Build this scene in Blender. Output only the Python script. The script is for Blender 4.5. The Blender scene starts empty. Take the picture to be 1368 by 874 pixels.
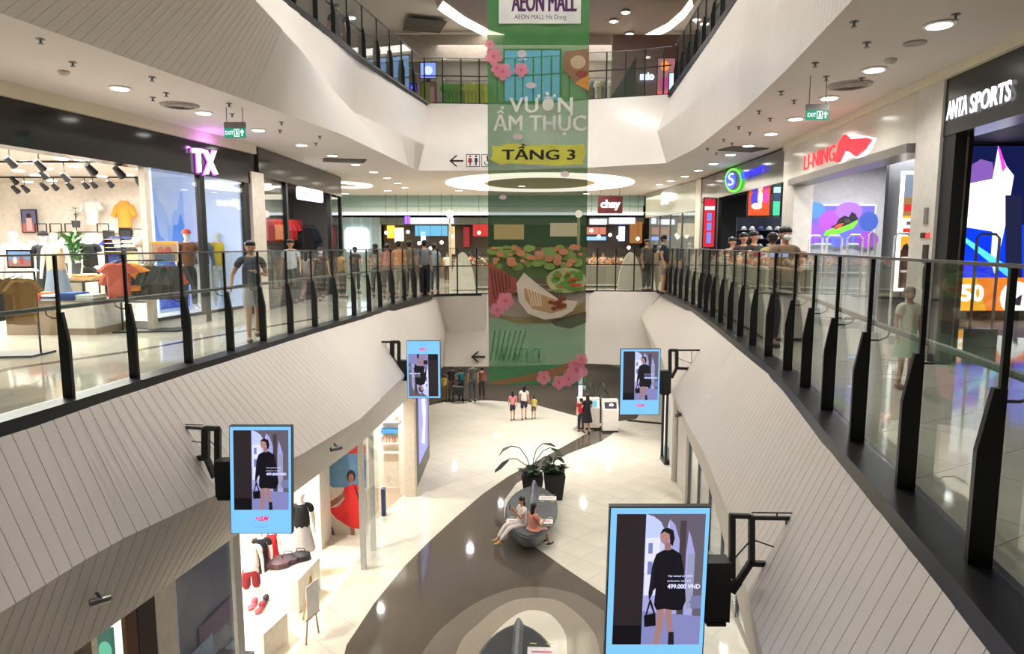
import bpy, math, random
from mathutils import Vector, Matrix
random.seed(7)
PI = math.pi
# ------------------------------------------------------------------ camera, world, exposure
F = 900.0; CX, CY = 684.0, 437.0; PITCH = math.atan(109.0 / F); EYE = 1.55
SC = bpy.context.scene; COL = SC.collection
cam = bpy.data.cameras.new('camera'); cam.sensor_width = 36; cam.lens = F / 1368 * 36
camo = bpy.data.objects.new('camera', cam); COL.objects.link(camo)
camo.location = (0, 0, EYE); camo.rotation_euler = (PI / 2 - PITCH, 0, 0); cam.clip_end = 300
SC.camera = camo
SC.view_settings.view_transform = 'Standard'; SC.view_settings.look = 'None'
SC.view_settings.gamma = 1; SC.view_settings.use_curve_mapping = False
SC.view_settings.exposure = 0.50
wd = bpy.data.worlds.new('world'); SC.world = wd; wd.use_nodes = True
wd.node_tree.nodes['Background'].inputs[0].default_value = (1, 0.95, 0.88, 1)
wd.node_tree.nodes['Background'].inputs[1].default_value = 0.30
G0 = -6.2; C0 = -2.4; F1 = 0.0; C1 = 3.8; F2 = 6.2; C2 = 10.0      # storey heights

def area_light(name, loc, sx, sy, power, color=(1, .95, .88), rot=(0, 0, 0)):
    l = bpy.data.lights.new(name, 'AREA'); l.shape = 'RECTANGLE'; l.size = sx; l.size_y = sy
    l.energy = power; l.color = color
    o = bpy.data.objects.new(name, l); o.location = loc; o.rotation_euler = rot; COL.objects.link(o); return o
area_light('food_court_fill', (0, 29, 3.6), 14, 3, 230, (1, .88, .7))  # added area fill brightening the food court, not a fitting
area_light('upper_gallery_fill', (1, 29, 9.6), 8, 3, 200)  # added area fill for the upper gallery, no fitting behind it
area_light('left_fashion_shop_fill', (-10.5, 14, 3.35), 5, 10, 1250, (1, .965, .91))  # added fill that lights the shop; its modelled spots only glow
area_light('right_shoe_shop_fill', (7.6, 13.0, 3.2), 1.5, 1.5, 150, (1, .97, .95))  # added fill brightening the pale sports shop
area_light('ground_right_shop_fill', (8, 16, -2.7), 3, 6, 160, (1, .97, .93))  # added fill for the ground floor shop on the right, no fitting

# ------------------------------------------------------------------ picture <-> world
_c, _s = math.cos(PITCH), math.sin(PITCH)
def ray(px, py):
    u, v = px - CX, py - CY
    return Vector((u, F * _c - v * _s, -F * _s - v * _c))
def W(px, py, z):
    d = ray(px, py); t = (z - EYE) / d.z; return Vector((d.x * t, d.y * t, z))
def WY(px, py, Y):
    d = ray(px, py); t = Y / d.y; return Vector((d.x * t, Y, EYE + d.z * t))
def WL(px, py, a, b):        # on the vertical plane through plan points a, b
    d = ray(px, py); n = Vector((b[1] - a[1], a[0] - b[0], 0)); t = (n.x * a[0] + n.y * a[1]) / (n.x * d.x + n.y * d.y)
    return Vector((d.x * t, d.y * t, EYE + d.z * t))
def li(pts):                  # X as a function of Y
    pts = sorted(pts)
    def f(y):
        k = 0
        while k < len(pts) - 2 and y > pts[k + 1][0]: k += 1
        (a, b), (c, d) = pts[k], pts[k + 1]
        return b + (d - b) * (y - a) / (c - a)
    return f

# ------------------------------------------------------------------ materials
MT = {}
def mat(key, col, rough=.5, metal=0, emit=None, es=0, noise=.0, nscale=8, alpha=1, bump=0, spec=.5, translucent=0):
    if key in MT: return MT[key]
    m = bpy.data.materials.new(key); m.use_nodes = True; nt = m.node_tree; b = nt.nodes['Principled BSDF']
    c = (*col, 1); b.inputs['Base Color'].default_value = c
    b.inputs['Roughness'].default_value = rough; b.inputs['Metallic'].default_value = metal
    b.inputs['Alpha'].default_value = alpha; b.inputs['Specular IOR Level'].default_value = spec
    if emit: b.inputs['Emission Color'].default_value = (*emit, 1); b.inputs['Emission Strength'].default_value = es
    if noise:
        tc = nt.nodes.new('ShaderNodeTexCoord'); n = nt.nodes.new('ShaderNodeTexNoise'); n.inputs['Scale'].default_value = nscale
        n.inputs['Detail'].default_value = 4
        r = nt.nodes.new('ShaderNodeValToRGB'); e = r.color_ramp.elements
        e[0].position = .35; e[1].position = .68
        e[0].color = (*[x * (1 - noise) for x in col], 1); e[1].color = (*[min(1, x * (1 + noise)) for x in col], 1)
        nt.links.new(tc.outputs['Object'], n.inputs['Vector']); nt.links.new(n.outputs['Fac'], r.inputs['Fac'])
        nt.links.new(r.outputs['Color'], b.inputs['Base Color'])
        if bump:
            bp = nt.nodes.new('ShaderNodeBump'); bp.inputs['Strength'].default_value = bump; bp.inputs['Distance'].default_value = .01
            nt.links.new(n.outputs['Fac'], bp.inputs['Height']); nt.links.new(bp.outputs['Normal'], b.inputs['Normal'])
    MT[key] = m; return m
def glass(key, tint=(1, 1, 1), refl=1.0, haze=0.0):
    if key in MT: return MT[key]
    m = bpy.data.materials.new(key); m.use_nodes = True; nt = m.node_tree
    for n in list(nt.nodes): nt.nodes.remove(n)
    out = nt.nodes.new('ShaderNodeOutputMaterial'); tr = nt.nodes.new('ShaderNodeBsdfTransparent'); tr.inputs[0].default_value = (*tint, 1)
    gl = nt.nodes.new('ShaderNodeBsdfGlossy'); gl.inputs['Roughness'].default_value = .01
    fr = nt.nodes.new('ShaderNodeFresnel'); fr.inputs[0].default_value = 1.5
    mu = nt.nodes.new('ShaderNodeMath'); mu.operation = 'MULTIPLY'; mu.inputs[1].default_value = refl
    mx = nt.nodes.new('ShaderNodeMixShader'); df = nt.nodes.new('ShaderNodeBsdfDiffuse'); m2 = nt.nodes.new('ShaderNodeMixShader')
    m2.inputs[0].default_value = haze
    L = nt.links.new
    ge = nt.nodes.new('ShaderNodeNewGeometry'); io = nt.nodes.new('ShaderNodeMath'); io.operation = 'MULTIPLY_ADD'; io.inputs[1].default_value = 1 / 1.5 - 1.5; io.inputs[2].default_value = 1.5
    L(ge.outputs['Backfacing'], io.inputs[0]); L(io.outputs[0], fr.inputs[0])     # same pane reflectance from either side
    L(fr.outputs[0], mu.inputs[0]); L(mu.outputs[0], mx.inputs[0]); L(tr.outputs[0], m2.inputs[1]); L(df.outputs[0], m2.inputs[2])
    L(m2.outputs[0], mx.inputs[1]); L(gl.outputs[0], mx.inputs[2]); L(mx.outputs[0], out.inputs[0])
    MT[key] = m; return m
def col(r, g, b):             # sRGB 0-255 -> linear
    return tuple(((x / 255) / 12.92 if x < 11 else (((x / 255) + .055) / 1.055) ** 2.4) for x in (r, g, b))
def flat(r, g, b, rough=.6, **k): return mat('paint_%d_%d_%d' % (r, g, b), col(r, g, b), rough, noise=k.pop('noise', .06), **k)
def cloth(r, g, b): return mat('cloth_%d_%d_%d' % (r, g, b), col(r, g, b), .85, noise=.07, nscale=22, bump=.25)
def glow(r, g, b, s=1.0): return mat('glow_%d_%d_%d_%d' % (r, g, b, int(s * 100)), (0, 0, 0), .6, emit=col(r, g, b), es=s)
white_panel = mat('white_fascia_paint', col(212, 205, 198), .38, noise=.02, nscale=2)
joint_dark = mat('panel_joint', col(146, 139, 132), .7, noise=.05)
ceil_m = mat('ceiling_paint', col(214, 206, 200), .7, noise=.015, nscale=1)
warmceil = mat('food_court_ceiling_paint', col(222, 196, 165), .7, noise=.02, nscale=1)
black_metal = mat('black_metal', (.008, .008, .009), .38, noise=.1)
black_gloss = mat('black_gloss_panel', (.006, .006, .006), .12, noise=.1)
grey_metal = mat('grey_metal', (.20, .20, .20), .35, .9, noise=.05)
chrome = mat('brushed_steel', (.55, .54, .52), .25, 1, noise=.04)
cream = mat('cream_panel', col(226, 218, 196), .35, noise=.02)
GL = glass('rail_glass', (.93, .96, .94), 1.1, .02)
SHOPGL = glass('shop_glass', (.93, .96, .97), 1.3, .0)
floor_m = mat('polished_cream_tile', col(210, 204, 189), .07, noise=.04, nscale=1.5)
grout = mat('tile_grout', col(150, 142, 126), .5, noise=.05)
dark_floor = mat('polished_dark_granite', col(84, 78, 70), .06, noise=.10, nscale=30)
mid_floor = mat('polished_brown_granite', col(116, 108, 97), .08, noise=.08, nscale=30)
mid_floor2 = mat('polished_taupe_granite', col(152, 142, 127), .08, noise=.08, nscale=30)
leaf_m = mat('leaf', (.012, .035, .012), .35, noise=.4, nscale=6)
skin_m = mat('skin', col(196, 148, 118), .5, noise=.05)
hair_m = mat('black_hair', (.008, .007, .006), .35, noise=.3, nscale=40)
manq = mat('mannequin_white', col(235, 228, 220), .35, noise=.02)
wood = mat('light_wood', col(184, 148, 104), .5, noise=.2, nscale=5)

# ------------------------------------------------------------------ mesh builder
class MB:
    def __init__(s): s.v = []; s.f = []; s.m = []; s.mats = []
    def mi(s, m):
        if m is None: return 0
        if m not in s.mats: s.mats.append(m)
        return s.mats.index(m)
    def add(s, vs, fs, m=None):
        o = len(s.v); s.v += [Vector(v) for v in vs]; k = s.mi(m)
        for f in fs: s.f.append([i + o for i in f]); s.m.append(k)
        return s
    def box(s, x0, x1, y0, y1, z0, z1, m=None):
        return s.hexa([(x0, y0), (x1, y0), (x1, y1), (x0, y1)], z0, z1, m)
    def hexa(s, p, z0, z1, m=None):     # prism over plan polygon
        n = len(p); vs = [(a[0], a[1], z0) for a in p] + [(a[0], a[1], z1) for a in p]
        return s.add(vs, [list(range(n))[::-1], list(range(n, 2 * n))] + [[i, (i + 1) % n, n + (i + 1) % n, n + i] for i in range(n)], m)
    def bar(s, a, b, w, h, m=None, up=Vector((0, 0, 1))):    # box from a to b
        a = Vector(a); b = Vector(b); d = (b - a).normalized()
        if abs(d.dot(up)) > .98: up = Vector((0, 1, 0))
        x = d.cross(up).normalized() * w / 2; y = x.cross(d).normalized() * h / 2
        vs = [a - x - y, a + x - y, a + x + y, a - x + y, b - x - y, b + x - y, b + x + y, b - x + y]
        return s.add(vs, [[3, 2, 1, 0], [4, 5, 6, 7], [0, 1, 5, 4], [1, 2, 6, 5], [2, 3, 7, 6], [3, 0, 4, 7]], m)
    def tube(s, path, r, n=8, m=None, cap=True):
        path = [Vector(p) for p in path]; rs = r if isinstance(r, (list, tuple)) else [r] * len(path); o = len(s.v); k = s.mi(m)
        up = Vector((0, 0, 1))
        for i, p in enumerate(path):
            d = (path[min(i + 1, len(path) - 1)] - path[max(i - 1, 0)]).normalized()
            u = up if abs(d.dot(up)) < .95 else Vector((0, 1, 0))
            x = d.cross(u).normalized(); y = x.cross(d).normalized()
            for j in range(n): t = 2 * PI * j / n; s.v.append(p + x * math.cos(t) * rs[i] + y * math.sin(t) * rs[i])
        for i in range(len(path) - 1):
            for j in range(n): s.f.append([o + i * n + j, o + i * n + (j + 1) % n, o + (i + 1) * n + (j + 1) % n, o + (i + 1) * n + j]); s.m.append(k)
        if cap:
            s.f.append([o + j for j in range(n)][::-1]); s.m.append(k); q = o + (len(path) - 1) * n; s.f.append([q + j for j in range(n)]); s.m.append(k)
        return s
    def lathe(s, prof, c=(0, 0, 0), n=16, m=None, sx=1, sy=1, wav=0, wn=8):
        o = len(s.v); k = s.mi(m)
        for r, z in prof:
            for j in range(n):
                t = 2 * PI * j / n; q = r * (1 + wav * math.sin(wn * t)) if wav else r
                s.v.append(Vector((c[0] + q * sx * math.cos(t), c[1] + q * sy * math.sin(t), c[2] + z)))
        for i in range(len(prof) - 1):
            for j in range(n): s.f.append([o + i * n + j, o + i * n + (j + 1) % n, o + (i + 1) * n + (j + 1) % n, o + (i + 1) * n + j]); s.m.append(k)
        s.f.append([o + j for j in range(n)][::-1]); s.m.append(k); q = o + (len(prof) - 1) * n; s.f.append([q + j for j in range(n)]); s.m.append(k)
        return s
    def ball(s, c, rx, ry, rz, n=10, m=None):
        pr = [(math.sin(PI * (i + .35) / (n // 2 + .7)), -math.cos(PI * (i + .35) / (n // 2 + .7)) * rz) for i in range(n // 2 + 1)]
        return s.lathe([(r, z) for r, z in pr], c, n, m, rx, ry)
    def grid(s, rows, m=None):       # rows of equal point counts
        o = len(s.v); n = len(rows[0]); k = s.mi(m)
        for r in rows: s.v += [Vector(p) for p in r]
        for i in range(len(rows) - 1):
            for j in range(n - 1): s.f.append([o + i * n + j, o + i * n + j + 1, o + (i + 1) * n + j + 1, o + (i + 1) * n + j]); s.m.append(k)
        return s
    def slab(s, pts, off, m=None):   # polygon (world points) thickened by vector off
        n = len(pts); pts = [Vector(p) for p in pts]; off = Vector(off)
        return s.add(pts + [p + off for p in pts], [list(range(n))[::-1], list(range(n, 2 * n))] + [[i, (i + 1) % n, n + (i + 1) % n, n + i] for i in range(n)], m)
    def mesh(s, name, default, off=Vector((0, 0, 0)), smooth=False):
        me = bpy.data.meshes.new(name); me.from_pydata([tuple(v - off) for v in s.v], [], s.f)
        ms = s.mats if s.mats else [default]
        for m in ms: me.materials.append(m)
        if len(s.mats) > 1: me.polygons.foreach_set('material_index', s.m)
        if smooth: me.polygons.foreach_set('use_smooth', [True] * len(me.polygons))
        me.update()
        if smooth: me.set_sharp_from_angle(angle=math.radians(smooth if smooth is not True else 35))
        return me
def link(name, me, parent=None):
    o = bpy.data.objects.new(name, me); COL.objects.link(o)
    if parent: o.parent = parent
    return o
def tag(o, label, cat, group=None):
    o['label'] = label; o['category'] = cat
    if group: o['group'] = group
    return o
def thing(name, label, cat, loc=(0, 0, 0), rz=0, group=None, scale=1):
    o = bpy.data.objects.new(name, None); o.empty_display_size = .1; COL.objects.link(o); o.location = loc; o.rotation_euler = (0, 0, rz)
    o.scale = (scale,) * 3
    return tag(o, label, cat, group)
def wloc(o):
    v = Vector(o.location)
    while o.parent: o = o.parent; v += Vector(o.location)
    return v
def part(name, mb, m, parent, smooth=False, label=None):     # mb in world coordinates; parent not rotated
    o = link(name, mb.mesh(name, m, wloc(parent), smooth), parent)
    if label: o['label'] = label
    return o
def lpart(name, mb, m, parent, smooth=False, label=None):    # mb in the parent's own coordinates
    o = link(name, mb.mesh(name, m, smooth=smooth), parent)
    if label: o['label'] = label
    return o
def single(name, mb, m, label, cat, loc, group=None, smooth=False):
    o = link(name, mb.mesh(name, m, Vector(loc), smooth)); o.location = loc; return tag(o, label, cat, group)
def struct(name, mb, m, smooth=False):
    o = link(name, mb.mesh(name, m, smooth=smooth)); o['kind'] = 'structure'; return o
ORD = ['nearest', 'second', 'third', 'fourth', 'fifth', 'sixth', 'seventh', 'eighth', 'ninth', 'tenth', 'eleventh', 'twelfth', 'thirteenth', 'fourteenth', 'fifteenth', 'sixteenth', 'seventeenth', 'eighteenth', 'nineteenth', 'twentieth']
_font_cache = {}
def textmesh(s, bold=.012):
    k = (s, bold)
    if k not in _font_cache:
        c = bpy.data.curves.new('lettering', 'FONT'); c.body = s; c.offset = bold; c.resolution_u = 3
        o = bpy.data.objects.new('lettering', c); COL.objects.link(o); bpy.context.view_layer.update()
        me = bpy.data.meshes.new_from_object(o.evaluated_get(bpy.context.evaluated_depsgraph_get()))
        bpy.data.objects.remove(o); vs = [v.co.copy() for v in me.vertices]; fs = [list(p.vertices) for p in me.polygons]
        bpy.data.meshes.remove(me); bpy.data.curves.remove(c)
        x0 = min(v.x for v in vs); x1 = max(v.x for v in vs); y0 = min(v.y for v in vs); y1 = max(v.y for v in vs)
        _font_cache[k] = ([((v.x - x0) / (x1 - x0), (v.y - y0) / (y1 - y0)) for v in vs], fs)
    return _font_cache[k]
def text_on(mb, s, o, xv, yv, depth=0, m=None, bold=.012):   # o = lower left, xv, yv = width and height vectors; depth vector
    vs, fs = textmesh(s, bold); o = Vector(o); xv = Vector(xv); yv = Vector(yv)
    P = [o + xv * a + yv * b for a, b in vs]
    if depth:
        D = xv.cross(yv).normalized() * depth; n = len(P); ed = {}
        for f in fs:
            for i in range(len(f)):
                e = (f[i], f[(i + 1) % len(f)]); ed[e] = ed.get(e, 0) + 1
        side = [[b, a, a + n, b + n][::-1] for (a, b) in ed if (b, a) not in ed]
        mb.add(P + [p + D for p in P], [f[::-1] for f in fs] + [[i + n for i in f] for f in fs] + side, m)
    else: mb.add(P, fs, m)
    return mb

# ------------------------------------------------------------------ the atrium outline
def YX(px, z): return [(W(a, b, z).y, W(a, b, z).x) for a, b in px]
LT = li(YX([(15, 567), (101, 541), (192, 512), (261, 492), (317, 475), (402, 448), (497, 420), (529, 408), (555, 399)], F1))
LC = li(YX([(15, 810), (107, 752), (164, 720), (287, 662), (400, 609), (481, 560), (530, 513)], -1.3))
LB = li(YX([(115, 861), (206, 796), (300, 727), (400, 653), (481, 593), (550, 528)], C0))
RT = li(YX([(1344, 862), (1293, 800), (1241, 740), (1177, 663), (1118, 599), (1080, 551), (1038, 501), (1000, 472), (960, 440), (910, 402)], F1))
RC = li(YX([(1016, 862), (994, 775), (973, 686), (941, 606), (919, 567), (896, 520), (884, 480)], -1.3))
RB = li(YX([(985, 800), (966, 718), (948, 650), (925, 600), (905, 545), (893, 515)], C0))
ULT = li(YX([(400, 14), (442, 45), (487, 82), (513, 104), (546, 132)], F2))
ULC = li(YX([(353, 13), (403, 67), (442, 118), (487, 166), (513, 184)], 4.9))
ULB = li(YX([(13, 22), (151, 71), (249, 106), (370, 148), (460, 181), (500, 200), (530, 215)], C1))
URT = li(YX([(971, 15), (952, 44), (928, 80), (905, 112)], F2))
URB = li(YX([(1100, 41), (1048, 96), (993, 148), (930, 198), (905, 211)], C1))
URC = lambda y: URB(y) + .12 - .012 * (y - 6) if y < 18 else URB(y)

PW = .15
def fascia(name, T, C, B, zs, y0, yp, y1, side, corner):
    """Slanting gallery edge: separate planks as far as they can be told apart, smooth panels beyond, to the far corner."""
    zt, zc, zb = zs
    mb = MB(); rows = []
    y = yp
    while y < y1 - .01: rows.append([(T(y), y, zt), (C(y), y, zc), (B(y), y, zb)]); y += .5
    rows.append([(T(y1), y1, zt), (C(y1), y1, zc), (B(y1), y1, zb)]); rows += corner
    k0 = len(rows) - len(corner); R = [[Vector(p) for p in r] for r in rows]; out = R[:k0]      # ease into the corner
    for i in range(k0, len(R)):
        for j in range(1, 6):
            t = j / 5; q = []
            for c in range(3):
                p0, p1, p2, p3 = R[i - 2][c], R[i - 1][c], R[i][c], R[min(i + 1, len(R) - 1)][c]
                q.append(.5 * ((2 * p1) + (p2 - p0) * t + (2 * p0 - 5 * p1 + 4 * p2 - p3) * t * t + (3 * p1 - p0 - 3 * p2 + p3) * t ** 3))
            out.append(q)
    rows = out
    # rounded crease
    R2 = []
    for r in rows:
        a, b, c = [Vector(p) for p in r]; e = .05
        R2.append([a, a.lerp(b, .5), b.lerp(a, e), b.lerp(a, e * .35) * .5 + b.lerp(c, e * .35) * .5, b.lerp(c, e), b.lerp(c, .5), c])
    mb.grid(R2)
    base = struct(name, mb, white_panel, 14)
    # backing behind the planks
    bk = MB(); n = int((yp - y0) / PW); D = .015 * side
    bk.grid([[(T(y0 + k * PW) + D, y0 + k * PW, zt), (C(y0 + k * PW) + D * 1.5, y0 + k * PW, zc + .012), (B(y0 + k * PW) + D, y0 + k * PW, zb + .01)] for k in range(n + 2)])
    lpart('backing_board', bk, joint_dark, base)
    for k in range(n + 1):
        a, b = y0 + k * PW + .003, y0 + (k + 1) * PW - .003
        if b > yp: b = yp
        if b - a < .03: continue
        for nm, P, Q, z0, z1 in (('plank', T, C, zt, zc), ('soffit_plank', C, B, zc, zb)):
            pl = MB(); q = [Vector((P(a), a, z0)), Vector((P(b), b, z0)), Vector((Q(b), b, z1)), Vector((Q(a), a, z1))]
            pl.slab(q, (.010 * side, 0, .004)); lpart(nm, pl, white_panel, base)
    return base
cornL = [[W(584, 394, 0), W(596, 444, -1.3), W(592, 490, C0)]]
fasL = fascia('wall_left', LT, LC, LB, (0, -1.3, C0), .3, 12.3, 17.0, -1, [[W(572, 396, 0), W(575, 470, -1.3), W(574, 505, C0)]] + cornL)
fasR = fascia('wall_right', RT, RC, RB, (0, -1.3, C0), .3, 10.8, 17.0, 1, [[W(892, 391.5, 0), W(862, 435, -1.0), W(886, 503, C0)], [W(883, 390, 0), W(855, 423, -.8), W(880, 490, C0)]])
UCL = [W(570, 138, F2), WY(567, 193, 20.6), W(558, 228, C1)]; UCR = [W(897, 126, F2), WY(878, 176, 19.6), W(890, 218, C1)]
fu = fascia('wall_left_upper', ULT, ULC, ULB, (F2, 4.9, C1), 3.6, 11.0, 17.6, -1, [UCL])
fascia('wall_right_upper', URT, URC, URB, (F2, 4.9, C1), 3.6, 10.0, 16.5, 1, [UCR])
mb = MB()
def farcols(tops, m0, m1, bots):
    mids = [m0] + [t.lerp(b, .5) for t, b in zip(tops[1:-1], bots[1:-1])] + [m1]
    mb.grid([[t, t.lerp(m, .5), m, m.lerp(b, .5), b] for t, m, b in zip(tops, mids, bots)])
farcols([W(584, 394, 0), W(650, 393, 0), W(720, 390, 0), W(787, 389, 0), W(883, 390, 0)], W(596, 444, -1.3), W(855, 423, -.8),
        [W(592, 490, C0), W(650, 490, C0), W(720, 488, C0), W(787, 486, C0), W(880, 490, C0)])
struct('wall_far', mb, white_panel, 20)
mb = MB()
farcols([UCL[0], W(650, 139, F2), W(720, 137, F2), W(787, 133, F2), UCR[0]], UCL[1], UCR[1],
        [UCL[2], W(650, 228, C1), W(720, 226, C1), W(787, 224, C1), UCR[2]])
struct('wall_far_upper', mb, white_panel, 20)

# ------------------------------------------------------------------ floors and ceilings
def sheet(name, polys, z, m):
    b = MB()
    for p in polys: b.add([(q[0], q[1], z) for q in p], [list(range(len(p)))])
    return struct(name, b, m)
def gallery(fl, fr, yc, z, far, wide=22, y0=.3):
    """strips left, right and beyond the opening"""
    ys = [y0 + (yc - y0) * k / 24 for k in range(25)]; P = []
    for a, b in zip(ys, ys[1:]):
        P.append([(-wide, a), (fl(a), a), (fl(b), b), (-wide, b)]); P.append([(fr(a), a), (wide, a), (wide, b), (fr(b), b)])
    P.append([(-wide, yc), (fl(yc), yc)] + [(q[0], q[1]) for q in far] + [(fr(yc), yc), (wide, yc), (wide, 46), (-wide, 46)])
    P.append([(-wide, -6), (wide, -6), (wide, y0), (-wide, y0)])
    return P
farT = [W(584, 394, 0), W(650, 393, 0), W(787, 389, 0), W(883, 390, 0)]
farB = [W(592, 490, C0), W(650, 490, C0), W(787, 486, C0), W(880, 490, C0)]
farUT = [W(575, 138, F2), W(650, 139, F2), W(787, 133, F2), W(897, 126, F2)]
farUB = [W(558, 228, C1), W(650, 228, C1), W(787, 224, C1), W(890, 218, C1)]
floor1 = sheet('floor', gallery(LT, RT, 17, 0, farT), -.006, grout)
sheet('ceiling_ground', gallery(LB, RB, 17, 0, farB), C0, ceil_m)
sheet('ceiling', gallery(ULB, URB, 16.5, 0, farUB), C1, ceil_m)
sheet('floor_upper', gallery(ULT, URT, 16.5, 0, farUT), F2 - .01, floor_m)
floorG = sheet('floor_ground', [[(-22, -6), (22, -6), (22, 60), (-22, 60)]], G0 - .006, grout)
sheet('ceiling_upper', [[(-22, -6), (22, -6), (22, 46), (-22, 46)]], C2 + .15, ceil_m)
mb = MB(); mb.box(-22, 22, -6.2, -6, G0, C2 + .2); struct('wall_back', mb, cream)
mb = MB(); mb.box(-22.2, -22, -6, 60, G0, C2 + .2); struct('wall_outer_left', mb, cream)
mb = MB(); mb.box(22, 22.2, -6, 60, G0, C2 + .2); struct('wall_outer_right', mb, cream)
mb = MB(); mb.box(-22, 22, 46, 46.2, G0, C2 + .2); struct('wall_outer_far', mb, cream)

def clip(poly, n, d):      # keep n.p <= d
    out = []
    for i in range(len(poly)):
        a, b = poly[i], poly[(i + 1) % len(poly)]; da = n[0] * a[0] + n[1] * a[1] - d; db = n[0] * b[0] + n[1] * b[1] - d
        if da <= 0: out.append(a)
        if da * db < 0: t = da / (da - db); out.append((a[0] + (b[0] - a[0]) * t, a[1] + (b[1] - a[1]) * t))
    return out
def tiles(parent, z, size, ang, keep, cuts, xr, yr, m):
    ca, sa = math.cos(ang), math.sin(ang); N = 45; g = .003; full = None; cnt = 0; rest = MB(); cand = []
    for i in range(-N, N):
        for j in range(-N, N):
            cx, cy = (i + .5) * size, (j + .5) * size; x, y = cx * ca - cy * sa, cx * sa + cy * ca + 12
            if xr[0] < x < xr[1] and yr[0] < y < yr[1] and keep(x, y): cand.append((y, x, i, j))
    cand.sort()
    h = size / 2 - g
    for y, x, i, j in cand:
        sq = [(x + (a * ca - b * sa) * h, y + (a * sa + b * ca) * h) for a, b in ((-1, -1), (1, -1), (1, 1), (-1, 1))]
        cl = sq
        for cut in cuts:
            n, d = cut(x, y); cl = clip(cl, n, d)
            if len(cl) < 3: break
        if len(cl) < 3: continue
        if cnt < 290:
            cnt += 1
            if cl == sq:
                if full is None: b = MB(); b.hexa([((a * ca - c * sa) * h, (a * sa + c * ca) * h) for a, c in ((-1, -1), (1, -1), (1, 1), (-1, 1))], -.008, 0); full = b.mesh('tile', m)
                o = link('tile', full, parent); o.location = (x, y, z)
            else:
                b = MB(); b.hexa(cl, z - .008, z); lpart('tile', b, m, parent)
        else: rest.hexa(cl, z - .008, z)
    if rest.v: o = lpart('distant_tiles', rest, m, parent); o['kind'] = 'stuff'
def cutL(x, y):
    y = max(.5, min(17, y)); s = (LT(y + .4) - LT(y - .4)) / .8; n = (1, -s); return n, LT(y) - s * y
def cutR(x, y):
    y = max(.5, min(17, y)); s = (RT(y + .4) - RT(y - .4)) / .8; n = (-1, s); return n, -(RT(y) - s * y)
tiles(floor1, 0, .8, math.radians(15), lambda x, y: True, [cutL], (-10.5, -2.3), (4.5, 17), floor_m)
tiles(floor1, 0, .8, math.radians(29), lambda x, y: True, [cutR], (1.2, 8.5), (1.0, 17), floor_m)
sheet('floor_far', [[(-22, 17), (LT(17), 17)] + [(q.x, q.y) for q in farT] + [(RT(17), 17), (22, 17), (22, 46), (-22, 46)], [(-22, -6), (22, -6), (22, .4), (-22, .4)]], -.0005, floor_m)
tiles(floorG, G0, .8, PI / 4, lambda x, y: True, [], (-6.5, 7.5), (8.5, 34), floor_m)
sheet('floor_ground_far', [[(-22, 34), (22, 34), (22, 60), (-22, 60)], [(-22, 0), (-5.7, 0), (-5.7, 34), (-22, 34)], [(6.7, 0), (22, 0), (22, 34), (6.7, 34)]], G0 - .001, floor_m)
def smooth_closed(pts, n=4):
    out = []; k = len(pts)
    for i in range(k):
        p0, p1, p2, p3 = pts[i - 1], pts[i], pts[(i + 1) % k], pts[(i + 2) % k]
        for j in range(n): t = j / n; out.append(.5 * ((2 * p1) + (p2 - p0) * t + (2 * p0 - 5 * p1 + 4 * p2 - p3) * t * t + (3 * p1 - p0 - 3 * p2 + p3) * t ** 3))
    return out
def inlay(name, px, z, m, lift, extra=()):
    pts = [W(a, b, G0) for a, b in px] + [Vector((e[0], e[1], G0)) for e in extra]
    if name != 'granite_inlay': pts = smooth_closed(pts)
    b = MB(); b.hexa([(p.x, p.y) for p in pts], z, z + lift); return lpart(name, b, m, floorG)
inlay('granite_inlay', [(463, 862), (500, 806), (540, 757), (575, 722), (610, 690), (645, 660), (680, 636), (725, 612), (770, 587), (808, 566), (826, 574), (803, 590), (760, 606), (720, 628), (690, 646), (674, 668), (673, 690), (685, 712), (724, 737), (752, 757), (812, 797), (880, 845)],
      G0 - .004, dark_floor, .0045, [(3.8, 11.0), (4.0, 9), (-2.9, 9)])
inlay('granite_inlay', [(560, 545), (594, 537), (651, 535), (682, 537), (719, 542), (770, 556), (800, 566), (850, 560), (868, 530), (858, 508), (838, 494), (812, 487), (800, 480), (560, 480)], G0 - .004, dark_floor, .0045)
W3 = lambda l: [W(a, b, G0) for a, b in l]
inlay('granite_ring', [(572, 861), (604, 828), (641, 803), (683, 787), (718, 784), (757, 790), (779, 799), (812, 821), (850, 861)], G0, mid_floor, .0015, [(2.6, 10.5), (1.9, 9), (-1.6, 9), (-2.0, 10.5)])
inlay('granite_ring', [(614, 861), (641, 832), (665, 812), (691, 801), (722, 799), (746, 803), (770, 819), (788, 838), (799, 861)], G0, mid_floor2, .003, [(1.6, 10.8), (1.0, 9.6), (-.6, 9.6), (-1.1, 10.8)])
inlay('cream_disc', [(652, 861), (669, 838), (691, 821), (709, 815.6), (731, 819), (746, 832), (755, 847), (757, 862)], G0, floor_m, .0045, [(.95, 11.2), (.4, 10.4), (-.2, 10.5), (-.5, 11.2)])
# dark stripe in the left walkway floor
b = MB(); p = [W(-60, 512, 0), W(14, 494, 0), W(180, 470, 0), W(311, 446, 0), W(430, 425, 0)]
for a, c in zip(p, p[1:]): b.hexa([(a.x, a.y), (c.x, c.y), (c.x - .12, c.y + .12), (a.x - .12, a.y + .12)], 0, .0015)
lpart('floor_stripe', b, flat(70, 66, 60, .1), floor1)

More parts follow.
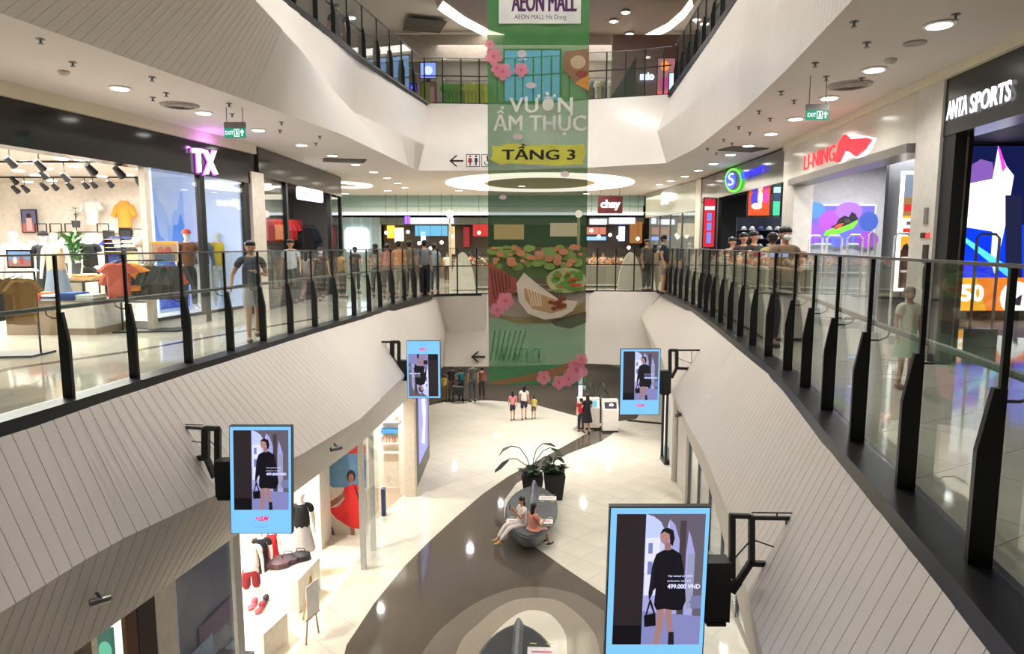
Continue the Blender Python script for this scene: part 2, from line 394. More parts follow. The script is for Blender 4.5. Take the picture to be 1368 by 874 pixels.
# ------------------------------------------------------------------ glass railings
plate_cache = {}
def railing(label, path, anchor, spacing, z, style, out):
    """path: plan points of the glass line; out: +1 when the void lies to the left of the path direction"""
    path = [Vector((p[0], p[1], 0)) for p in path]
    L = [0]
    for a, b in zip(path, path[1:]): L.append(L[-1] + (b - a).length)
    def at(s):
        s = max(0, min(L[-1], s)); k = 0
        while k < len(L) - 2 and s > L[k + 1]: k += 1
        t = (s - L[k]) / (L[k + 1] - L[k]); d = (path[k + 1] - path[k]).normalized()
        return path[k].lerp(path[k + 1], t), d
    root = thing('glass_railing', label, 'railing', (path[0].x, path[0].y, z))
    base = wloc(root); H = 1.45
    s0 = anchor % spacing; ss = []
    while s0 < L[-1]: ss.append(s0); s0 += spacing
    # continuous members
    def sweep(name, offs, z0, z1, w, m, lab=None):
        b = MB()
        n = max(8, int(L[-1] / .5)); rows = []
        for i in range(n + 1):
            p, d = at(L[-1] * i / n); nrm = Vector((-d.y, d.x, 0)) * out; q = p + nrm * offs
            rows.append([q + nrm * (-w / 2) + Vector((0, 0, z + z0)), q + nrm * (w / 2) + Vector((0, 0, z + z0)), q + nrm * (w / 2) + Vector((0, 0, z + z1)), q + nrm * (-w / 2) + Vector((0, 0, z + z1)), q + nrm * (-w / 2) + Vector((0, 0, z + z0))])
        b.grid(rows); e = rows[0][:4], rows[-1][:4]; b.add(e[0], [[0, 1, 2, 3]]); b.add(e[1], [[3, 2, 1, 0]])
        return part(name, b, m, root)
    if style == 'plate':
        sweep('kerb', .09, -.10, .05, .27, black_metal)
        sweep('top_rail', 0, H, H + .018, .045, grey_metal)
        n = int(L[-1] / .6); b = MB(); b.tube([at(L[-1] * i / n)[0] - Vector((-at(L[-1] * i / n)[1].y, at(L[-1] * i / n)[1].x, 0)) * out * .13 + Vector((0, 0, z + .93)) for i in range(n + 1)], .024, 8)
        part('handrail', b, mat('dark_green_grey_handrail', col(74, 84, 78), .4, noise=.05), root, True)
    else:
        sweep('kerb', .04, -.05, .03, .12, black_metal); sweep('top_rail', 0, H, H + .018, .035, grey_metal); sweep('middle_rail', 0, .88, .915, .03, black_metal)
    if style not in plate_cache:
        b = MB()
        if style == 'plate':
            prof = [(0, .05), (.105, .05), (.105, .60), (.055, .90), (0, .90)]
            b.add([(x, -.02, y) for x, y in prof] + [(x, .02, y) for x, y in prof], [[4, 3, 2, 1, 0], [5, 6, 7, 8, 9]] + [[i, (i + 1) % 5, 5 + (i + 1) % 5, 5 + i] for i in range(5)])
            b.box(.0, .028, -.014, .014, .9, H)
        else: b.box(-.018, .018, -.022, .022, .03, H)
        plate_cache[style] = b.mesh('post', black_metal)
        b = MB(); b.tube([(0, 0, .84), (-.06, 0, .84), (-.12, 0, .87), (-.13, 0, .91)], .008, 6); plate_cache[style + 'b'] = b.mesh('handrail_bracket', black_metal)
    for k, s in enumerate(ss):
        p, d = at(s); nrm = Vector((-d.y, d.x, 0)) * out; a = math.atan2(nrm.y, nrm.x)
        o = link('post', plate_cache[style], root); o.location = p + Vector((0, 0, z)) - base; o.rotation_euler = (0, 0, a)
        if style == 'plate': o = link('handrail_bracket', plate_cache[style + 'b'], root); o.location = p + Vector((0, 0, z)) - base; o.rotation_euler = (0, 0, a)
        if k:
            q, _ = at(ss[k - 1]); e = (p - q).normalized() * .012; g = MB(); g.bar(q + e + Vector((0, 0, z + .75)), p - e + Vector((0, 0, z + .75)), .012, 1.38)
            g = MB(); nn = Vector((-e.y, e.x, 0)).normalized() * .005
            A, B = q + e, p - e; g.hexa([(A - nn)[:2], (B - nn)[:2], (B + nn)[:2], (A + nn)[:2]], z + .06, z + H - .002)
            part('glass_pane', g, GL, root)
    return root
OFF = .2
pl = [(LT(y) - OFF, y) for y in [.4 + k * .6 for k in range(28)]] + [(W(572, 396, 0).x - .1, W(572, 396, 0).y + .1)]
def arc_to(path, Y):
    s = 0
    for a, b in zip(path, path[1:]):
        l = math.hypot(b[0] - a[0], b[1] - a[1])
        if b[1] >= Y: return s + l * (Y - a[1]) / (b[1] - a[1])
        s += l
    return s
railing('long glass railing with black tapered posts along the left walkway', pl, arc_to(pl, W(103, 537, 0).y), 1.0, 0, 'plate', -1)
pr = [(RT(y) + OFF, y) for y in [.4 + k * .6 for k in range(28)]] + [(W(888, 391, 0).x + .1, W(888, 391, 0).y + .1)]
railing('long glass railing with black tapered posts and greenish handrail along the right walkway', pr, arc_to(pr, W(1330, 768, 0).y), 1.03, 0, 'plate', 1)
fr_ = [(pl[-1])] + [(q.x, q.y + .1) for q in farT] + [pr[-1]]
railing('low glass railing in front of the food court, behind the hanging banner', fr_, .1, .62, 0, 'bar', -1)
pu = [(ULT(y) - OFF, y) for y in [4 + k * .75 for k in range(19)]] + [(W(563, 138, F2).x, W(563, 138, F2).y + .1)]
railing('upper floor glass railing with black posts at the top left', pu, .3, 1.0, F2, 'plate', -1)
pv = [(URT(y) + OFF, y) for y in [4 + k * .7 for k in range(18)]] + [(W(897, 126, F2).x + .1, W(897, 126, F2).y)]
railing('upper floor glass railing with black posts at the top right', pv, .3, 1.0, F2, 'plate', 1)
railing('curved upper floor glass railing facing the camera, behind the banner top', [pu[-1]] + [(q.x, q.y + .1) for q in [W(575, 138, F2), W(650, 139, F2), W(720, 137, F2), W(787, 133, F2), W(853, 130, F2), W(897, 126, F2)]], .1, .60, F2, 'bar', -1)

# ------------------------------------------------------------------ ceiling fittings
def disc(mb, c, r, z0, z1, n=20, m=None): return mb.hexa([(c[0] + r * math.cos(2 * PI * i / n), c[1] + r * math.sin(2 * PI * i / n)) for i in range(n)], z0, z1, m)
lamp_glow = mat('downlight_lens', (0, 0, 0), .5, emit=(1, .96, .9), es=9)
b = MB(); b.lathe([(.10, .0), (.125, .0), (.135, -.012), (.10, -.02)], n=20); ring_me = b.mesh('trim_ring', flat(235, 232, 226), smooth=False)
b = MB(); disc(b, (0, 0), .10, -.024, -.012); lens_me = b.mesh('lens', lamp_glow)
_n = [0]
def downlight(px, py, z, label, group, power=55, s=1.0): hall_lamp(label, W(px, py, z), group, s, power)
def hall_lamp(label, p, group, s, power):
    t = thing('ceiling_downlight', label, 'light', p, group=group, scale=s)
    link('trim_ring', ring_me, t); link('lens', lens_me, t)
    if power:
        l = bpy.data.lights.new('downlight_lamp', 'SPOT'); l.energy = power; l.spot_size = 2.6; l.spot_blend = .8; l.shadow_soft_size = .09; l.color = (1, .965, .92)
        o = bpy.data.objects.new('downlight_lamp', l); COL.objects.link(o); o.parent = t; o.location = (0, 0, -.05)
left_dl = [(160, 117), (272, 150), (345, 173), (403, 193), (444, 207), (475, 219), (499, 229), (517, 237), (531, 244), (541, 250)]
for i, (x, y) in enumerate(left_dl): downlight(x, y, C1, 'round recessed downlight over the left walkway, %s in the row' % ORD[i], 'left walkway downlights', 85, 1.15)
right_dl = [(1255, 32), (1168, 92), (1108, 130), (1063, 158), (1030, 178), (1000, 194), (976, 206), (953, 218), (933, 227), (915, 235), (896, 241), (881, 246)]
for i, (x, y) in enumerate(right_dl): downlight(x, y, C1, 'round recessed downlight over the right walkway, %s in the row' % ORD[i], 'right walkway downlights', 80, 1.15)
for (x, y), w in zip([(461, 258), (518, 254), (613, 254), (697, 248), (783, 258)], ['beside the dark shop corner', 'left of the food court ceiling', 'left of the banner above the food court', 'seen through the banner above the food court', 'right of the banner above the food court']):
    downlight(x, y, C1, 'round downlight %s' % w, 'food court downlights', 60, 1.3)
for i, (x, y) in enumerate([(469, 23), (558, 48), (616, 71), (941, 31)]): downlight(x, y, C2, ['round downlight behind the top left railing', 'bright round downlight below the grey ceiling grille at the top', 'bright round downlight left of the banner top', 'round downlight behind the top right railing'][i], 'upper floor downlights', 120, 1.6)
for i, (x, y) in enumerate([(836, 16), (820, 28), (841, 45), (823, 50), (798, 51), (775, 50)]): downlight(x, y, C2 - .05, 'small round downlight in the brown ceiling inside the glowing ring, %s' % ['topmost', 'second from top', 'rightmost low one', 'third of the lower row', 'second of the lower row', 'leftmost of the lower row'][i], 'upper ring downlights', 60, 1.4)
# hall lamps of the ground floor ceiling (under the gallery) and the atrium roof, unseen fittings added to light the hall
for i, (x, y) in enumerate([(-1.6, 24.5), (1.6, 24.5), (4.4, 24.5), (-.5, 29), (3.2, 29), (6.0, 18), (6.0, 13.5), (5.6, 9), (-3, 34), (1, 34), (5, 34), (-1, 40), (4, 40)]):
    hall_lamp('round downlight in the ground floor ceiling, %s of the hall' % ['back left', 'back middle', 'back right', 'far left', 'far right', 'right side rear', 'right side middle', 'right side front', 'deep left', 'deep middle', 'deep right', 'deepest left', 'deepest right'][i], (x, y, C0), 'ground floor downlights', 1.15, 420)
for i, (x, y) in enumerate([(-2, 6), (2, 6), (-2, 10), (2, 10), (-2, 14), (2, 14), (-1.5, 18), (2.5, 18), (0, 22), (3, 22)]):
    hall_lamp('round downlight in the atrium roof, %s in the %s row' % (('left', 'right')[i % 2], ORD[i // 2]), (x, y, C2 + .1), 'atrium roof downlights', 2.0, 430)

b = MB(); b.lathe([(.045, 0), (.045, -.008), (.014, -.014), (.012, -.05)], n=10); b.lathe([(.03, -.05), (.03, -.056)], n=10); spr_me = b.mesh('ceiling_sprinkler', grey_metal)
spl = [(54, 52), (97, 83), (203, 103), (204, 130), (222, 124), (306, 138), (310, 152), (376, 163), (374, 174), (427, 182), (422, 191)]
spr = [(1277, 19), (1141, 29), (1158, 57), (1089, 84), (1104, 102), (1151, 104), (1044, 122), (1061, 134), (1014, 148), (1029, 158), (987, 169), (1002, 177), (967, 186), (978, 191), (945, 198), (957, 204)]
for side, lst in (('left', spl), ('right', spr)):
    for i, (x, y) in enumerate(lst):
        o = link('ceiling_sprinkler', spr_me); o.location = W(x, y, C1); tag(o, 'small steel sprinkler in the %s walkway ceiling, %s from the camera' % (side, ORD[i]), 'sprinkler', '%s ceiling sprinklers' % side)
for x, y, w in ((85, 95, 'left walkway ceiling near two sprinklers'), (1190, 79, 'right walkway ceiling between two downlights')):
    p = W(x, y, C1); b = MB(); b.lathe([(.07, 0), (.07, -.02), (.05, -.045), (.03, -.06)], p, 14); single('smoke_detector', b, flat(200, 195, 188), 'round white smoke detector in the %s' % w, 'detector', p)
p = W(1222, 57, C1); b = MB(); b.lathe([(.12, 0), (.12, -.015), (.1, -.02)], p, 18); single('ceiling_speaker', b, flat(160, 152, 146), 'flat round ceiling speaker below the nearest right downlight', 'speaker', p)
for x, y, w in ((240, 140, 'left'), (1135, 113, 'right')):
    p = W(x, y, C1); t = thing('round_air_vent', 'large round louvred air vent in the %s walkway ceiling' % w, 'vent', p)
    b = MB(); b.lathe([(.26, 0), (.30, 0), (.28, -.03), (.25, -.02)], p, 28); part('rim', b, flat(170, 162, 156), t)
    for r in (.20, .14, .08): b = MB(); b.lathe([(r + .045, 0), (r + .03, -.03), (r, -.035), (r + .01, -.01)], p, 24); part('louvre', b, flat(150, 142, 136), t)
for (x, y, z, w, sx, sy) in ((460, 214, C1, 'over the left shop corner', .55, .35), (992, 199, C1, 'over the right walkway beside the downlights', .5, .3), (567, 34, C2, 'in the upper ceiling at the top', .75, .75)):
    p = W(x, y, z); t = thing('ceiling_grille', 'dark rectangular ceiling grille %s' % w, 'grille', p, rz=.3)
    b = MB(); b.box(-sx, sx, -sy, sy, -.015, -.002); lpart('frame', b, flat(96, 88, 82), t)
    for k in range(7): b = MB(); yy = -sy + (k + .5) * sy * 2 / 7; b.box(-sx * .94, sx * .94, yy - .02, yy + .02, -.03, -.015); lpart('slat', b, flat(120, 112, 104), t)
# exit signs
for (x0, x1, y0, y1, w) in ((300, 327, 163, 184, 'left'), (1077, 1108, 139, 160, 'right')):
    Y = 11.4 if w == 'left' else 9.3
    a = WY(x0, y1, Y); c = WY(x1, y0, Y); t = thing('exit_sign', 'green lit exit sign hanging over the %s walkway' % w, 'sign', ((a.x + c.x) / 2, Y, a.z))
    ym = a.z + (c.z - a.z) * .62
    b = MB(); b.box(a.x, c.x, Y, Y + .05, ym, c.z); part('housing', b, flat(150, 148, 146), t)
    b = MB(); b.box(a.x, c.x, Y, Y + .03, a.z, ym); part('panel', b, glow(20, 140, 105, .9), t)
    b = MB(); wd_ = c.x - a.x; hh = ym - a.z; yy = Y - .002
    text_on(b, 'EXIT', (a.x + wd_ * .05, yy, a.z + hh * .3), (wd_ * .38, 0, 0), (0, 0, hh * .4))
    b.add([(a.x + wd_ * q, yy, a.z + hh * r) for q, r in ((.46, .1), (.72, .1), (.72, .9), (.46, .9), (.49, .83), (.69, .83), (.69, .17), (.49, .17))], [[0, 1, 6, 7], [1, 2, 5, 6], [2, 3, 4, 5], [3, 0, 7, 4]])
    b.add([(a.x + wd_ * q, yy, a.z + hh * r) for q, r in ((.54, .2), (.58, .2), (.61, .45), (.65, .25), (.67, .3), (.63, .6), (.61, .78), (.56, .78), (.56, .5))], [list(range(9))])
    b.add([(a.x + wd_ * q, yy, a.z + hh * r) for q, r in ((.82, .15), (.88, .15), (.88, .55), (.94, .5), (.94, .62), (.85, .88), (.76, .62), (.76, .5), (.82, .55))], [list(range(9))])
    part('lettering', b, glow(230, 255, 245, 1.2), t)
    for xx in (a.x + .04, c.x - .04): b = MB(); b.tube([(xx, Y + .025, c.z), (xx, Y + .025, C1)], .006, 6); part('rod', b, grey_metal, t)
# glowing coves
cove = glow(255, 244, 225, 3.2)
def ring(mb, cx, cy, rx, ry, w, z0, z1, n=48, a0=0, a1=2 * PI):
    for i in range(n):
        t, u = a0 + (a1 - a0) * i / n, a0 + (a1 - a0) * (i + 1) / n
        mb.hexa([(cx + rx * math.cos(t), cy + ry * math.sin(t)), (cx + rx * math.cos(u), cy + ry * math.sin(u)), (cx + (rx - w) * math.cos(u), cy + (ry - w) * math.sin(u)), (cx + (rx - w) * math.cos(t), cy + (ry - w) * math.sin(t))], z0, z1)
b = MB(); ring(b, 1.0, 25.0, 3.4, 3.7, 1.35, C1 - .03, C1 - .005); single('cove_light', b, cove, 'large oval glowing cove in the food court ceiling behind the banner', 'light', (1, 25, C1 - .03))
b = MB(); b.hexa([(1 + 2.0 * math.cos(i * PI / 16), 25 + 2.2 * math.sin(i * PI / 16)) for i in range(32)], C1 - .02, C1 - .01); struct('ceiling_oval', b, warmceil)
p = W(465, 246, C1); b = MB(); ring(b, p.x - .2, p.y + .3, 1.0, 1.3, .5, C1 - .03, C1 - .005, 24); single('cove_light', b, cove, 'small round glowing cove beside the dark left shop', 'light', (p.x, p.y, C1 - .03))
pts = [(585, 12), (615, 32), (650, 49), (700, 62), (745, 67), (787, 67), (830, 63), (865, 54), (895, 40), (914, 24), (926, 8)]
A = [W(x, y, C2) for x, y in pts]; b = MB()
for q, r in zip(A, A[1:]): b.hexa([(q.x, q.y), (r.x, r.y), (r.x - (r.x - 1.8) * .06, r.y - .8), (q.x - (q.x - 1.8) * .06, q.y - .8)], C2 - .02, C2 + .02)
single('cove_light', b, cove, 'curved glowing cove line in the topmost ceiling', 'light', (A[5].x, A[5].y, C2))
b = MB(); b.hexa([(q.x, q.y) for q in A] + [(A[-1].x, A[-1].y - 5), (A[0].x, A[0].y - 5)], C2 + .0, C2 + .03); struct('ceiling_inner', b, flat(150, 134, 126, .7))

# ------------------------------------------------------------------ storefront helpers
class Fr:
    """frame on a wall line: s runs along it away from the camera, o points to the walkway"""
    def __init__(s, a, b, side):
        s.a = Vector((a[0], a[1], 0)); s.d = (Vector((b[0], b[1], 0)) - s.a).normalized(); s.L = (Vector((b[0], b[1], 0)) - s.a).length
        s.n = Vector((s.d.y, -s.d.x, 0)) * (1 if side == 'L' else -1); s.A = a; s.B = b
    def p(s, t, o, z): q = s.a + s.d * t + s.n * o; return Vector((q.x, q.y, z))
    def s_at(s, px, o=0, py=300): A, B = s.p(0, o, 0), s.p(5, o, 0); q = WL(px, py, A, B); return (Vector((q.x, q.y, 0)) - s.a).dot(s.d)
    def box(s, mb, s0, s1, o0, o1, z0, z1, m=None): return mb.hexa([tuple(s.p(a, b, 0))[:2] for a, b in ((s0, o0), (s1, o0), (s1, o1), (s0, o1))], z0, z1, m)
def shop_room(label, fr, s0, s1, depth, z0, z1, wallm, floorm, ceilm, side, name='shop_unit', back=None):
    """floor, back wall, ceiling, side walls of a shop, a thing with parts"""
    t = thing(name, label, 'shop', fr.p((s0 + s1) / 2, -.1, z0))
    b = MB(); fr.box(b, s0, s1, -depth, -.02, z0 + .001, z0 + .004); part('shop_floor', b, floorm, t)
    b = MB(); fr.box(b, s0, s1, -depth, -.02, z1, z1 + .05); part('shop_ceiling', b, ceilm, t)
    b = MB(); fr.box(b, s0, s1, -depth - .1, -depth, z0, z1); part('back_wall', b, wallm, t)
    b = MB(); fr.box(b, s0 - .05, s0, -depth, -.1, z0, z1); part('side_wall', b, wallm, t)
    b = MB(); fr.box(b, s1, s1 + .05, -depth, -.1, z0, z1); part('side_wall', b, wallm, t)
    return t

# ------------------------------------------------------------------ left walkway: fashion shop
FL = Fr((-8.0, 5.0), (-5.87, 15.6), 'L'); FL2 = Fr((-5.87, 15.6), (-5.7, 22.7), 'L')
off_white = flat(238, 228, 214); warm_wall = flat(244, 236, 226)
t = thing('shop_unit', 'bright open fashion shop with a black fascia at the left', 'shop', FL.p(5, -.1, 0))
b = MB(); b.box(-18, -9.2, 21, 21.2, 0, 3.45); part('back_wall', b, warm_wall, t)
b = MB(); b.box(-18.2, -18, 2, 21.2, 0, 3.45); part('side_wall', b, warm_wall, t)
b = MB(); b.hexa([(-18, 3), FL.p(-2, -.3, 0)[:2], FL.p(FL.L - .1, -.3, 0)[:2], (-9.2, 15.8), (-9.2, 21), (-18, 21)], 3.45, 3.5); part('shop_ceiling', b, flat(205, 196, 186), t)
b = MB(); FL.box(b, -3, FL.L, -.35, .02, 2.94, 3.6); part('fascia', b, black_gloss, t)
b = MB(); FL.box(b, -3, FL.L, -.35, .10, 3.6, 3.8); part('cream_header', b, cream, t)
bs0 = FL.s_at(206, -1.5); bs1 = FL.L - .45
sA, sB, sC, sD = FL.s_at(203), FL.s_at(272), FL.s_at(331), FL.s_at(345)
b = MB(); FL.box(b, sA - .12, sA, -.12, .0, 0, 2.94); part('window_frame', b, off_white, t)
for sx in (sB, sC): b = MB(); FL.box(b, sx - .07, sx + .07, -.10, .02, 0, 2.94); part('mullion', b, black_metal, t)
b = MB(); FL.box(b, sA, bs1, -1.0, .0, 0, .16); part('window_plinth', b, flat(228, 226, 224, .2), t)
b = MB(); FL.box(b, sA, sC, -.04, .03, .16, .22); part('sill', b, black_metal, t)
for a, c in ((sA, sB - .07), (sB + .07, sC - .07)): b = MB(); FL.box(b, a, c, -.03, -.02, .2, 2.94); part('window_pane', b, SHOPGL, t)
b = MB(); FL.box(b, sD - .28, sD + .22, -.3, .06, 0, 3.2); part('pillar', b, off_white, t)
# printed backdrop in the window: blue mountains
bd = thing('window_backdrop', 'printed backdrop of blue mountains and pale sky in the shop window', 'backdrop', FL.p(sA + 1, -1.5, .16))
b = MB(); FL.box(b, bs0, bs1, -1.56, -1.5, .0, 3.2); FL.box(b, bs1, bs1 + .05, -1.56, -.1, 0, 3.2); part('backdrop_board', b, mat('backdrop_sky', col(186, 200, 232), .6, emit=col(186, 200, 235), es=.35, noise=.06, nscale=1), bd)  # end panel mimics the pane's blue reflection; print emits a faint added glow
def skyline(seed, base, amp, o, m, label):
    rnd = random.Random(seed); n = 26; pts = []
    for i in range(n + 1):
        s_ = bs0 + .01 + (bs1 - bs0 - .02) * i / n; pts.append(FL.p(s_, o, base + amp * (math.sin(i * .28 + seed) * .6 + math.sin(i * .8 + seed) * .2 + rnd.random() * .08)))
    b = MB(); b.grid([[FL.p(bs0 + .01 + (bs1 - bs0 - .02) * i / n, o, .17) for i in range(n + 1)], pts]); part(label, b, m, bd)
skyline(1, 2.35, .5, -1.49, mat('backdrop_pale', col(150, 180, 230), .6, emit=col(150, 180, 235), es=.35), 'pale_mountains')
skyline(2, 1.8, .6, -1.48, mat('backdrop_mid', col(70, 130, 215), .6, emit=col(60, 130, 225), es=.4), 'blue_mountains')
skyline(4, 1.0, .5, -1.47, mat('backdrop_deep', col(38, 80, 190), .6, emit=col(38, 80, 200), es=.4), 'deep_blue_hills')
# glowing shop name
sg = thing('shop_sign', 'glowing violet and white two letter shop sign on the black fascia at the left', 'sign', FL.p(FL.s_at(273), .05, 3.1))
for ch, x0, x1, y0, y1, slot in (('T', 258, 272, 199, 230, 0), ('X', 272, 289, 201, 233, 0)):
    b = MB(); o = WL(x0, y1, FL.p(0, .06, 0), FL.p(9, .06, 0)); q = WL(x1, y1, FL.p(0, .06, 0), FL.p(9, .06, 0)); r = WL(x0, y0, FL.p(0, .06, 0), FL.p(9, .06, 0))
    text_on(b, ch, o, q - o, Vector((0, 0, (r - o).z)), .05, bold=.02); part('glowing_letter', b, glow(255, 225, 255, 2.2), sg)
    b = MB(); e = (q - o).normalized() * .03
    text_on(b, ch, o - e * .6 - FL.n * .03 - Vector((0, 0, .02)), (q - o) + e * 1.2, Vector((0, 0, (r - o).z + .04)), .02, bold=.02); part('violet_halo', b, glow(190, 70, 235, 2.0), sg)
l = bpy.data.lights.new('sign_glow_fill', 'POINT'); l.energy = 7; l.color = (.7, .15, 1); l.shadow_soft_size = .012  # added point light for the violet spill around the letters
o = bpy.data.objects.new('sign_glow_fill', l); COL.objects.link(o); o.location = FL.p(FL.s_at(273), .3, 3.5)

# track spots and ceiling lamps in the shop
trk = [(13, 216), (52, 220), (57, 233), (86, 236), (120, 226), (158, 230), (18, 241), (20, 253), (33, 252), (58, 249), (72, 249), (92, 248), (113, 247), (124, 246), (146, 245), (184, 243)]
for i, (x, y) in enumerate(trk):
    Y = 12.5 if y < 231 else (15.5 if y < 240 else 19.0)
    p = WY(x, y, Y); t = thing('track_spotlight', 'small black spotlight in the fashion shop, %s' % (['top left corner', 'upper row left', 'lower of the pair left of centre', 'middle row centre', 'upper row centre', 'upper row right'][i] if i < 6 else '%s from the left along the back row' % ORD[i - 6].replace('nearest', 'first')), 'spotlight', p, group='shop track spotlights')
    b = MB(); b.tube([p + Vector((0, 0, .1)), Vector((p.x, p.y, 3.44))], .012, 5); part('stem', b, black_metal, t)
    b = MB(); b.tube([p + Vector((0, -.09, .07)), p + Vector((.03, .08, -.07))], [.05, .075], 10); part('lamp_head', b, black_metal, t)
    b = MB(); b.tube([p + Vector((.03, .08, -.07)), p + Vector((.032, .086, -.077))], .06, 10); part('lens', b, glow(255, 240, 215, 5), t)
for i, (x, y) in enumerate(sorted([(35, 216), (25, 228), (100, 222), (48, 234), (62, 225), (82, 212), (37, 243), (69, 241), (137, 236), (172, 234), (108, 213), (190, 226), (165, 246), (128, 250)], key=lambda q: (-q[1] // 10, q[0]))):
    p = W(x, y, 3.44); b = MB(); disc(b, p, .13, 3.42, 3.449, 14); o = single('ceiling_lamp', b, glow(255, 245, 225, 4.5), 'round flush lamp in the fashion shop ceiling, %s counted from the back left' % ORD[i].replace('nearest', 'first'), 'light', p, 'fashion shop ceiling lamps')
for Y in (12.5, 15.5, 19.0): b = MB(); b.box(-16, FL.a.x + (Y - 5) * .2 - .6, Y - .015, Y + .015, 3.40, 3.44); single('lighting_track', b, black_metal, 'black lighting track across the fashion shop ceiling, %s row' % {12.5: 'front', 15.5: 'middle', 19.0: 'back'}[Y], 'track', (-12, Y, 3.4))

# hanging garment template, local: width along x, hangs from z=0 down
def garment_mesh(w, h, m, long_sleeve=False, th=.07):
    sl = .5 * h if long_sleeve else .24 * h
    out = [(-.12 * w, 0), (-.30 * w, -.03 * h), (-.58 * w, -sl - .02 * h), (-.42 * w, -sl - .08 * h), (-.33 * w, -.26 * h), (-.31 * w, -.98 * h), (0, -h), (.31 * w, -.98 * h), (.33 * w, -.26 * h), (.42 * w, -sl - .08 * h), (.58 * w, -sl - .02 * h), (.30 * w, -.03 * h), (.12 * w, 0), (0, -.04 * h)]
    n = len(out); b = MB(); c = (0, -.45 * h)
    ins = [(x * .82 + c[0] * .18, z * .86 + c[1] * .14) for x, z in out]
    vs = [(x, 0, z) for x, z in out] + [(x, -th / 2, z) for x, z in ins] + [(x, th / 2, z) for x, z in ins]
    fs = [[n + i for i in range(n)], [2 * n + i for i in range(n)][::-1]]
    for i in range(n): j = (i + 1) % n; fs += [[i, j, n + j, n + i], [j, i, 2 * n + i, 2 * n + j]]
    b.add(vs, fs); return b.mesh('garment', m)
hook = MB(); hook.tube([(-.12, 0, -.015), (0, 0, .03), (0, 0, .06), (.015, 0, .08), (0, 0, .095)], .006, 5); hook_me = hook.mesh('hanger_hook', grey_metal)
gm = {}
def garment(label, loc, rz, rgb, w=.55, h=.68, long_sleeve=False, group=None, name='hanging_garment', cat='garment'):
    k = (rgb, w, h, long_sleeve)
    if k not in gm: gm[k] = garment_mesh(w, h, cloth(*rgb), long_sleeve)
    t = thing(name, label, cat, loc, rz, group); link('garment_body', gm[k], t); link('hanger_hook', hook_me, t); return t
def rack(label, x0, y0, x1, y1, z0, top, legs=True, m=None):
    t = thing('clothes_rack', label, 'rack', ((x0 + x1) / 2, (y0 + y1) / 2, z0)); m = m or black_metal
    b = MB(); b.tube([(x0, y0, z0 + top), (x1, y1, z0 + top)], .014, 8); part('rail', b, m, t)
    for x, y in ((x0, y0), (x1, y1)): b = MB(); b.tube([(x, y, z0 + top), (x, y, z0 + .02)], .014, 8); part('leg', b, m, t)
    b = MB(); b.hexa([(x0 - .05, y0 - .25), (x1 + .05, y1 - .25), (x1 + .05, y1 + .25), (x0 - .05, y0 + .25)], z0, z0 + .03); part('base_plate', b, m, t)
    return t
# rack with grey and rust garments by the walkway
r0, r1 = WY(158, 350, 12.1), WY(238, 348, 12.3)
rack('black clothes rack of grey and rust tops near the shop entrance', r0.x, 12.1, r1.x, 12.3, 0, 1.28)
for i in range(16):
    f = i / 15; rust = i in (0, 9, 13); g = garment('%s top on the rack at the shop entrance, %s from the left' % ('rust red' if rust else 'dark grey', ORD[i].replace('nearest', 'first')), (r0.x + (r1.x - r0.x) * f, 12.1 + .2 * f, 1.19), .25 if rust else 1.1 + .1 * math.sin(i), (178, 82, 66) if rust else (62, 66, 68), .62 if i == 0 else .5, .62, True, 'tops on the front rack')
p = WY(157, 352, 11.8); garment('large rust red sweater hanging forward on the front rack', (p.x, 11.8, p.z + .02), .1, (182, 84, 68), .62, .60, False)
p = WY(168, 352, 12.0); garment('orange top peeping out behind the rust sweater', (p.x, 12.0, p.z), .2, (235, 150, 60), .7, .5)
# mustard jacket at the frame edge
p = WY(30, 372, 9.4); rack('black low clothes rack at the left edge of the picture', p.x - 1.6, 9.2, p.x + .1, 9.5, 0, 1.18)
garment('mustard yellow short-sleeved shirt at the left edge', (p.x, 9.4, p.z), .25, (176, 132, 62), .46, .66)
garment('mustard yellow short-sleeved shirt behind the first at the left edge', (p.x - .18, 9.5, p.z), .5, (160, 118, 52), .46, .66)
for i in range(5): garment('dark garment on the low rack at the left edge, %s from the mustard shirts' % ORD[i].replace('nearest', 'first'), (p.x - .45 - .2 * i, 9.4, p.z), 1.2, ((44, 48, 60), (210, 205, 200), (40, 60, 100), (60, 60, 62), (220, 220, 216))[i], .5, .62, False, 'dark garments on the low rack')
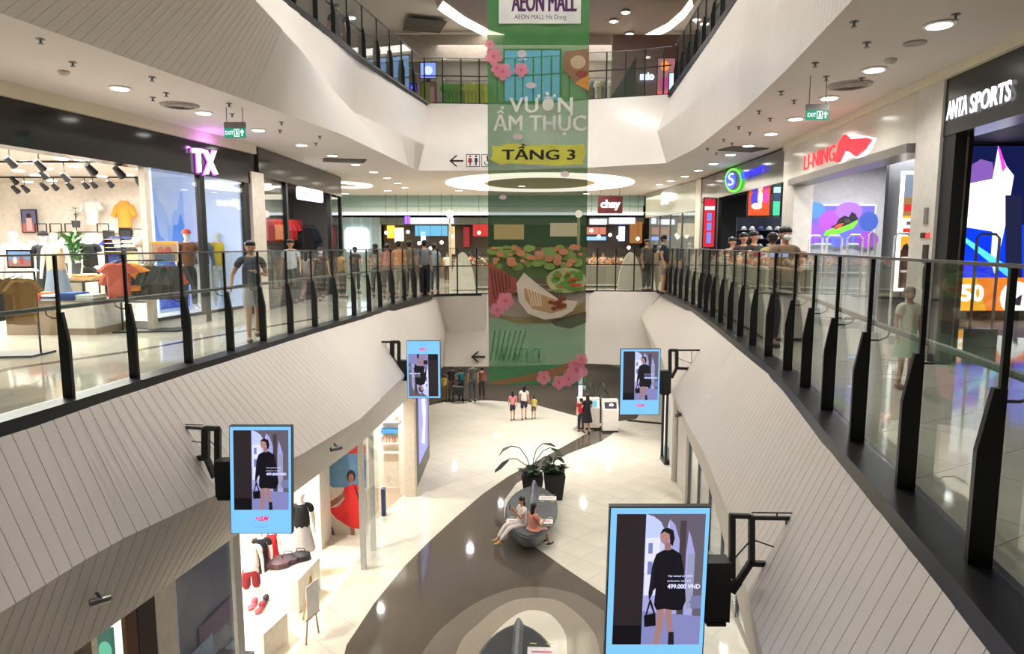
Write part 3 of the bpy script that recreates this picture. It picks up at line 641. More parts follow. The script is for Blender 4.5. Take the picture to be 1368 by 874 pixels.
# display table with folded clothes
ta, tb = WY(78, 440, 11.6), WY(141, 440, 11.9)
t = thing('display_table', 'low wooden display table with a white front in the fashion shop', 'table', ((ta.x + tb.x) / 2, 12.0, 0))
b = MB(); b.box(ta.x - .9, ta.x, 11.6, 12.5, 0, .58); part('wooden_box', b, mat('greyed_wood', col(150, 128, 106), .4, noise=.1, nscale=4), t)
b = MB(); b.box(ta.x, tb.x, 11.6, 12.5, .12, .58); part('white_front', b, flat(225, 220, 212, .2), t)
b = MB(); b.box(ta.x, tb.x, 11.62, 12.45, 0, .12); part('plinth', b, mat('greyed_wood2', col(150, 128, 106), .4, noise=.1, nscale=4), t)
b = MB(); b.box(ta.x - .92, tb.x + .02, 11.58, 12.52, .58, .6); part('table_top', b, flat(120, 104, 88, .3), t)
def folded(label, x, y, z, w, d, n, cols, group):
    for i in range(n):
        b = MB(); jx = .01 * math.sin(i * 2.3 + x); b.box(x - w / 2 + jx, x + w / 2 + jx, y - d / 2, y + d / 2, z + i * .032, z + i * .032 + .014); b.box(x - w / 2 + jx + .01, x + w / 2 + jx - .01, y - d / 2 + .008, y + d / 2 - .008, z + i * .032 + .014, z + i * .032 + .030)
        single('folded_shirt', b, cloth(*cols[i % len(cols)]), '%s, %s from the bottom' % (label, ORD[i].replace('nearest', 'first')), 'shirt', (x, y, z + i * .032), group)
fx = ta.x - .75
for i, (cc, nm) in enumerate([([(240, 240, 238)], 'white'), ([(216, 72, 48), (236, 120, 80)], 'red'), ([(226, 226, 230), (60, 80, 140)], 'white and blue'), ([(36, 66, 140), (40, 80, 160)], 'dark blue'), ([(190, 210, 196), (235, 235, 235)], 'pale green')]):
    folded('%s folded shirt on the low wooden table' % nm, fx + i * (tb.x - fx) / 4.6, 11.85, .602, .32, .42, 3 + i % 2, cc, 'folded %s shirts on the low table' % nm)
# second table behind, wooden top with bags
p = WY(60, 372, 14.6); q = WY(120, 372, 14.6); t = thing('display_table', 'dark display table behind the low one with a wooden tray', 'table', ((p.x + q.x) / 2, 14.9, 0))
b = MB(); b.box(p.x, q.x, 14.4, 15.3, .76, .8); part('table_top', b, flat(50, 44, 40), t)
for x in (p.x + .05, q.x - .05):
    for y in (14.45, 15.25): b = MB(); b.box(x - .02, x + .02, y - .02, y + .02, 0, .76); part('leg', b, black_metal, t)
b = MB(); b.box(p.x + .3, q.x + .1, 14.5, 15.1, .8, .86); single('tray', b, wood, 'wooden tray on the dark display table', 'tray', (p.x + .6, 14.8, .8))
b = MB()
for i in range(3): folded('ochre folded shirt on the dark table, %s stack' % ('left', 'middle', 'right')[i], p.x + .35 + .45 * i, 14.75, .862, .3, .36, 2, [(190, 130, 60), (200, 170, 120)], 'ochre folded shirts on the dark table')
# bushy plant
def leafy(label, x, y, z, h, r, n, pot, lm=None, cat='plant', name='potted_plant', seed=3, ls=.12):
    rnd = random.Random(seed); t = thing(name, label, cat, (x, y, z))
    b = MB(); b.lathe(pot, (x, y, z), 14); part('pot', b, black_metal if not lm else flat(60, 60, 62), t)
    zt = z + pot[-1][1]; b = MB(); b.tube([(x, y, zt), (x, y, zt + h * .6)], .015, 6); part('stem', b, leaf_m, t)
    for i in range(n):
        a = rnd.random() * 2 * PI; u = rnd.random(); rr = r * (.3 + .7 * rnd.random()); p0 = Vector((x + rr * .4 * math.cos(a), y + rr * .4 * math.sin(a), zt + h * u * .9)); d = Vector((math.cos(a), math.sin(a), .5 + rnd.random() * .8)).normalized(); sd = Vector((-math.sin(a), math.cos(a), 0)) * ls * .3
        L_ = ls * (1 + rnd.random()); b = MB(); m1 = p0 + d * L_ * .5 + Vector((0, 0, .02)); tip = p0 + d * L_ - Vector((0, 0, L_ * .2))
        b.add([p0, m1 - sd, m1 + sd, tip, m1 - Vector((0, 0, .01))], [[0, 1, 4], [0, 4, 2], [1, 3, 4], [4, 3, 2]]); part('leaf', b, lm or leaf_m, t)
    return t
p = WY(98, 350, 15.5); leafy('bushy green plant behind the mannequin in the fashion shop', p.x, 15.5, .9, .65, .40, 110, [(.12, 0), (.16, .25)], mat('bright_leaf', col(62, 110, 50), .5, noise=.3), seed=5, ls=.18)
b = MB(); b.box(p.x - .35, p.x + .35, 15.2, 15.8, 0, .9); single('plinth', b, off_white, 'white plinth under the bushy plant', 'plinth', (p.x, 15.5, 0))

# ------------------------------------------------------------------ figures
WORK = bpy.data.scenes.new('workbench')
def skin_mesh(name, nodes, edges, m, level=1):
    names = list(nodes); me = bpy.data.meshes.new(name)
    me.from_pydata([nodes[k][0] for k in names], [(names.index(a), names.index(b)) for a, b in edges], [])
    o = bpy.data.objects.new(name, me); WORK.collection.objects.link(o); md = o.modifiers.new('Skin', 'SKIN'); md.use_smooth_shade = True
    sv = me.skin_vertices[0].data
    adj = {k: set() for k in names}
    for a, b in edges: adj[a].add(b); adj[b].add(a)
    seen = set()
    for i, k in enumerate(names):
        r = nodes[k][1]; sv[i].radius = r if isinstance(r, tuple) else (r, r)
        sv[i].use_root = False
    for i, k in enumerate(names):
        if k not in seen:
            sv[i].use_root = True; st = [k]
            while st:
                q = st.pop()
                if q in seen: continue
                seen.add(q); st += list(adj[q])
    sb = o.modifiers.new('Sub', 'SUBSURF'); sb.levels = level
    WORK.view_layers[0].update(); dg = WORK.view_layers[0].depsgraph
    nm = bpy.data.meshes.new_from_object(o.evaluated_get(dg)); nm.name = name
    bpy.data.objects.remove(o); bpy.data.meshes.remove(me); nm.materials.clear(); nm.materials.append(m)
    nm.polygons.foreach_set('use_smooth', [True] * len(nm.polygons)); return nm
V = Vector
def figure(label, loc, rz=0, H=1.7, top=(200, 200, 200), bottom=(40, 40, 50), kind='trousers', hair='short', pose=None, manneq=False, sleeve='short', name='person', cat='person', group=None, hat=None, mask=False, hairc=None, level=1, legs=True, shoes=(30, 30, 32), hands=True, bare=None, noclothes=False):
    k = H / 1.70
    J = dict(pel=V((0, 0, .95)), bel=V((0, 0, 1.09)), che=V((0, 0, 1.27)), nb=V((0, .01, 1.41)), nk=V((0, .0, 1.475)), jaw=V((0, -.015, 1.535)), hm=V((0, -.005, 1.60)), ht=V((0, .008, 1.655)),
             sl=V((-.165, 0, 1.385)), sr=V((.165, 0, 1.385)), el=V((-.215, .02, 1.12)), er=V((.215, .02, 1.12)), wl=V((-.225, -.05, .89)), wr=V((.225, -.05, .89)),
             hl=V((-.085, 0, .90)), hr=V((.085, 0, .90)), kl=V((-.095, -.02, .50)), kr=V((.095, -.02, .50)), al=V((-.10, .01, .085)), ar=V((.10, .01, .085)))
    if pose: J.update({a: V(c) for a, c in pose.items()})
    t = thing(name, label, cat, loc, rz, group, k)
    bm_ = manq if manneq else skin_m
    R = dict(pel=(.135, .095), bel=(.115, .085), che=(.135, .098), nb=(.062, .055), nk=.036, jaw=.058, hm=.088, ht=.066, sl=.052, sr=.052, el=.038, er=.038, wl=.025, wr=.025, hl=.082, hr=.082, kl=.054, kr=.054, al=.036, ar=.036)
    N = {q: (J[q], R[q]) for q in J}; N['fl'] = (J['al'] + V((-.01, -.13, -.05)), (.036, .022)); N['fr'] = (J['ar'] + V((.01, -.13, -.05)), (.036, .022))
    E = [('pel', 'bel'), ('bel', 'che'), ('che', 'nb'), ('nb', 'nk'), ('nk', 'jaw'), ('jaw', 'hm'), ('hm', 'ht'), ('nb', 'sl'), ('nb', 'sr'), ('sl', 'el'), ('sr', 'er'), ('el', 'wl'), ('er', 'wr'), ('pel', 'hl'), ('pel', 'hr'), ('hl', 'kl'), ('hr', 'kr'), ('kl', 'al'), ('kr', 'ar'), ('al', 'fl'), ('ar', 'fr')]
    for s_, w, e in (('l', 'wl', 'el'), ('r', 'wr', 'er')):
        d = (J[w] - J[e]).normalized(); pm = J[w] + d * .055; N['p' + s_] = (pm, (.026, .03)); E.append((w, 'p' + s_))
        if hands:
            side = V((0, -1, 0)) if abs(d.y) < .8 else V((1, 0, 0)); side = (side - d * side.dot(d)).normalized(); nn = d.cross(side) * (1 if s_ == 'l' else -1)
            for i, (u, ln) in enumerate(((-.024, .05), (-.008, .06), (.008, .064), (.024, .056))):
                a = pm + d * .01 + side * u; N['f%s%da' % (s_, i)] = (a, .009); N['f%s%db' % (s_, i)] = (a + d * ln * .6 + nn * .008, .0085); N['f%s%dc' % (s_, i)] = (a + d * ln * 1.05 + nn * .026, .007)
                E += [('f%s%da' % (s_, i), 'f%s%db' % (s_, i)), ('f%s%db' % (s_, i), 'f%s%dc' % (s_, i))]
            a = pm + side * .015 - d * .01; N['t%sa' % s_] = (a, .010); N['t%sb' % s_] = (a + side * .035 + d * .02, .009); N['t%sc' % s_] = (a + side * .042 + d * .045, .008); E += [('t%sa' % s_, 't%sb' % s_), ('t%sb' % s_, 't%sc' % s_)]
    if not legs:
        for q in ('kl', 'kr', 'al', 'ar', 'fl', 'fr'): N.pop(q)
        E = [e for e in E if e[0] in N and e[1] in N]
    me = skin_mesh('body', N, E, bm_, level); link('body', me, t)
    C = lambda q, dr: (J[q], tuple(x + dr for x in R[q]) if isinstance(R[q], tuple) else R[q] + dr)
    if not noclothes:
        hem = J['pel'] + V((0, -.0, -.07))
        n2 = dict(hem=(hem, (.185, .145)), bel=C('bel', .045), che=C('che', .028), nb=(J['nb'] - V((0, 0, .012)), (.082, .07)), sl=C('sl', .016), sr=C('sr', .016)); e2 = [('hem', 'bel'), ('bel', 'che'), ('che', 'nb'), ('nb', 'sl'), ('nb', 'sr')]
        if sleeve:
            f = .55 if sleeve == 'short' else 1
            for a, c, w in (('sl', 'el', 'wl'), ('sr', 'er', 'wr')):
                n2['q' + a] = (J[a].lerp(J[c], f), .058 if f < 1 else .050); e2.append((a, 'q' + a))
                if f == 1: n2['w' + a] = (J[c].lerp(J[w], .92), .036); e2.append(('q' + a, 'w' + a))
        link('dress_top' if kind == 'dress' else 'top', skin_mesh('top', n2, e2, cloth(*top), level), t)
        if kind in ('trousers', 'shorts'):
            f = .93 if kind == 'trousers' else .85
            wa = J['pel'] + V((0, 0, .10)); n3 = dict(wa=(wa, (.150, .115)), pl=(J['pel'], (.16, .125)), hl=C('hl', .020), hr=C('hr', .020)); e3 = [('wa', 'pl'), ('pl', 'hl'), ('pl', 'hr')]
            for a, c, d in (('hl', 'kl', 'al'), ('hr', 'kr', 'ar')):
                if kind == 'shorts': n3['k' + a] = (J[a].lerp(J[c], .88), .088); e3.append((a, 'k' + a))
                else: n3['k' + a] = (J[c], .074); n3['a' + a] = (J[c].lerp(J[d], f), .062); e3 += [(a, 'k' + a), ('k' + a, 'a' + a)]
            link(kind, skin_mesh(kind, n3, e3, cloth(*bottom), level), t)
        else:
            z0 = {'skirt': .50, 'dress': .55, 'mini': .68}.get(kind, .5); b = MB(); px_ = J['pel']
            c0 = (J['kl'] + J['kr']) / 2
            rows = []
            for i in range(6):
                f = i / 5; z = px_.z + .10 - f * (px_.z + .10 - z0); cx_, cy_ = px_.x, px_.y * (1 - f); r = .135 + .10 * f
                rows.append([(cx_ + r * (1 + .05 * f * math.sin(7 * a * 2 * PI / 28)) * math.cos(a * 2 * PI / 28), cy_ + r * .8 * (1 + .05 * f * math.sin(7 * a * 2 * PI / 28)) * math.sin(a * 2 * PI / 28), z) for a in range(29)])
            b.grid(rows); lpart('skirt', b, cloth(*bottom), t, True)
    if legs and not manneq:
        for a in ('al', 'ar'):
            b = MB(); q = J[a]; b.ball((q.x, q.y - .05, q.z - .045), .048, .135, .04, 10); lpart('shoe', b, flat(*shoes), t, True)
    if not manneq:
        h = J['hm']; hc = hair_m if not hairc else flat(*hairc)
        b = MB(); b.ball((h.x, h.y + .020, h.z + .043), .093, .096, .072, 14); b.ball((h.x, h.y + .038, h.z - .005), .079, .058, .085, 12)
        if hair == 'long': b.ball((h.x, h.y + .07, h.z - .10), .085, .045, .17, 12)
        lpart('hair', b, hc, t, True)
        for sx in (-1, 1): b = MB(); b.ball((h.x + sx * .028, h.y - .074, h.z - .004), .010, .006, .0055, 8); lpart('eye', b, hair_m, t)
        for sx in (-1, 1): b = MB(); b.ball((h.x + sx * .078, h.y + .005, h.z - .012), .012, .018, .026, 8); lpart('ear', b, skin_m, t)
        b = MB(); b.ball((h.x, h.y - .080, h.z - .026), .012, .016, .018, 8); lpart('nose', b, skin_m, t, True)
        b = MB(); b.ball((h.x, h.y - .073, h.z - .052), .022, .007, .006, 8); lpart('mouth', b, flat(150, 70, 66), t)
        if mask: b = MB(); b.ball((h.x, h.y - .058, h.z - .045), .062, .042, .042, 12); lpart('face_mask', b, flat(235, 238, 240), t, True)
    if hat:
        h = J['hm']; b = MB(); b.lathe([(.088, 0), (.09, .03), (.07, .08), (.02, .10)], (h.x, h.y, h.z + .02), 16); b.hexa([(h.x + .07 * math.cos(a), h.y - .06 + .11 * math.sin(a)) for a in [PI + i * PI / 8 for i in range(9)]], h.z + .018, h.z + .03); lpart('cap', b, cloth(*hat), t)
    return t
walk = dict(kl=(-.09, -.16, .52), al=(-.09, -.12, .09), kr=(.09, .05, .50), ar=(.09, .26, .14), el=(-.22, .08, 1.13), wl=(-.24, .10, .90), er=(.22, -.06, 1.13), wr=(.22, -.20, .93))
def stand(px, foot, head, z=0.0):
    p = W(px, foot, z); return p, max(.5, (WY(px, head, p.y).z - z))
# ------------------------------------------------------------------ people on the middle floor
def person(px, foot, head, label, z=0.0, **k):
    p, H = stand(px, foot, head, z); return figure(label, p, H=H, **k)
person(340, 457, 322, 'man in a navy T-shirt and pale shorts walking behind the left railing', top=(52, 62, 84), bottom=(176, 178, 184), kind='shorts', rz=.5, level=2, pose=dict(walk, er=(.25, .0, 1.12), wr=(.04, -.20, 1.20), wl=(-.34, -.10, .92), el=(-.30, .03, 1.14)))
person(391, 410, 320, 'man in a white shirt and dark trousers walking on the left walkway', top=(206, 212, 222), bottom=(30, 32, 44), rz=.3, pose=walk)
person(430, 402, 331, 'masked woman in dark clothes walking past the dark left shop', top=(58, 50, 54), bottom=(60, 44, 46), mask=True, hair='long', pose=walk, rz=.5)
person(412, 404, 336, 'woman in a grey floral top behind the man in white', top=(170, 162, 160), bottom=(150, 110, 104), hair='long', rz=PI - .4, pose=walk)
person(458, 398, 334, 'person in an ochre top beside the dark left shop corner', top=(170, 136, 84), bottom=(60, 56, 52), rz=2.4)
person(476, 392, 330, 'person in dark clothes in front of the glowing white shop sign', top=(44, 42, 46), bottom=(36, 36, 44), rz=2.9)
for i, (px, foot, head, top, bot, desc, kd, hr) in enumerate([
    (503, 397, 326, (150, 146, 140), (40, 40, 44), 'woman in a black and white patterned top queueing with her back turned', 'trousers', 'long'),
    (518, 398, 326, (188, 128, 118), (60, 54, 56), 'person in a pinkish top queueing next to the orange shirt', 'trousers', 'short'),
    (534, 399, 322, (206, 136, 90), (150, 140, 128), 'broad person in an orange floral shirt seen from behind', 'trousers', 'short'),
    (548, 397, 322, (120, 108, 88), (60, 60, 60), 'person in a patterned olive top right of the orange shirt', 'trousers', 'short'),
    (568, 397, 321, (112, 116, 120), (24, 24, 30), 'man in a grey shirt and black trousers at the railing corner', 'trousers', 'short'),
    (581, 393, 326, (150, 176, 200), (60, 70, 90), 'person in a pale blue top beyond the man in grey', 'trousers', 'short')]):
    person(px, foot, head, desc, top=top, bottom=bot, kind=kd, hair=hr, rz=PI + .3 * math.sin(i * 2), group='people queueing by the food court')
person(863, 389, 320, 'person in grey at the far right railing corner', top=(96, 92, 88), bottom=(60, 56, 54), rz=.6)
person(874, 389, 326, 'woman in a beige top at the far right railing corner', top=(186, 160, 120), bottom=(190, 170, 150), hair='long', rz=2.6)
person(885, 393, 315, 'man in a dark blue shirt and cap at the start of the right walkway', top=(38, 44, 58), bottom=(150, 130, 120), kind='shorts', rz=1.2, hat=(24, 26, 36))
def at_xy(px, Y, head, label, **k):
    q = WY(px, head, Y); return figure(label, (q.x, Y, 0), H=q.z, **k)
at_xy(1050, 10.2, 303, 'man with a white face mask in a brown patterned shirt standing at the goods island', top=(120, 98, 76), bottom=(40, 38, 40), mask=True, rz=.1, level=2, pose=dict(wl=(-.10, -.26, 1.12), wr=(.10, -.26, 1.12), el=(-.24, -.03, 1.14), er=(.24, -.03, 1.14)))
at_xy(1033, 12.6, 311, 'person with dark hair in a yellowish top left of the masked man', top=(186, 176, 110), bottom=(50, 50, 50), rz=2.8)
at_xy(1008, 13.8, 309, 'person in black with the head raised behind the goods island', top=(36, 34, 36), bottom=(40, 40, 44), rz=.4, hair='long')
at_xy(994, 14.6, 311, 'woman in a dark top behind the goods island', top=(60, 40, 42), bottom=(40, 40, 44), rz=0, hair='long')
at_xy(979, 15.6, 317, 'shorter person in pale clothes at the far side of the goods island', top=(180, 160, 150), bottom=(70, 60, 60), rz=.2)
person(1207, 519, 384, 'little girl in a pale mint dress standing behind the right railing', top=(228, 232, 216), bottom=(186, 222, 196), kind='dress', hair='short', hairc=(40, 30, 26), rz=.2, level=2, sleeve='short', shoes=(140, 90, 84))

# ------------------------------------------------------------------ goods in the left fashion shop
def manq_at(px, Y, head, label, z=0, H=None, **k):
    q = WY(px, head, Y); return figure(label, (q.x, Y, z), H=(H or q.z - z), manneq=True, name='mannequin', cat='mannequin', hands=False, **k)
manq_at(71, 13.2, 308, 'white mannequin in a beige top and denim skirt at the front of the fashion shop', top=(206, 180, 150), bottom=(118, 132, 150), kind='skirt', sleeve=None, rz=.3)
manq_at(57, 14.2, 309, 'white mannequin in a black tee behind the one in denim', top=(24, 24, 28), bottom=(30, 30, 32), rz=.3, hat=(20, 20, 22))
manq_at(118, 16.0, 309, 'white mannequin in a black tee beside the bushy plant', top=(20, 20, 22), bottom=(40, 40, 40), rz=.2)
manq_at(43, 15.0, 319, 'white mannequin in a white tee near the left picture edge', top=(236, 236, 236), bottom=(225, 222, 218), rz=.5)
manq_at(17, 13.5, 306, 'white mannequin in white clothes at the left picture edge', top=(240, 236, 230), bottom=(230, 228, 222), rz=.4)
def in_window(px, label, o, **k):
    s_ = FL.s_at(px, o); q = FL.p(s_, o, .16); d = q.normalized(); return figure(label, q, H=1.72, manneq=True, name='mannequin', cat='mannequin', hands=False, rz=.75, group='window mannequins', **k)
in_window(248, 'mannequin in a brown top, black trousers and red cap in the shop window', -.75, top=(120, 74, 40), bottom=(24, 22, 24), hat=(206, 84, 70))
in_window(268, 'mannequin in a denim jacket and white trousers in the shop window', -.8, top=(92, 106, 136), bottom=(226, 224, 220), sleeve='long')
in_window(289, 'mannequin in a yellow tee and pale trousers in the shop window', -.65, top=(238, 206, 40), bottom=(212, 212, 206))
in_window(302, 'mannequin in a pale blue top and light blue cap in the shop window', -.95, top=(150, 178, 214), bottom=(200, 196, 180), hat=(110, 190, 214))
# garments along the back
hang = [(83, 'black jacket', (28, 28, 30)), (91, 'cream shirt', (228, 220, 206)), (99, 'navy suit jacket', (44, 50, 66)), (108, 'white shirt', (236, 236, 236)), (131, 'grey tee', (150, 150, 156)), (136, 'white tee', (244, 244, 244)), (143, 'white sweatshirt', (236, 238, 240)), (150, 'dark blue tee', (40, 56, 120)), (178, 'beige shirt', (214, 196, 150)), (184, 'pale yellow shirt', (226, 206, 140)), (193, 'grey shirt', (140, 140, 142)), (199, 'brown shirt', (120, 100, 84))]
rr = WY(78, 310, 18.6), WY(152, 310, 18.6); rack('long black rail of shirts and jackets along the back of the fashion shop', rr[0].x, 18.6, rr[1].x, 18.6, 0, rr[0].z - .0)
rr = WY(174, 306, 18.6), WY(202, 306, 18.6); rack('short black rail of shirts at the right of the fashion shop', rr[0].x, 18.6, rr[1].x, 18.6, 0, rr[0].z)
for x, d, c in hang: q = WY(x, 311, 18.6); garment('%s hanging on the back rail of the fashion shop' % d, (q.x, 18.6, q.z - .12), .35, c, .62, .74, 'shirt' not in d and 'tee' not in d, 'garments on the back rails')
q = WY(99, 318, 18.5); b = MB(); b.slab([(q.x - .03, 18.45, q.z), (q.x + .03, 18.45, q.z), (q.x + .05, 18.45, q.z - .42), (q.x, 18.45, q.z - .48), (q.x - .05, 18.45, q.z - .42)], (0, .01, 0)); single('necktie', b, flat(196, 60, 44), 'red tie over the navy suit jacket', 'tie', (q.x, 18.45, q.z))
q = WY(165, 269, 20.6)
def torso(label, px, top_y, bot_y, Y, c, pants=None):
    a = WY(px, top_y, Y); e = WY(px, bot_y, Y); t = thing('torso_form', label, 'mannequin', (a.x, Y, e.z)); h = a.z - e.z
    b = MB(); b.lathe([(.17, .0), (.16, .25 * h), (.20, .55 * h), (.22, .78 * h), (.10, .93 * h), (.05, .95 * h), (.045, h)], (a.x, Y, e.z), 14, sx=1, sy=.6); part('form', b, manq, t, True)
    b = MB(); b.lathe([(.20, .22 * h), (.19, .4 * h), (.235, .60 * h), (.245, .82 * h), (.11, .95 * h)], (a.x, Y, e.z), 14, sx=1, sy=.62)
    for s_ in (-1, 1): b.tube([(a.x + s_ * .19, Y, e.z + .82 * h), (a.x + s_ * .33, Y - .03, e.z + .52 * h)], [.09, .085], 8)
    part('tee', b, cloth(*c), t, True)
    if pants: b = MB(); b.lathe([(.19, -.05), (.21, .1 * h), (.19, .26 * h)], (a.x, Y, e.z), 14, sx=1, sy=.62); part('shorts', b, cloth(*pants), t, True)
torso('wall mounted torso wearing an orange tee and black shorts', 165, 266, 315, 20.5, (222, 142, 54), (20, 20, 22))
torso('wall mounted torso wearing a patterned white shirt', 121, 264, 300, 20.5, (206, 206, 200))
for px, w in ((55, 'left'), (75, 'middle left'), (95, 'middle'), (138, 'right')):
    a = WY(px - 8, 312, 20.4); c = WY(px + 6, 299, 20.4); t = thing('wall_shelf', 'black metal framed shelf on the back wall, %s' % w, 'shelf', (a.x, 20.5, a.z))
    b = MB(); b.box(a.x, c.x, 20.4, 20.98, a.z, a.z + .03); part('board', b, wood, t)
    for xx in (a.x, c.x): b = MB(); b.bar((xx, 20.42, a.z), (xx, 20.42, c.z), .025, .025); part('upright', b, black_metal, t)
    b = MB(); b.bar((a.x, 20.42, c.z), (c.x, 20.42, c.z), .025, .025); part('crossbar', b, black_metal, t)
for i in range(4):
    a = WY(160, 318 + i * 5.5, 18.4); folded('folded sweater pile on the shelves under the orange torso, row %s' % ('top', 'second', 'third', 'lowest')[i], a.x + .05 * i, 18.6, a.z - .02, .5, .4, 2, [(60, 70, 110), (210, 200, 180), (230, 230, 226), (40, 44, 60)][i:i + 1] * 2, 'sweater piles')
a = WY(150, 318, 18.8); c = WY(174, 345, 18.8); t = thing('shelf_unit', 'black shelf unit with folded sweaters under the orange torso', 'shelf', (a.x, 18.8, 0))
for xx in (a.x, c.x): b = MB(); b.box(xx - .015, xx + .015, 18.4, 18.9, 0, a.z + .2); part('upright', b, black_metal, t)
for i in range(4): zz = WY(160, 318 + i * 5.5, 18.4).z - .045; b = MB(); b.box(a.x, c.x, 18.4, 18.9, zz, zz + .02); part('board', b, wood, t)
def picture(label, x0, x1, y0, y1, Y, base, shapes, name='framed_poster', cat='poster', es=.0, th=.03, frame=None, edge=.03, stand=None):
    a = WY(x0, y1, Y); c = WY(x1, y0, Y); t = thing(name, label, cat, ((a.x + c.x) / 2, Y, a.z))
    b = MB(); b.box(a.x - edge, c.x + edge, Y, Y + th, a.z - edge, c.z + edge); part('frame', b, frame or black_metal, t)
    if stand is not None: b = MB(); b.box(a.x + (c.x - a.x) * .35, c.x - (c.x - a.x) * .35, Y + th, Y + th + .06, stand, c.z - .05); part('stand', b, frame or black_metal, t)
    def M(rgb): return glow(*rgb, es) if es else flat(*rgb)
    b = MB()
    def add(pts, rgb, k): b.add([(a.x + (c.x - a.x) * u, Y - .002 - .0015 * k, c.z + (a.z - c.z) * v) for u, v in pts], [list(range(len(pts)))], M(rgb))
    add([(0, 0), (1, 0), (1, 1), (0, 1)], base, 0)
    for k, (pts, rgb) in enumerate(shapes): add(pts, rgb, k + 1)
    part('print', b, None, t); return t, a, c
def ell(cx, cy, rx, ry, n=16, a0=0): return [(cx + rx * math.cos(2 * PI * i / n + a0), cy + ry * math.sin(2 * PI * i / n + a0)) for i in range(n)]
rect = lambda a, b_, c, d: [(a, b_), (c, b_), (c, d), (a, d)]
picture('small poster of a person in pink on the back wall of the fashion shop', 31, 47, 281, 310, 20.8, (110, 110, 150), [(rect(0, .6, 1, 1), (196, 120, 120)), (ell(.5, .25, .18, .12), (60, 40, 36)), (rect(.3, .35, .7, .95), (232, 190, 190))])
picture('landscape print of a cheering crowd standing on the low rack at the left edge', 12, 40, 336, 356, 11.0, (120, 160, 210), [(rect(0, .55, 1, 1), (190, 130, 130)), (ell(.3, .6, .1, .25), (226, 226, 226)), (ell(.6, .6, .1, .25), (200, 80, 70))])
picture('poster of two smiling faces with a yellow top band beside the shop window', 204, 236, 323, 349, 12.25, (190, 160, 130), [(rect(0, 0, 1, .14), (236, 180, 60)), (ell(.35, .45, .14, .2), (190, 110, 90)), (ell(.65, .45, .14, .2), (180, 100, 80)), (rect(.1, .65, .9, 1), (90, 110, 130))], edge=.01, frame=off_white)
q = WY(102, 304, 20.3); leafy('small cactus in a white pot on the back shelf', q.x, 20.3, q.z, .4, .06, 14, [(.10, 0), (.12, .2)], mat('cactus', col(80, 96, 60), .6), seed=9, ls=.1)

# ------------------------------------------------------------------ left walkway: dark shop
dark = flat(52, 50, 48, .3); dkf = flat(92, 88, 82, .12)
t = shop_room('dark fronted sportswear shop beyond the bright one on the left', FL2, .25, FL2.L - .1, 1.55, 0, 3.2, flat(96, 94, 94), dkf, flat(80, 78, 76), 'L')
b = MB(); FL2.box(b, .2, FL2.L, -.3, .05, 3.15, 3.78); part('fascia', b, flat(62, 60, 58, .15), t)
e1, e2 = FL2.s_at(385), FL2.s_at(431)
for px in (349, 385, 443, 457): s_ = FL2.s_at(px); b = MB(); FL2.box(b, s_ - .06, s_ + .06, -.12, .0, 0, 3.15); part('mullion', b, black_metal, t)
b = MB(); FL2.box(b, FL2.s_at(349), e1, -.07, -.05, .1, 3.1); part('window_pane', b, SHOPGL, t)
b = MB(); FL2.box(b, FL2.s_at(443), FL2.s_at(457), -.07, -.05, .1, 3.1); part('window_pane', b, SHOPGL, t)
sg = thing('shop_sign', 'glowing white rounded shop sign on the dark left shop', 'sign', FL2.p((e1 + e2) / 2, .1, 2.9)); A_, B_ = FL2.p(0, .12, 0), FL2.p(5, .12, 0)
o = WL(399, 266, A_, B_); q = WL(432, 271, A_, B_); r = WL(399, 249, A_, B_)
b = MB(); uu = (q - o); hh = Vector((0, 0, r.z - o.z)); b.slab([o + uu * x + hh * y for x, y in ((.03, .0), (.97, .0), (1, .2), (1, .85), (.97, 1.0), (.03, 1.0), (0, .85), (0, .2))], -FL2.n * .06); part('lit_panel', b, glow(250, 250, 255, 2.5), sg)
b = MB()
for k in range(7): text_on(b, 'OCMUNOG'[k] if False else 'I', o + uu * (.08 + .125 * k) + hh * .25 + FL2.n * .01, uu * .05, hh * .5)
part('letter_strokes', b, glow(170, 178, 190, 1.0), sg)
def dk(px, y, o): A, B = FL2.p(0, o, 0), FL2.p(5, o, 0); return WL(px, y, A, B)
for i in range(7): q = dk(356 + 6.5 * i, 293, -1.25); garment('red sports top on the wall of the dark left shop, %s from the pillar' % ORD[i].replace('nearest', 'first'), q, .7, (196, 40, 44) if i % 3 else (170, 60, 70), .62, .66, True, 'red tops in the dark shop')
q, r = dk(405, 300, -.9), dk(444, 300, -.9); rack('black rack in the dark left shop', q.x, q.y, r.x, r.y, 0, 2.2)
for i in range(6): q = dk(409 + 6 * i, 297, -.9); q.z = 2.12; garment('%s jacket on the dark left shop rack, %s from the left' % (('black', 'navy', 'white and black', 'grey', 'cream', 'bright blue')[i], ORD[i].replace('nearest', 'first')), q, .6, ((24, 24, 28), (30, 36, 60), (190, 190, 190), (110, 110, 112), (210, 200, 180), (40, 90, 200))[i], .66, .85, True, 'jackets in the dark shop')
for i, (px, py) in enumerate([(349, 241), (357, 245), (381, 248), (385, 248), (377, 259)]): q = FL2.p(.8 + i * .7, -.8, 3.19); b = MB(); disc(b, q, .09, 3.17, 3.199, 12); single('ceiling_lamp', b, glow(255, 245, 230, 6), 'round lamp in the dark left shop ceiling, %s from the pillar' % ORD[i].replace('nearest', 'first'), 'light', q, 'dark shop ceiling lamps')
area_light('dark_shop_fill', FL2.p(3, -.8, 3.1), .8, 4, 70)  # added area fill under the dark shop's ceiling, not a fitting

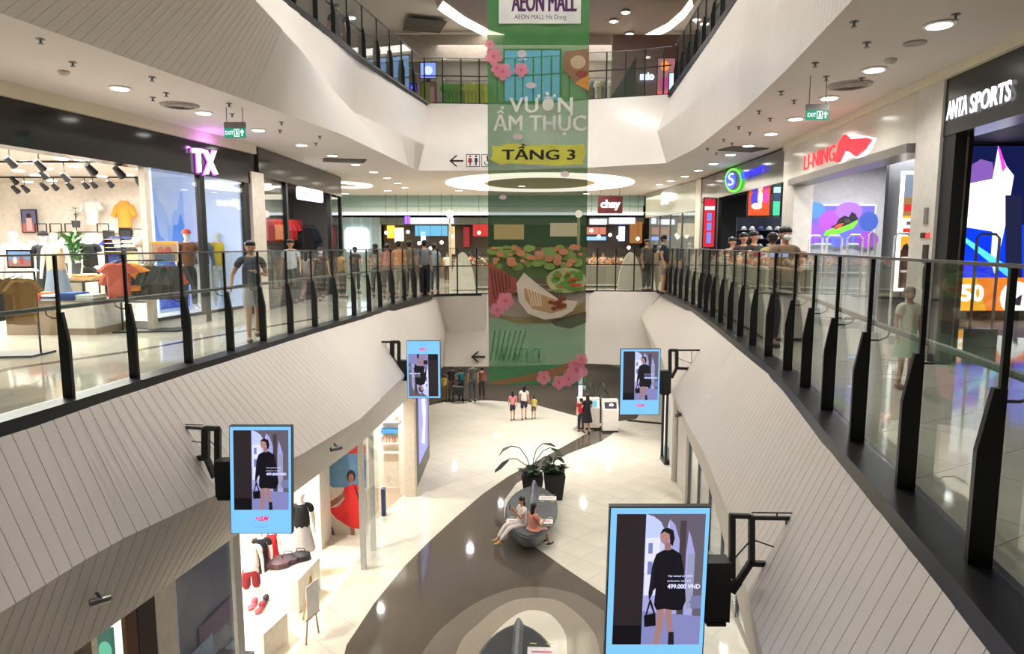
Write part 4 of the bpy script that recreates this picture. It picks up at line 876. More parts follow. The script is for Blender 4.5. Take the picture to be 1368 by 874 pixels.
# ------------------------------------------------------------------ right walkway shops
FR = Fr((5.14, 3.5), (6.27, 16.3), 'R'); FC = Fr((6.27, 16.3), (6.4, 23.3), 'R'); FD = Fr((6.4, 23.3), (5.9, 30), 'R')
s1254, s1222, s1062, s1047 = [FR.s_at(x) for x in (1254, 1222, 1062, 1047)]
grey_wall = flat(176, 176, 180); slate = flat(58, 60, 66)
# sports shop with the large screen
t = thing('shop_unit', 'black fronted sports shop with a huge screen at the right edge', 'shop', FR.p(s1254 - 2, -.1, 0))
b = MB(); FR.box(b, 0, s1254, -.35, .03, 2.95, 3.67); part('fascia', b, flat(40, 40, 40, .25), t)
b = MB(); FR.box(b, 0, s1222, -.35, .10, 3.67, 3.8); part('cream_header', b, cream, t)
b = MB(); FR.box(b, FR.s_at(1270), s1254, -.12, .02, 0, 2.95); part('black_pillar', b, flat(30, 30, 32, .3), t)
b = MB(); b.box(8.8, 16, 14.06, 14.2, 0, 3.6); part('screen_wall', b, slate, t)
b = MB(); b.hexa([FR.p(0, -.3, 0)[:2], FR.p(s1254, -.3, 0)[:2], (9, 14.1), (16, 14.1), (16, 4)], 3.62, 3.66); part('shop_ceiling', b, slate, t)
b = MB(); b.hexa([FR.p(s1254 - .1, -.3, 0)[:2], FR.p(s1254 + .05, -.3, 0)[:2], (9.05, 14.1), (8.9, 14.1)], 0, 3.6); part('divider_wall', b, slate, t)
Yl = 14.0
def led(u, v): return WY(1271 + u * 130, 195 + v * 220, Yl)
sc = thing('video_wall', 'huge blue and orange video wall inside the black fronted shop', 'screen', (led(.5, 1).x, Yl, led(.5, 1).z))
b = MB(); a = led(0, 1); c = led(1, 0); b.box(a.x - .03, c.x + .03, Yl + .01, Yl + .06, a.z - .03, c.z + .03); part('housing', b, black_metal, sc)
b = MB()
for k, (pts, rgb) in enumerate([(rect(0, 0, 1, .8), (14, 20, 60)), (rect(0, .48, 1, .8), (10, 50, 235)), (rect(.0, .10, .48, .24), (50, 34, 90)), ([(.02, .14), (.1, .1), (.2, .12), (.3, .08), (.42, .1), (.45, .22), (.02, .24)], (110, 76, 150)),
    ([(0, .25), (.42, .2), (.48, .0), (.56, .12), (.64, .18), (.56, .46), (.44, .78), (.40, .70), (.42, .52), (0, .48)], (245, 248, 255)), ([(.47, .0), (.50, .02), (.56, .13), (.52, .16)], (200, 60, 190)),
    (rect(.55, .3, .72, .8), (26, 28, 54)), ([(0, .5), (.55, .72), (.62, .8), (.58, .8), (0, .52)], (90, 210, 255)), (rect(.78, .4, 1, .8), (30, 80, 240)),
    (rect(0, .8, 1, 1), (255, 128, 36)), ([(0, .8), (.25, .8), (.35, 1), (0, 1)], (255, 176, 40)), (ell(.66, .93, .17, .11), (250, 248, 245)), ([(.6, .85), (.66, .88), (.62, .94), (.72, .9), (.7, .97), (.58, .96)], (60, 40, 60))]):
    b.add([led(u, min(v, 1)) - Vector((0, .002 * k, 0)) for u, v in pts], [list(range(len(pts)))], glow(*rgb, 1.25))
text_on(b, '50', led(.08, .945) - Vector((0, .04, 0)), led(.32, .945) - led(.08, .945), led(.08, .84) - led(.08, .945), 0, glow(255, 250, 240, 2), .04)
part('picture', b, None, sc)
A_, B_ = FR.p(0, .05, 0), FR.p(9, .05, 0)
sg = thing('shop_sign', 'white glowing lettering on the black fascia at the right edge', 'sign', FR.p(s1254 - 1.5, .05, 3.1))
for word, x0, yb0, yt0, x1, yb1 in (('ANTA', 1265, 161, 137, 1292, 153), ('SPORTS', 1296, 152, 127, 1350, 136)):
    o = WL(x0, yb0, A_, B_); q = WL(x1, yb1, A_, B_); r = WL(x0, yt0, A_, B_); z0 = o.z; q.z = z0
    b = MB(); text_on(b, word, o, q - o, Vector((0, 0, (r.z - z0))), .012, bold=.012); part('glowing_word', b, glow(250, 252, 255, 1.5), sg)
# cream pillar
t = thing('shop_pillar', 'cream wall pillar with slots between the two right sports shops', 'pillar', FR.p((s1254 + s1222) / 2, 0, 0))
b = MB(); FR.box(b, s1254, s1222, -.35, .06, 0, 3.67); part('pillar_body', b, flat(214, 210, 202), t)
for x0, x1, y0, y1, m_, nm in ((1234, 1239, 278, 300, flat(120, 118, 116), 'vent_slot'), (1232, 1239, 327, 352, black_metal, 'handle_slot'), (1230, 1236, 311, 318, flat(60, 40, 40), 'red_dial'), (1237, 1242, 311, 318, glow(230, 60, 60, 1.0), 'red_lamp'), (1232, 1239, 356, 386, black_metal, 'handle_slot')):
    A2, B2 = FR.p(0, .065, 0), FR.p(9, .065, 0); p0 = WL(x0, y1, A2, B2); p1 = WL(x1, y1, A2, B2); hz = WL(x0, y0, A2, B2).z
    b = MB(); b.slab([p0, (p1.x, p1.y, p0.z), (p1.x, p1.y, hz), (p0.x, p0.y, hz)], FR.n * .01); part(nm, b, m_, t)
# pale sports shop
t = thing('shop_unit', 'pale fronted sports shop with an open shutter and red logo on the right', 'shop', FR.p((s1222 + s1062) / 2, -.1, 0))
b = MB(); FR.box(b, s1222, s1047, -.35, .06, 2.97, 3.67); part('fascia', b, mat('satin_cream', col(214, 212, 200), .15, noise=.02), t)
b = MB(); FR.box(b, s1222, s1047, -.35, .10, 3.67, 3.8); part('cream_header', b, cream, t)
b = MB(); FR.box(b, s1222 + .05, s1062 + .1, -.28, .16, 2.84, 2.97); part('shutter_box', b, flat(112, 108, 104, .3), t)
b = MB(); FR.box(b, s1062, s1047, -.35, .05, 0, 2.97); part('pillar', b, flat(206, 202, 196), t)
b = MB(); b.box(6.2, 9.1, 15.0, 15.1, 0, 3.6); part('back_wall', b, grey_wall, t)
b = MB(); b.hexa([FR.p(s1222, -.3, 0)[:2], FR.p(s1062, -.3, 0)[:2], (6.3, 15), (9.0, 15), (8.85, 13.9)], 3.3, 3.34); part('shop_ceiling', b, grey_wall, t)
b = MB(); b.box(7.0, 8.3, 12.75, 12.85, 0, 3.3); part('dark_partition', b, slate, t)
tt, a, c = picture('wide purple screen with a black and green running shoe in the pale sports shop', 1075, 1169, 275, 325, 14.9, (108, 100, 210), [
    (ell(.12, .12, .16, .22), (80, 140, 220)), (ell(.36, .42, .18, .3), (176, 80, 214)), (ell(.1, .75, .16, .28), (150, 90, 220)), (ell(.62, .15, .2, .25), (170, 110, 230)), (ell(.92, .42, .14, .26), (60, 90, 180)), (ell(.92, .9, .16, .22), (160, 70, 200)), (ell(.5, .9, .14, .2), (100, 110, 230)),
    ([(.26, .80), (.30, .66), (.40, .60), (.60, .50), (.74, .34), (.76, .44), (.70, .60), (.50, .74), (.34, .80)], (120, 220, 60)),
    ([(.36, .56), (.44, .50), (.48, .34), (.56, .26), (.62, .30), (.66, .16), (.72, .22), (.76, .36), (.62, .50), (.44, .62)], (24, 22, 26)), ([(.40, .58), (.48, .48), (.56, .46), (.50, .60)], (214, 80, 60)), ([(.56, .36), (.62, .34), (.66, .44), (.58, .46)], (70, 60, 80))], 'wall_screen', 'screen', 1.1, frame=glow(210, 220, 250, 1.2))
picture('tall lit orange advertising panel with shoes beside the pillar', 1199, 1226, 233, 385, 12.6, (236, 170, 50), [(rect(0, 0, 1, .26), (120, 130, 150)), (rect(0, .2, 1, .36), (150, 110, 70)), (rect(.1, .26, .75, .32), (200, 40, 40)), (rect(0, .38, 1, .54), (250, 246, 236)), (rect(.1, .47, .8, .51), (210, 50, 40)), (rect(.35, .41, .95, .44), (90, 80, 80)), (rect(0, .66, 1, 1), (70, 40, 34)), ([(.1, .66), (.2, .62), (.5, .6), (.75, .66)], (40, 30, 30)), (rect(.1, .72, .9, .74), (250, 220, 200)), (rect(.1, .84, .9, .86), (250, 220, 200))], 'advertising_poster', 'poster', 1.0, frame=glow(255, 252, 245, 2.2), edge=.06)
A_, B_ = FR.p(0, .07, 0), FR.p(9, .07, 0)
sg = thing('shop_sign', 'red glowing lettering with a red swoosh flag emblem on the pale fascia', 'sign', FR.p((s1222 + s1062) / 2, .07, 3.1))
def wl(x, y): return WL(x, y, A_, B_)
o, q, r = wl(1074, 227), wl(1115, 215), wl(1074, 206); zt = (wl(1115, 196).z - q.z + r.z - o.z) / 2; b = MB(); z0 = (o.z + q.z) / 2; o.z = q.z = z0
text_on(b, 'LI-NING', o, q - o, (0, 0, zt), .012, bold=.0); part('glowing_word', b, glow(255, 50, 60, 1.4), sg)
emb = [(1118, 216), (1124, 190), (1131, 180), (1138, 186), (1160, 184), (1166, 187), (1157, 200), (1146, 209), (1139, 203), (1130, 202), (1123, 217)]
b = MB(); b.slab([wl(x, y) + FR.n * .05 for x, y in emb], -FR.n * .05); part('red_emblem', b, glow(255, 40, 50, 1.5), sg)
b = MB(); b.slab([wl(x + 1.5, y + 1) for x, y in [(1119, 217), (1124, 190), (1131, 179), (1138, 178), (1160, 182), (1169, 184), (1160, 202), (1147, 213), (1139, 209), (1132, 209), (1124, 219)]], -FR.n * .03); part('white_halo', b, glow(235, 240, 250, 1.7), sg)
for i, (x0, x1, y0, Y) in enumerate([(1081, 1099, 315, 13.4), (1105, 1125, 315, 13.0), (1133, 1153, 314, 12.6), (1162, 1170, 309, 12.2), (1196, 1218, 312, 10.6), (1306, 1336, 313, 10.3)]):
    a = WY(x0, y0, Y); c = WY(x1, y0, Y); t = thing('security_gate', 'white looped anti-theft gate %s' % ['at the far end of the pale shop entrance', 'second from the far end of the pale shop', 'third from the far end of the pale shop', 'narrow and dark edged beside the shoe screen', 'in front of the orange advertising panel', 'in front of the huge video wall'][i], 'gate', ((a.x + c.x) / 2, Y, 0), group='anti-theft gates')
    b = MB(); e = .06; b.tube([(a.x, Y, .1), (a.x, Y, a.z - e), (a.x + e, Y, a.z), (c.x - e, Y, a.z), (c.x, Y, a.z - e), (c.x, Y, .1)], .02, 8); part('loop', b, flat(232, 234, 238, .3), t, True)
    b = MB(); b.box(a.x - .04, c.x + .04, Y - .08, Y + .08, 0, .28 if i == 5 else .14); part('foot', b, flat(200, 202, 206, .3), t)
    b = MB(); b.box(a.x + .02, c.x - .02, Y - .004, Y + .004, .25, a.z - .05); part('clear_panel', b, SHOPGL, t)
a = WY(1085, 380, 13.8); t = thing('display_counter', 'long white display counter inside the pale sports shop', 'counter', (a.x + .5, 14.3, 0)); b = MB(); b.box(a.x, a.x + 1.4, 14.1, 14.7, .05, .95); part('cabinet', b, flat(228, 228, 230, .25), t); b = MB(); b.box(a.x - .03, a.x + 1.43, 14.07, 14.73, .95, .98); part('counter_top', b, flat(210, 210, 214, .2), t)
# far right sports shop
t = shop_room('grey fronted sportswear shop with a round blue and green logo on the right', FC, -.75, FC.L - .3, 3.0, 0, 3.3, slate, dkf, slate, 'R')
b = MB(); FC.box(b, -.75, FC.L - .3, -.3, .03, 3.0, 3.75); part('fascia', b, flat(104, 102, 96, .12), t)
b = MB(); FC.box(b, FC.s_at(960), FC.s_at(983), -1.2, -1.05, 0, 3.0); part('grey_column', b, flat(104, 102, 104), t)
for px in (935, 958): s_ = FC.s_at(px); b = MB(); FC.box(b, s_ - .08, s_ + .08, -.1, 0, 0, 3.0); part('mullion', b, black_metal, t)
b = MB(); FC.box(b, FC.L - .3, FC.L + .35, -.3, .06, 0, 3.78); part('cream_pillar', b, cream, t)
picture('screen with bright orange and blue sports scene in the grey fronted shop', 999, 1029, 252, 288, 19.0, (200, 70, 40), [(ell(.3, .4, .2, .3), (70, 60, 180)), (ell(.55, .35, .12, .3), (250, 210, 180)), (ell(.8, .3, .15, .25), (190, 60, 150)), (rect(0, .72, 1, 1), (210, 70, 30)), (ell(.4, .65, .25, .12), (250, 240, 250))], 'wall_screen', 'screen', 1.3)
picture('green and blue screen next to the orange sports screen', 1032, 1043, 250, 288, 18.6, (20, 60, 90), [(rect(0, .5, 1, 1), (70, 200, 150)), (rect(0, 0, 1, .2), (180, 220, 250))], 'wall_screen', 'screen', 1.0)
t = thing('shoe_wall', 'dark shelves of white shoes in the grey fronted shop', 'shelf', (WY(1015, 328, 18.9).x, 18.9, 0)); a = WY(985, 328, 18.9); c = WY(1046, 295, 18.9)
b = MB(); b.box(a.x, c.x, 19.0, 19.05, 0, c.z + .1); part('back_panel', b, flat(34, 44, 66), t)
for r_ in range(5): zz = 1.0 + r_ * .24; b = MB(); b.box(a.x, c.x, 18.75, 19.0, zz, zz + .02); part('board', b, flat(60, 70, 100), t)
def shoe_mb(x, y, z): b = MB(); b.ball((x, y, z + .05), .05, .13, .05, 8); b.box(x - .045, x + .045, y - .12, y + .12, z, z + .03); return b
for r_ in range(1, 5):
    for k in range(5): x = a.x + .15 + (c.x - a.x - .3) * k / 4; single('display_shoe', shoe_mb(x, 18.87, 1.02 + r_ * .24), flat(236, 238, 244) if (k + r_) % 3 else flat(70, 90, 160), 'shoe on the dark shelves, %s row from below, %s from the left' % (ORD[r_ - 1].replace('nearest', 'first'), ORD[k].replace('nearest', 'first')), 'shoe', (x, 18.87, 1.02 + r_ * .24), 'white display shoes')
a_ = FC.p(FC.s_at(957), .06, 0); picture('red vertical banner with pale blue lettering strokes at the grey fronted shop', 939, 956, 265, 330, FC.p(FC.s_at(948), .1, 0).y, (206, 40, 60), [(rect(.05, .16, .95, .24), (250, 240, 240)), (rect(.3, .3, .7, .46), (110, 140, 230)), (rect(.3, .5, .7, .66), (110, 140, 230)), (rect(.3, .7, .7, .92), (110, 140, 230))], 'vertical_banner', 'banner', .9)
A_, B_ = FC.p(0, .10, 0), FC.p(9, .10, 0)
sg = thing('shop_sign', 'round blue and green glowing emblem with blue lettering on the grey fascia', 'sign', FC.p(3, .1, 3.2))
for nm, rx, ry, m_, o_, cx, cy in (('green_ring', 10.5, 16, glow(90, 235, 60, 1.8), 0, 979, 241), ('dark_ring', 8.5, 13.5, black_metal, .02, 980, 241), ('blue_disc', 6.5, 11, glow(60, 70, 250, 1.8), .04, 978, 241)):
    b = MB(); b.slab([WL(cx + rx * math.cos(i * PI / 10), cy + ry * math.sin(i * PI / 10), A_, B_) + FC.n * o_ for i in range(20)], -FC.n * .03); part(nm, b, m_, sg)
o, q, r = WL(989, 243, A_, B_), WL(1021, 238, A_, B_), WL(989, 232, A_, B_); q.z = o.z
b = MB(); text_on(b, 'supersports', o, q - o, (0, 0, (r.z - o.z) * 1.2), .008, bold=.004); part('blue_lettering', b, glow(30, 30, 245, 1.8), sg)
b = MB(); o, q, r = WL(975, 249, A_, B_) + FC.n * .06, WL(983, 247, A_, B_) + FC.n * .06, WL(975, 233, A_, B_); q.z = o.z; text_on(b, 'S', o, q - o, (0, 0, r.z - o.z), 0, bold=.0); part('emblem_letter', b, glow(190, 230, 255, 1.8), sg)
# farthest right shop
t = shop_room('glass fronted shop with a small glowing white sign at the end of the right walkway', FD, .4, FD.L - .4, 3.0, 0, 3.3, flat(170, 176, 168), floor_m, grey_wall, 'R')
b = MB(); FD.box(b, .35, FD.L, -.3, .03, 2.75, 3.78); part('fascia', b, flat(176, 176, 164, .15), t)
for k in range(5): s_ = .5 + k * (FD.L - 1) / 4; b = MB(); FD.box(b, s_ - .03, s_ + .03, -.08, -.02, 0, 2.75); part('mullion', b, grey_metal, t)
b = MB(); FD.box(b, .5, FD.L - .5, -.06, -.045, .05, 2.75); part('window_pane', b, SHOPGL, t)
b = MB(); q = FD.p(2.2, -.9, 0); b.lathe([(.28, 0), (.28, 2.9)], q, 16); part('pink_column', b, flat(222, 170, 158), t, True)
A_, B_ = FD.p(0, .10, 0), FD.p(9, .10, 0); sg = thing('shop_sign', 'small glowing white script sign on the farthest right shop', 'sign', FD.p(3.4, .1, 3.0))
b = MB(); o, q, r = WL(884, 274, A_, B_), WL(898, 270, A_, B_), WL(884, 258, A_, B_); q.z = o.z; text_on(b, 'jins', o, q - o, (0, 0, r.z - o.z), .05, bold=.05); part('glowing_word', b, glow(250, 250, 255, 2.5), sg)
for i, px in enumerate((905, 913)): at = FD.s_at(px); q = FD.p(at, -.5, 0); figure('mannequin in white clothes in the farthest right shop window, %s' % ('left' if i == 0 else 'right'), q, H=1.7, manneq=True, name='mannequin', cat='mannequin', hands=False, top=(240, 240, 240), bottom=(230, 230, 230), rz=-.6)
area_light('far_right_shop_fill', FD.p(3, -1.5, 3.2), 1.5, 4, 90)  # added area fill inside the farthest shop, no fitting modelled
area_light('grey_shop_fill', FC.p(2, -1.6, 3.2), 1.5, 3, 60)  # added area fill inside the grey fronted shop, no fitting modelled

# ------------------------------------------------------------------ goods island on the right walkway
def island(label, poly, h0, h1, goods_label, seed=1):
    cx = sum(p[0] for p in poly) / len(poly); cy = sum(p[1] for p in poly) / len(poly); t = thing('kiosk_counter', label, 'kiosk', (cx, cy, 0))
    sh = lambda f: [(cx + (p[0] - cx) * f, cy + (p[1] - cy) * f) for p in poly]
    b = MB(); b.hexa(sh(.94), 0, .06); part('toe_kick', b, flat(60, 58, 56), t)
    b = MB(); b.hexa(sh(1.0), .06, h0); part('white_base', b, flat(214, 208, 196, .2), t)
    b = MB(); b.hexa(sh(.985), h0, h1); part('grey_cabinet', b, flat(146, 140, 128, .25), t)
    b = MB(); b.hexa(sh(1.02), h1, h1 + .03); part('counter_top', b, flat(230, 226, 214, .15), t)
    rnd = random.Random(seed); b = MB(); ms = [flat(206, 150, 96), flat(232, 214, 190), flat(150, 100, 70), flat(190, 90, 80), flat(240, 226, 200), flat(120, 112, 84)]
    n = len(poly); xs = [p[0] for p in poly]; ys = [p[1] for p in poly]; k = 0
    from mathutils.geometry import intersect_point_tri_2d
    def inside(x, y):
        r = False; j = n - 1
        for i in range(n):
            if (poly[i][1] > y) != (poly[j][1] > y) and x < (poly[j][0] - poly[i][0]) * (y - poly[i][1]) / (poly[j][1] - poly[i][1]) + poly[i][0]: r = not r
            j = i
        return r
    while k < 260:
        x = rnd.uniform(min(xs), max(xs)); y = rnd.uniform(min(ys), max(ys))
        if not inside(x, y): continue
        k += 1; r = rnd.uniform(.03, .08); b.ball((x, y, h1 + .03 + r * .8 + rnd.random() * .16), r, r, r * .9, 6, rnd.choice(ms))
    o = link('counter_goods', b.mesh('counter_goods', None, Vector((cx, cy, h1 + .03)))); o.location = (cx, cy, h1 + .03); tag(o, goods_label, 'goods'); o['kind'] = 'stuff'
    return t
xk = lambda y: RT(y) + .50
island('long white and grey goods island along the right railing', [(xk(y), y) for y in (10.8, 12, 13.5, 15, 16.5)] + [(xk(y) + .7, y) for y in (16.5, 15, 13.5, 12, 10.8)], .78, 1.16, 'heap of small beige and brown packaged goods on the right island', 2)
p0, p1 = W(787, 384, 0), W(842, 384, 0); island('white and grey food counter right of the banner behind the far railing', [(p0.x - 2.4, p0.y), (p1.x, p1.y), (p1.x, p1.y + 1), (p0.x - 2.4, p0.y + 1)], .12, .80, 'mixed food items piled on the counter right of the banner', 5)
p0, p1 = W(606, 387, 0), W(652, 387, 0); island('white and grey food counter left of the banner behind the far railing', [(p0.x, p0.y), (p1.x + .8, p1.y), (p1.x + .8, p1.y + 1), (p0.x, p0.y + 1)], .12, .80, 'mixed food items piled on the counter left of the banner', 8)
for px, w in ((618, 'left'), (842, 'right')):
    q = W(px, 388, 0); t = thing('arched_panel', 'white arched partition at the %s end of the food counters' % w, 'partition', q)
    b = MB(); b.slab([(q.x - .45 + .9 * i / 12, q.y, .02 + 1.30 * math.sin(PI * i / 12) ** .6) for i in range(13)], (0, .12, 0)); part('panel', b, flat(232, 226, 212, .3), t)

# ------------------------------------------------------------------ food court wall beyond the far railing
teal = flat(150, 180, 178); teal2 = flat(196, 212, 208)
x0, x1 = -9.5, 6.0
b = MB(); b.box(x0 - 8, x1, 31, 31.3, 3.35, C1); struct('trim_1', b, teal)
b = MB(); b.box(x0 - 8, x1, 31.25, 31.5, 3.05, 3.35); struct('trim_2', b, teal2)
b = MB(); b.box(x0 - 8, x1, 31.2, 31.26, 2.93, 3.05); single('cove_light', b, glow(245, 252, 250, 1.8), 'long glowing white line under the teal band of the food court', 'light', (0, 31.2, 2.93))
b = MB(); b.box(x0 - 8, x1 + 3, 31.4, 36, 3.04, 3.07); struct('ceiling_food_court', b, flat(190, 196, 186))
b = MB(); b.box(x0 - 8, x1 + 3, 35.8, 36, 0, 3.0); struct('wall_food_court', b, flat(120, 96, 72))
q0, q1 = WY(458, 300, 33), WY(508, 300, 33)
t = thing('wall_panel', 'pale blue grey wall panel with a glowing white rounded window', 'panel', ((q0.x + q1.x) / 2, 33, 0)); b = MB(); b.box(q0.x - 3, q1.x, 33, 33.2, 0, 2.9); part('panel', b, flat(178, 200, 204), t)
for k in range(4): b = MB(); xx = q0.x + .4 + k * .45; b.hexa([(xx, 32.98), (xx + .1, 32.98), (xx + .1, 33), (xx, 33)], 0, 2.9); part('rib', b, flat(200, 216, 218), t)
a, c = WY(461, 337, 32.9), WY(492, 304, 32.9); b = MB(); w_ = c.x - a.x; h_ = c.z - a.z
b.slab([(a.x + w_ * (.5 + .5 * math.copysign(abs(math.cos(u)) ** .35, math.cos(u))), 32.9, a.z + h_ * (.5 + .5 * math.copysign(abs(math.sin(u)) ** .35, math.sin(u)))) for u in [i * PI / 12 for i in range(24)]], (0, .06, 0)); part('glowing_window', b, glow(225, 250, 255, 2.2), t)
def stall(label, xa, xb, Y, items, sign=None):
    a = WY(xa, 388, Y); c = WY(xb, 290, Y); t = thing('food_stall', label, 'stall', ((a.x + c.x) / 2, Y, 0))
    b = MB(); b.box(a.x, c.x, Y + .8, Y + .9, 0, 2.87); part('back_wall', b, flat(70, 58, 48), t)
    b = MB(); b.box(a.x, c.x, Y - .1, Y + .3, 0, 1.0); part('counter', b, flat(120, 100, 84, .3), t)
    b = MB(); b.box(a.x, c.x, Y - .12, Y + .8, 2.55, 2.87); part('header', b, flat(110, 116, 108), t)
    for (x0, x1, y0, y1, rgb, s_) in items:
        p, r = WY(x0, y1, Y - .14), WY(x1, y0, Y - .14); b = MB(); b.box(p.x, r.x, Y + (.5 if y0 > 300 else -.2), Y + (.55 if y0 > 300 else -.13), p.z, r.z); part('lit_board', b, glow(*rgb, s_) if s_ else flat(*rgb), t)
    return t
stall('food stall with blue and white lit sign and menu boards left of the banner', 510, 652, 32.6, [(541, 548, 289, 299, (160, 90, 230), 1.6), (549, 606, 291, 299, (215, 225, 255), 2.0), (514, 524, 301, 318, (255, 190, 60), 1.5), (524, 536, 304, 322, (255, 235, 190), 1.6), (552, 596, 301, 315, (110, 180, 215), .9), (560, 566, 309, 326, (200, 220, 255), 2.2), (618, 626, 303, 330, (150, 36, 40), .8), (632, 652, 300, 316, (190, 40, 40), .9), (598, 606, 302, 340, (230, 190, 140), 1.0)])
stall('food stall with white and blue lit signs right of the banner', 786, 860, 32.6, [(788, 810, 293, 300, (230, 238, 255), 2.2), (814, 848, 291, 299, (225, 232, 255), 2.0), (786, 812, 303, 313, (200, 120, 100), .9), (786, 812, 316, 321, (120, 160, 255), 1.6), (829, 838, 302, 322, (190, 195, 255), 1.6), (841, 858, 296, 325, (196, 130, 70), .5)])
stall('food stall hidden behind the hanging banner', 655, 782, 33.2, [(660, 700, 300, 320, (235, 190, 120), 1.0), (735, 775, 298, 316, (240, 215, 170), 1.2), (715, 742, 336, 372, (190, 205, 255), 1.2)])
a, c = WY(799, 285, 27.5), WY(832, 262, 27.5); sg = thing('hanging_sign', 'maroon hanging sign box with glowing white lettering right of the banner', 'sign', ((a.x + c.x) / 2, 27.5, a.z))
b = MB(); b.box(a.x, c.x, 27.5, 27.7, a.z, c.z); part('sign_box', b, flat(96, 30, 34), sg)
b = MB(); text_on(b, 'Lotteria'[:0] + 'chay', (a.x + .1, 27.49, a.z + .12), (c.x - a.x - .2, 0, 0), (0, 0, (c.z - a.z) * .6), .04, bold=.03); part('glowing_script', b, glow(255, 250, 245, 2.6), sg)
for xx in (a.x + .1, c.x - .1): b = MB(); b.tube([(xx, 27.6, c.z), (xx, 27.6, C1)], .012, 6); part('rod', b, grey_metal, sg)
rnd = random.Random(4)
for i in range(14):
    px = [516, 530, 545, 560, 575, 590, 604, 640, 790, 800, 815, 826, 840, 852][i]; Y = 29.5 + rnd.random() * 1.2; q = WY(px, 322 + rnd.randint(-14, 10), Y)
    t = thing('pendant_lamp', 'small warm pendant lamp over the food court, %s from the left' % ORD[i].replace('nearest', 'first'), 'lamp', q, group='food court pendant lamps'); b = MB(); b.ball(q, .08, .08, .08, 8); part('bulb', b, glow(255, 226, 180, 5), t, True)
    b = MB(); b.tube([q, (q.x, q.y, C1)], .008, 4); part('cord', b, black_metal, t)
for i, (px, py) in enumerate([(600, 390), (782 - 12, 388)]):
    q = W(px + 2, 384, 0); t = thing('lamp_post', 'slim cream post with a globe lamp %s' % ('left of the banner' if i == 0 else 'seen through the banner edge'), 'lamp', q); b = MB(); b.tube([q, (q.x, q.y, 2.6)], .05, 8); part('pole', b, cream, t); b = MB(); b.ball((q.x, q.y, 2.7), .14, .14, .14, 10); part('globe', b, glow(255, 240, 214, 2.5), t, True)
# seated diners in the food court, small and far
for i in range(10):
    px = [598, 612, 628, 641, 793, 806, 820, 700, 725, 760][i]; q = WY(px, 340, 28.5)
    figure('small distant diner in %s behind the food counters' % ['a white top', 'a tan top', 'a red top', 'a dark top', 'an orange top', 'a pale pink top', 'a black top', 'a green top', 'a blue top', 'a grey top'][i], (q.x, 28.2 + .2 * (i % 3), 0), H=1.25, top=[(230, 226, 220), (190, 150, 110), (180, 60, 50), (40, 40, 44), (210, 120, 60), (220, 180, 170), (24, 24, 26), (70, 120, 80), (70, 90, 150), (140, 140, 140)][i], bottom=(60, 56, 54), rz=i * 1.3, hands=False, group='distant diners')

# ------------------------------------------------------------------ upper floor shops
t = thing('shop_unit', 'upper floor clothes shop with rows of green and yellow garments', 'shop', (-2, 29.5, F2)); b = MB(); b.box(-9, 12, 31, 31.2, F2, C2); part('back_wall', b, flat(120, 112, 104), t)
b = MB(); b.box(-9, 12, 28.4, 28.6, 9.0, C2); part('header', b, flat(176, 166, 156), t)
q = WY(596, 108, 26.5), WY(652, 108, 26.5)
rack('long rail of green and yellow garments on the upper floor left of the banner', q[0].x, 26.5, q[1].x + .2, 26.5, F2, q[0].z - F2)
for i in range(12): f = i / 11; garment('%s garment on the upper floor rail, %s from the left' % ('green' if i < 6 else 'yellow green', ORD[i].replace('nearest', 'first')), (q[0].x + (q[1].x - q[0].x) * f, 26.5, q[0].z - .1), .7, (70 + 10 * i, 170, 50) if i < 6 else (190, 200, 60), .6, 1.0, False, 'green garments upstairs')
q = WY(788, 104, 26.5), WY(832, 104, 26.5)
rack('rail of grey and beige garments on the upper floor right of the banner', q[0].x, 26.5, q[1].x, 26.5, F2, q[0].z - F2)
for i in range(9): f = i / 8; garment('%s garment on the upper rail right of the banner, %s from the left' % (('beige', 'grey', 'white')[i % 3], ORD[i].replace('nearest', 'first')), (q[0].x + (q[1].x - q[0].x) * f, 26.5, q[0].z - .1), .8, ((190, 176, 140), (130, 126, 120), (226, 226, 220))[i % 3], .55, .95, False, 'beige garments upstairs')
vw = thing('video_wall', 'pale blue video wall of six panels seen through the banner', 'screen', (WY(710, 135, 27).x, 27, F2)); ih = 3; 
for r_ in range(2):
    for k in range(3):
        a = WY(674 + k * 25, 101 + r_ * 34, 27); c = WY(698 + k * 25, 67 + r_ * 34, 27); b = MB(); b.box(a.x + .01, c.x - .01, 27, 27.1, a.z + .01, c.z - .01); part('screen_panel', b, glow(120, 175, 235, 1.5), vw)
b = MB(); a = WY(674, 135, 27); c = WY(749, 66, 27); b.box(a.x - .04, c.x + .04, 27.05, 27.2, F2, c.z + .04); part('backing_frame', b, black_metal, vw)
for x0, x1, y0, y1, rgb, w in ((562, 582, 84, 104, (120, 140, 235), 'blue glowing poster behind the top left railing'), (548, 556, 112, 122, (40, 40, 240), 'small blue glowing sign behind the top left railing')):
    picture(w, x0, x1, y0, y1, 26, rgb, [(ell(.5, .5, .3, .3), (200, 210, 255))], 'lit_poster', 'poster', 1.2, stand=F2)
picture('dressed stand display of green and pink garments upstairs', 563, 582, 110, 138, 25.5, (150, 90, 90), [(rect(0, 0, .6, 1), (130, 150, 60)), (rect(.6, .2, .9, 1), (200, 150, 160))], 'garment_display', 'display', stand=F2)
picture('large poster of a red race car with an orange disc behind the upper right railing', 878, 902, 78, 128, 24.5, (150, 96, 100), [(ell(.4, .2, .25, .14), (255, 150, 60)), ([(0, .6), (.9, .4), (1, .6), (.3, .9)], (170, 60, 110)), (rect(0, .88, 1, 1), (220, 90, 100))], 'lit_poster', 'poster', .9, stand=F2)
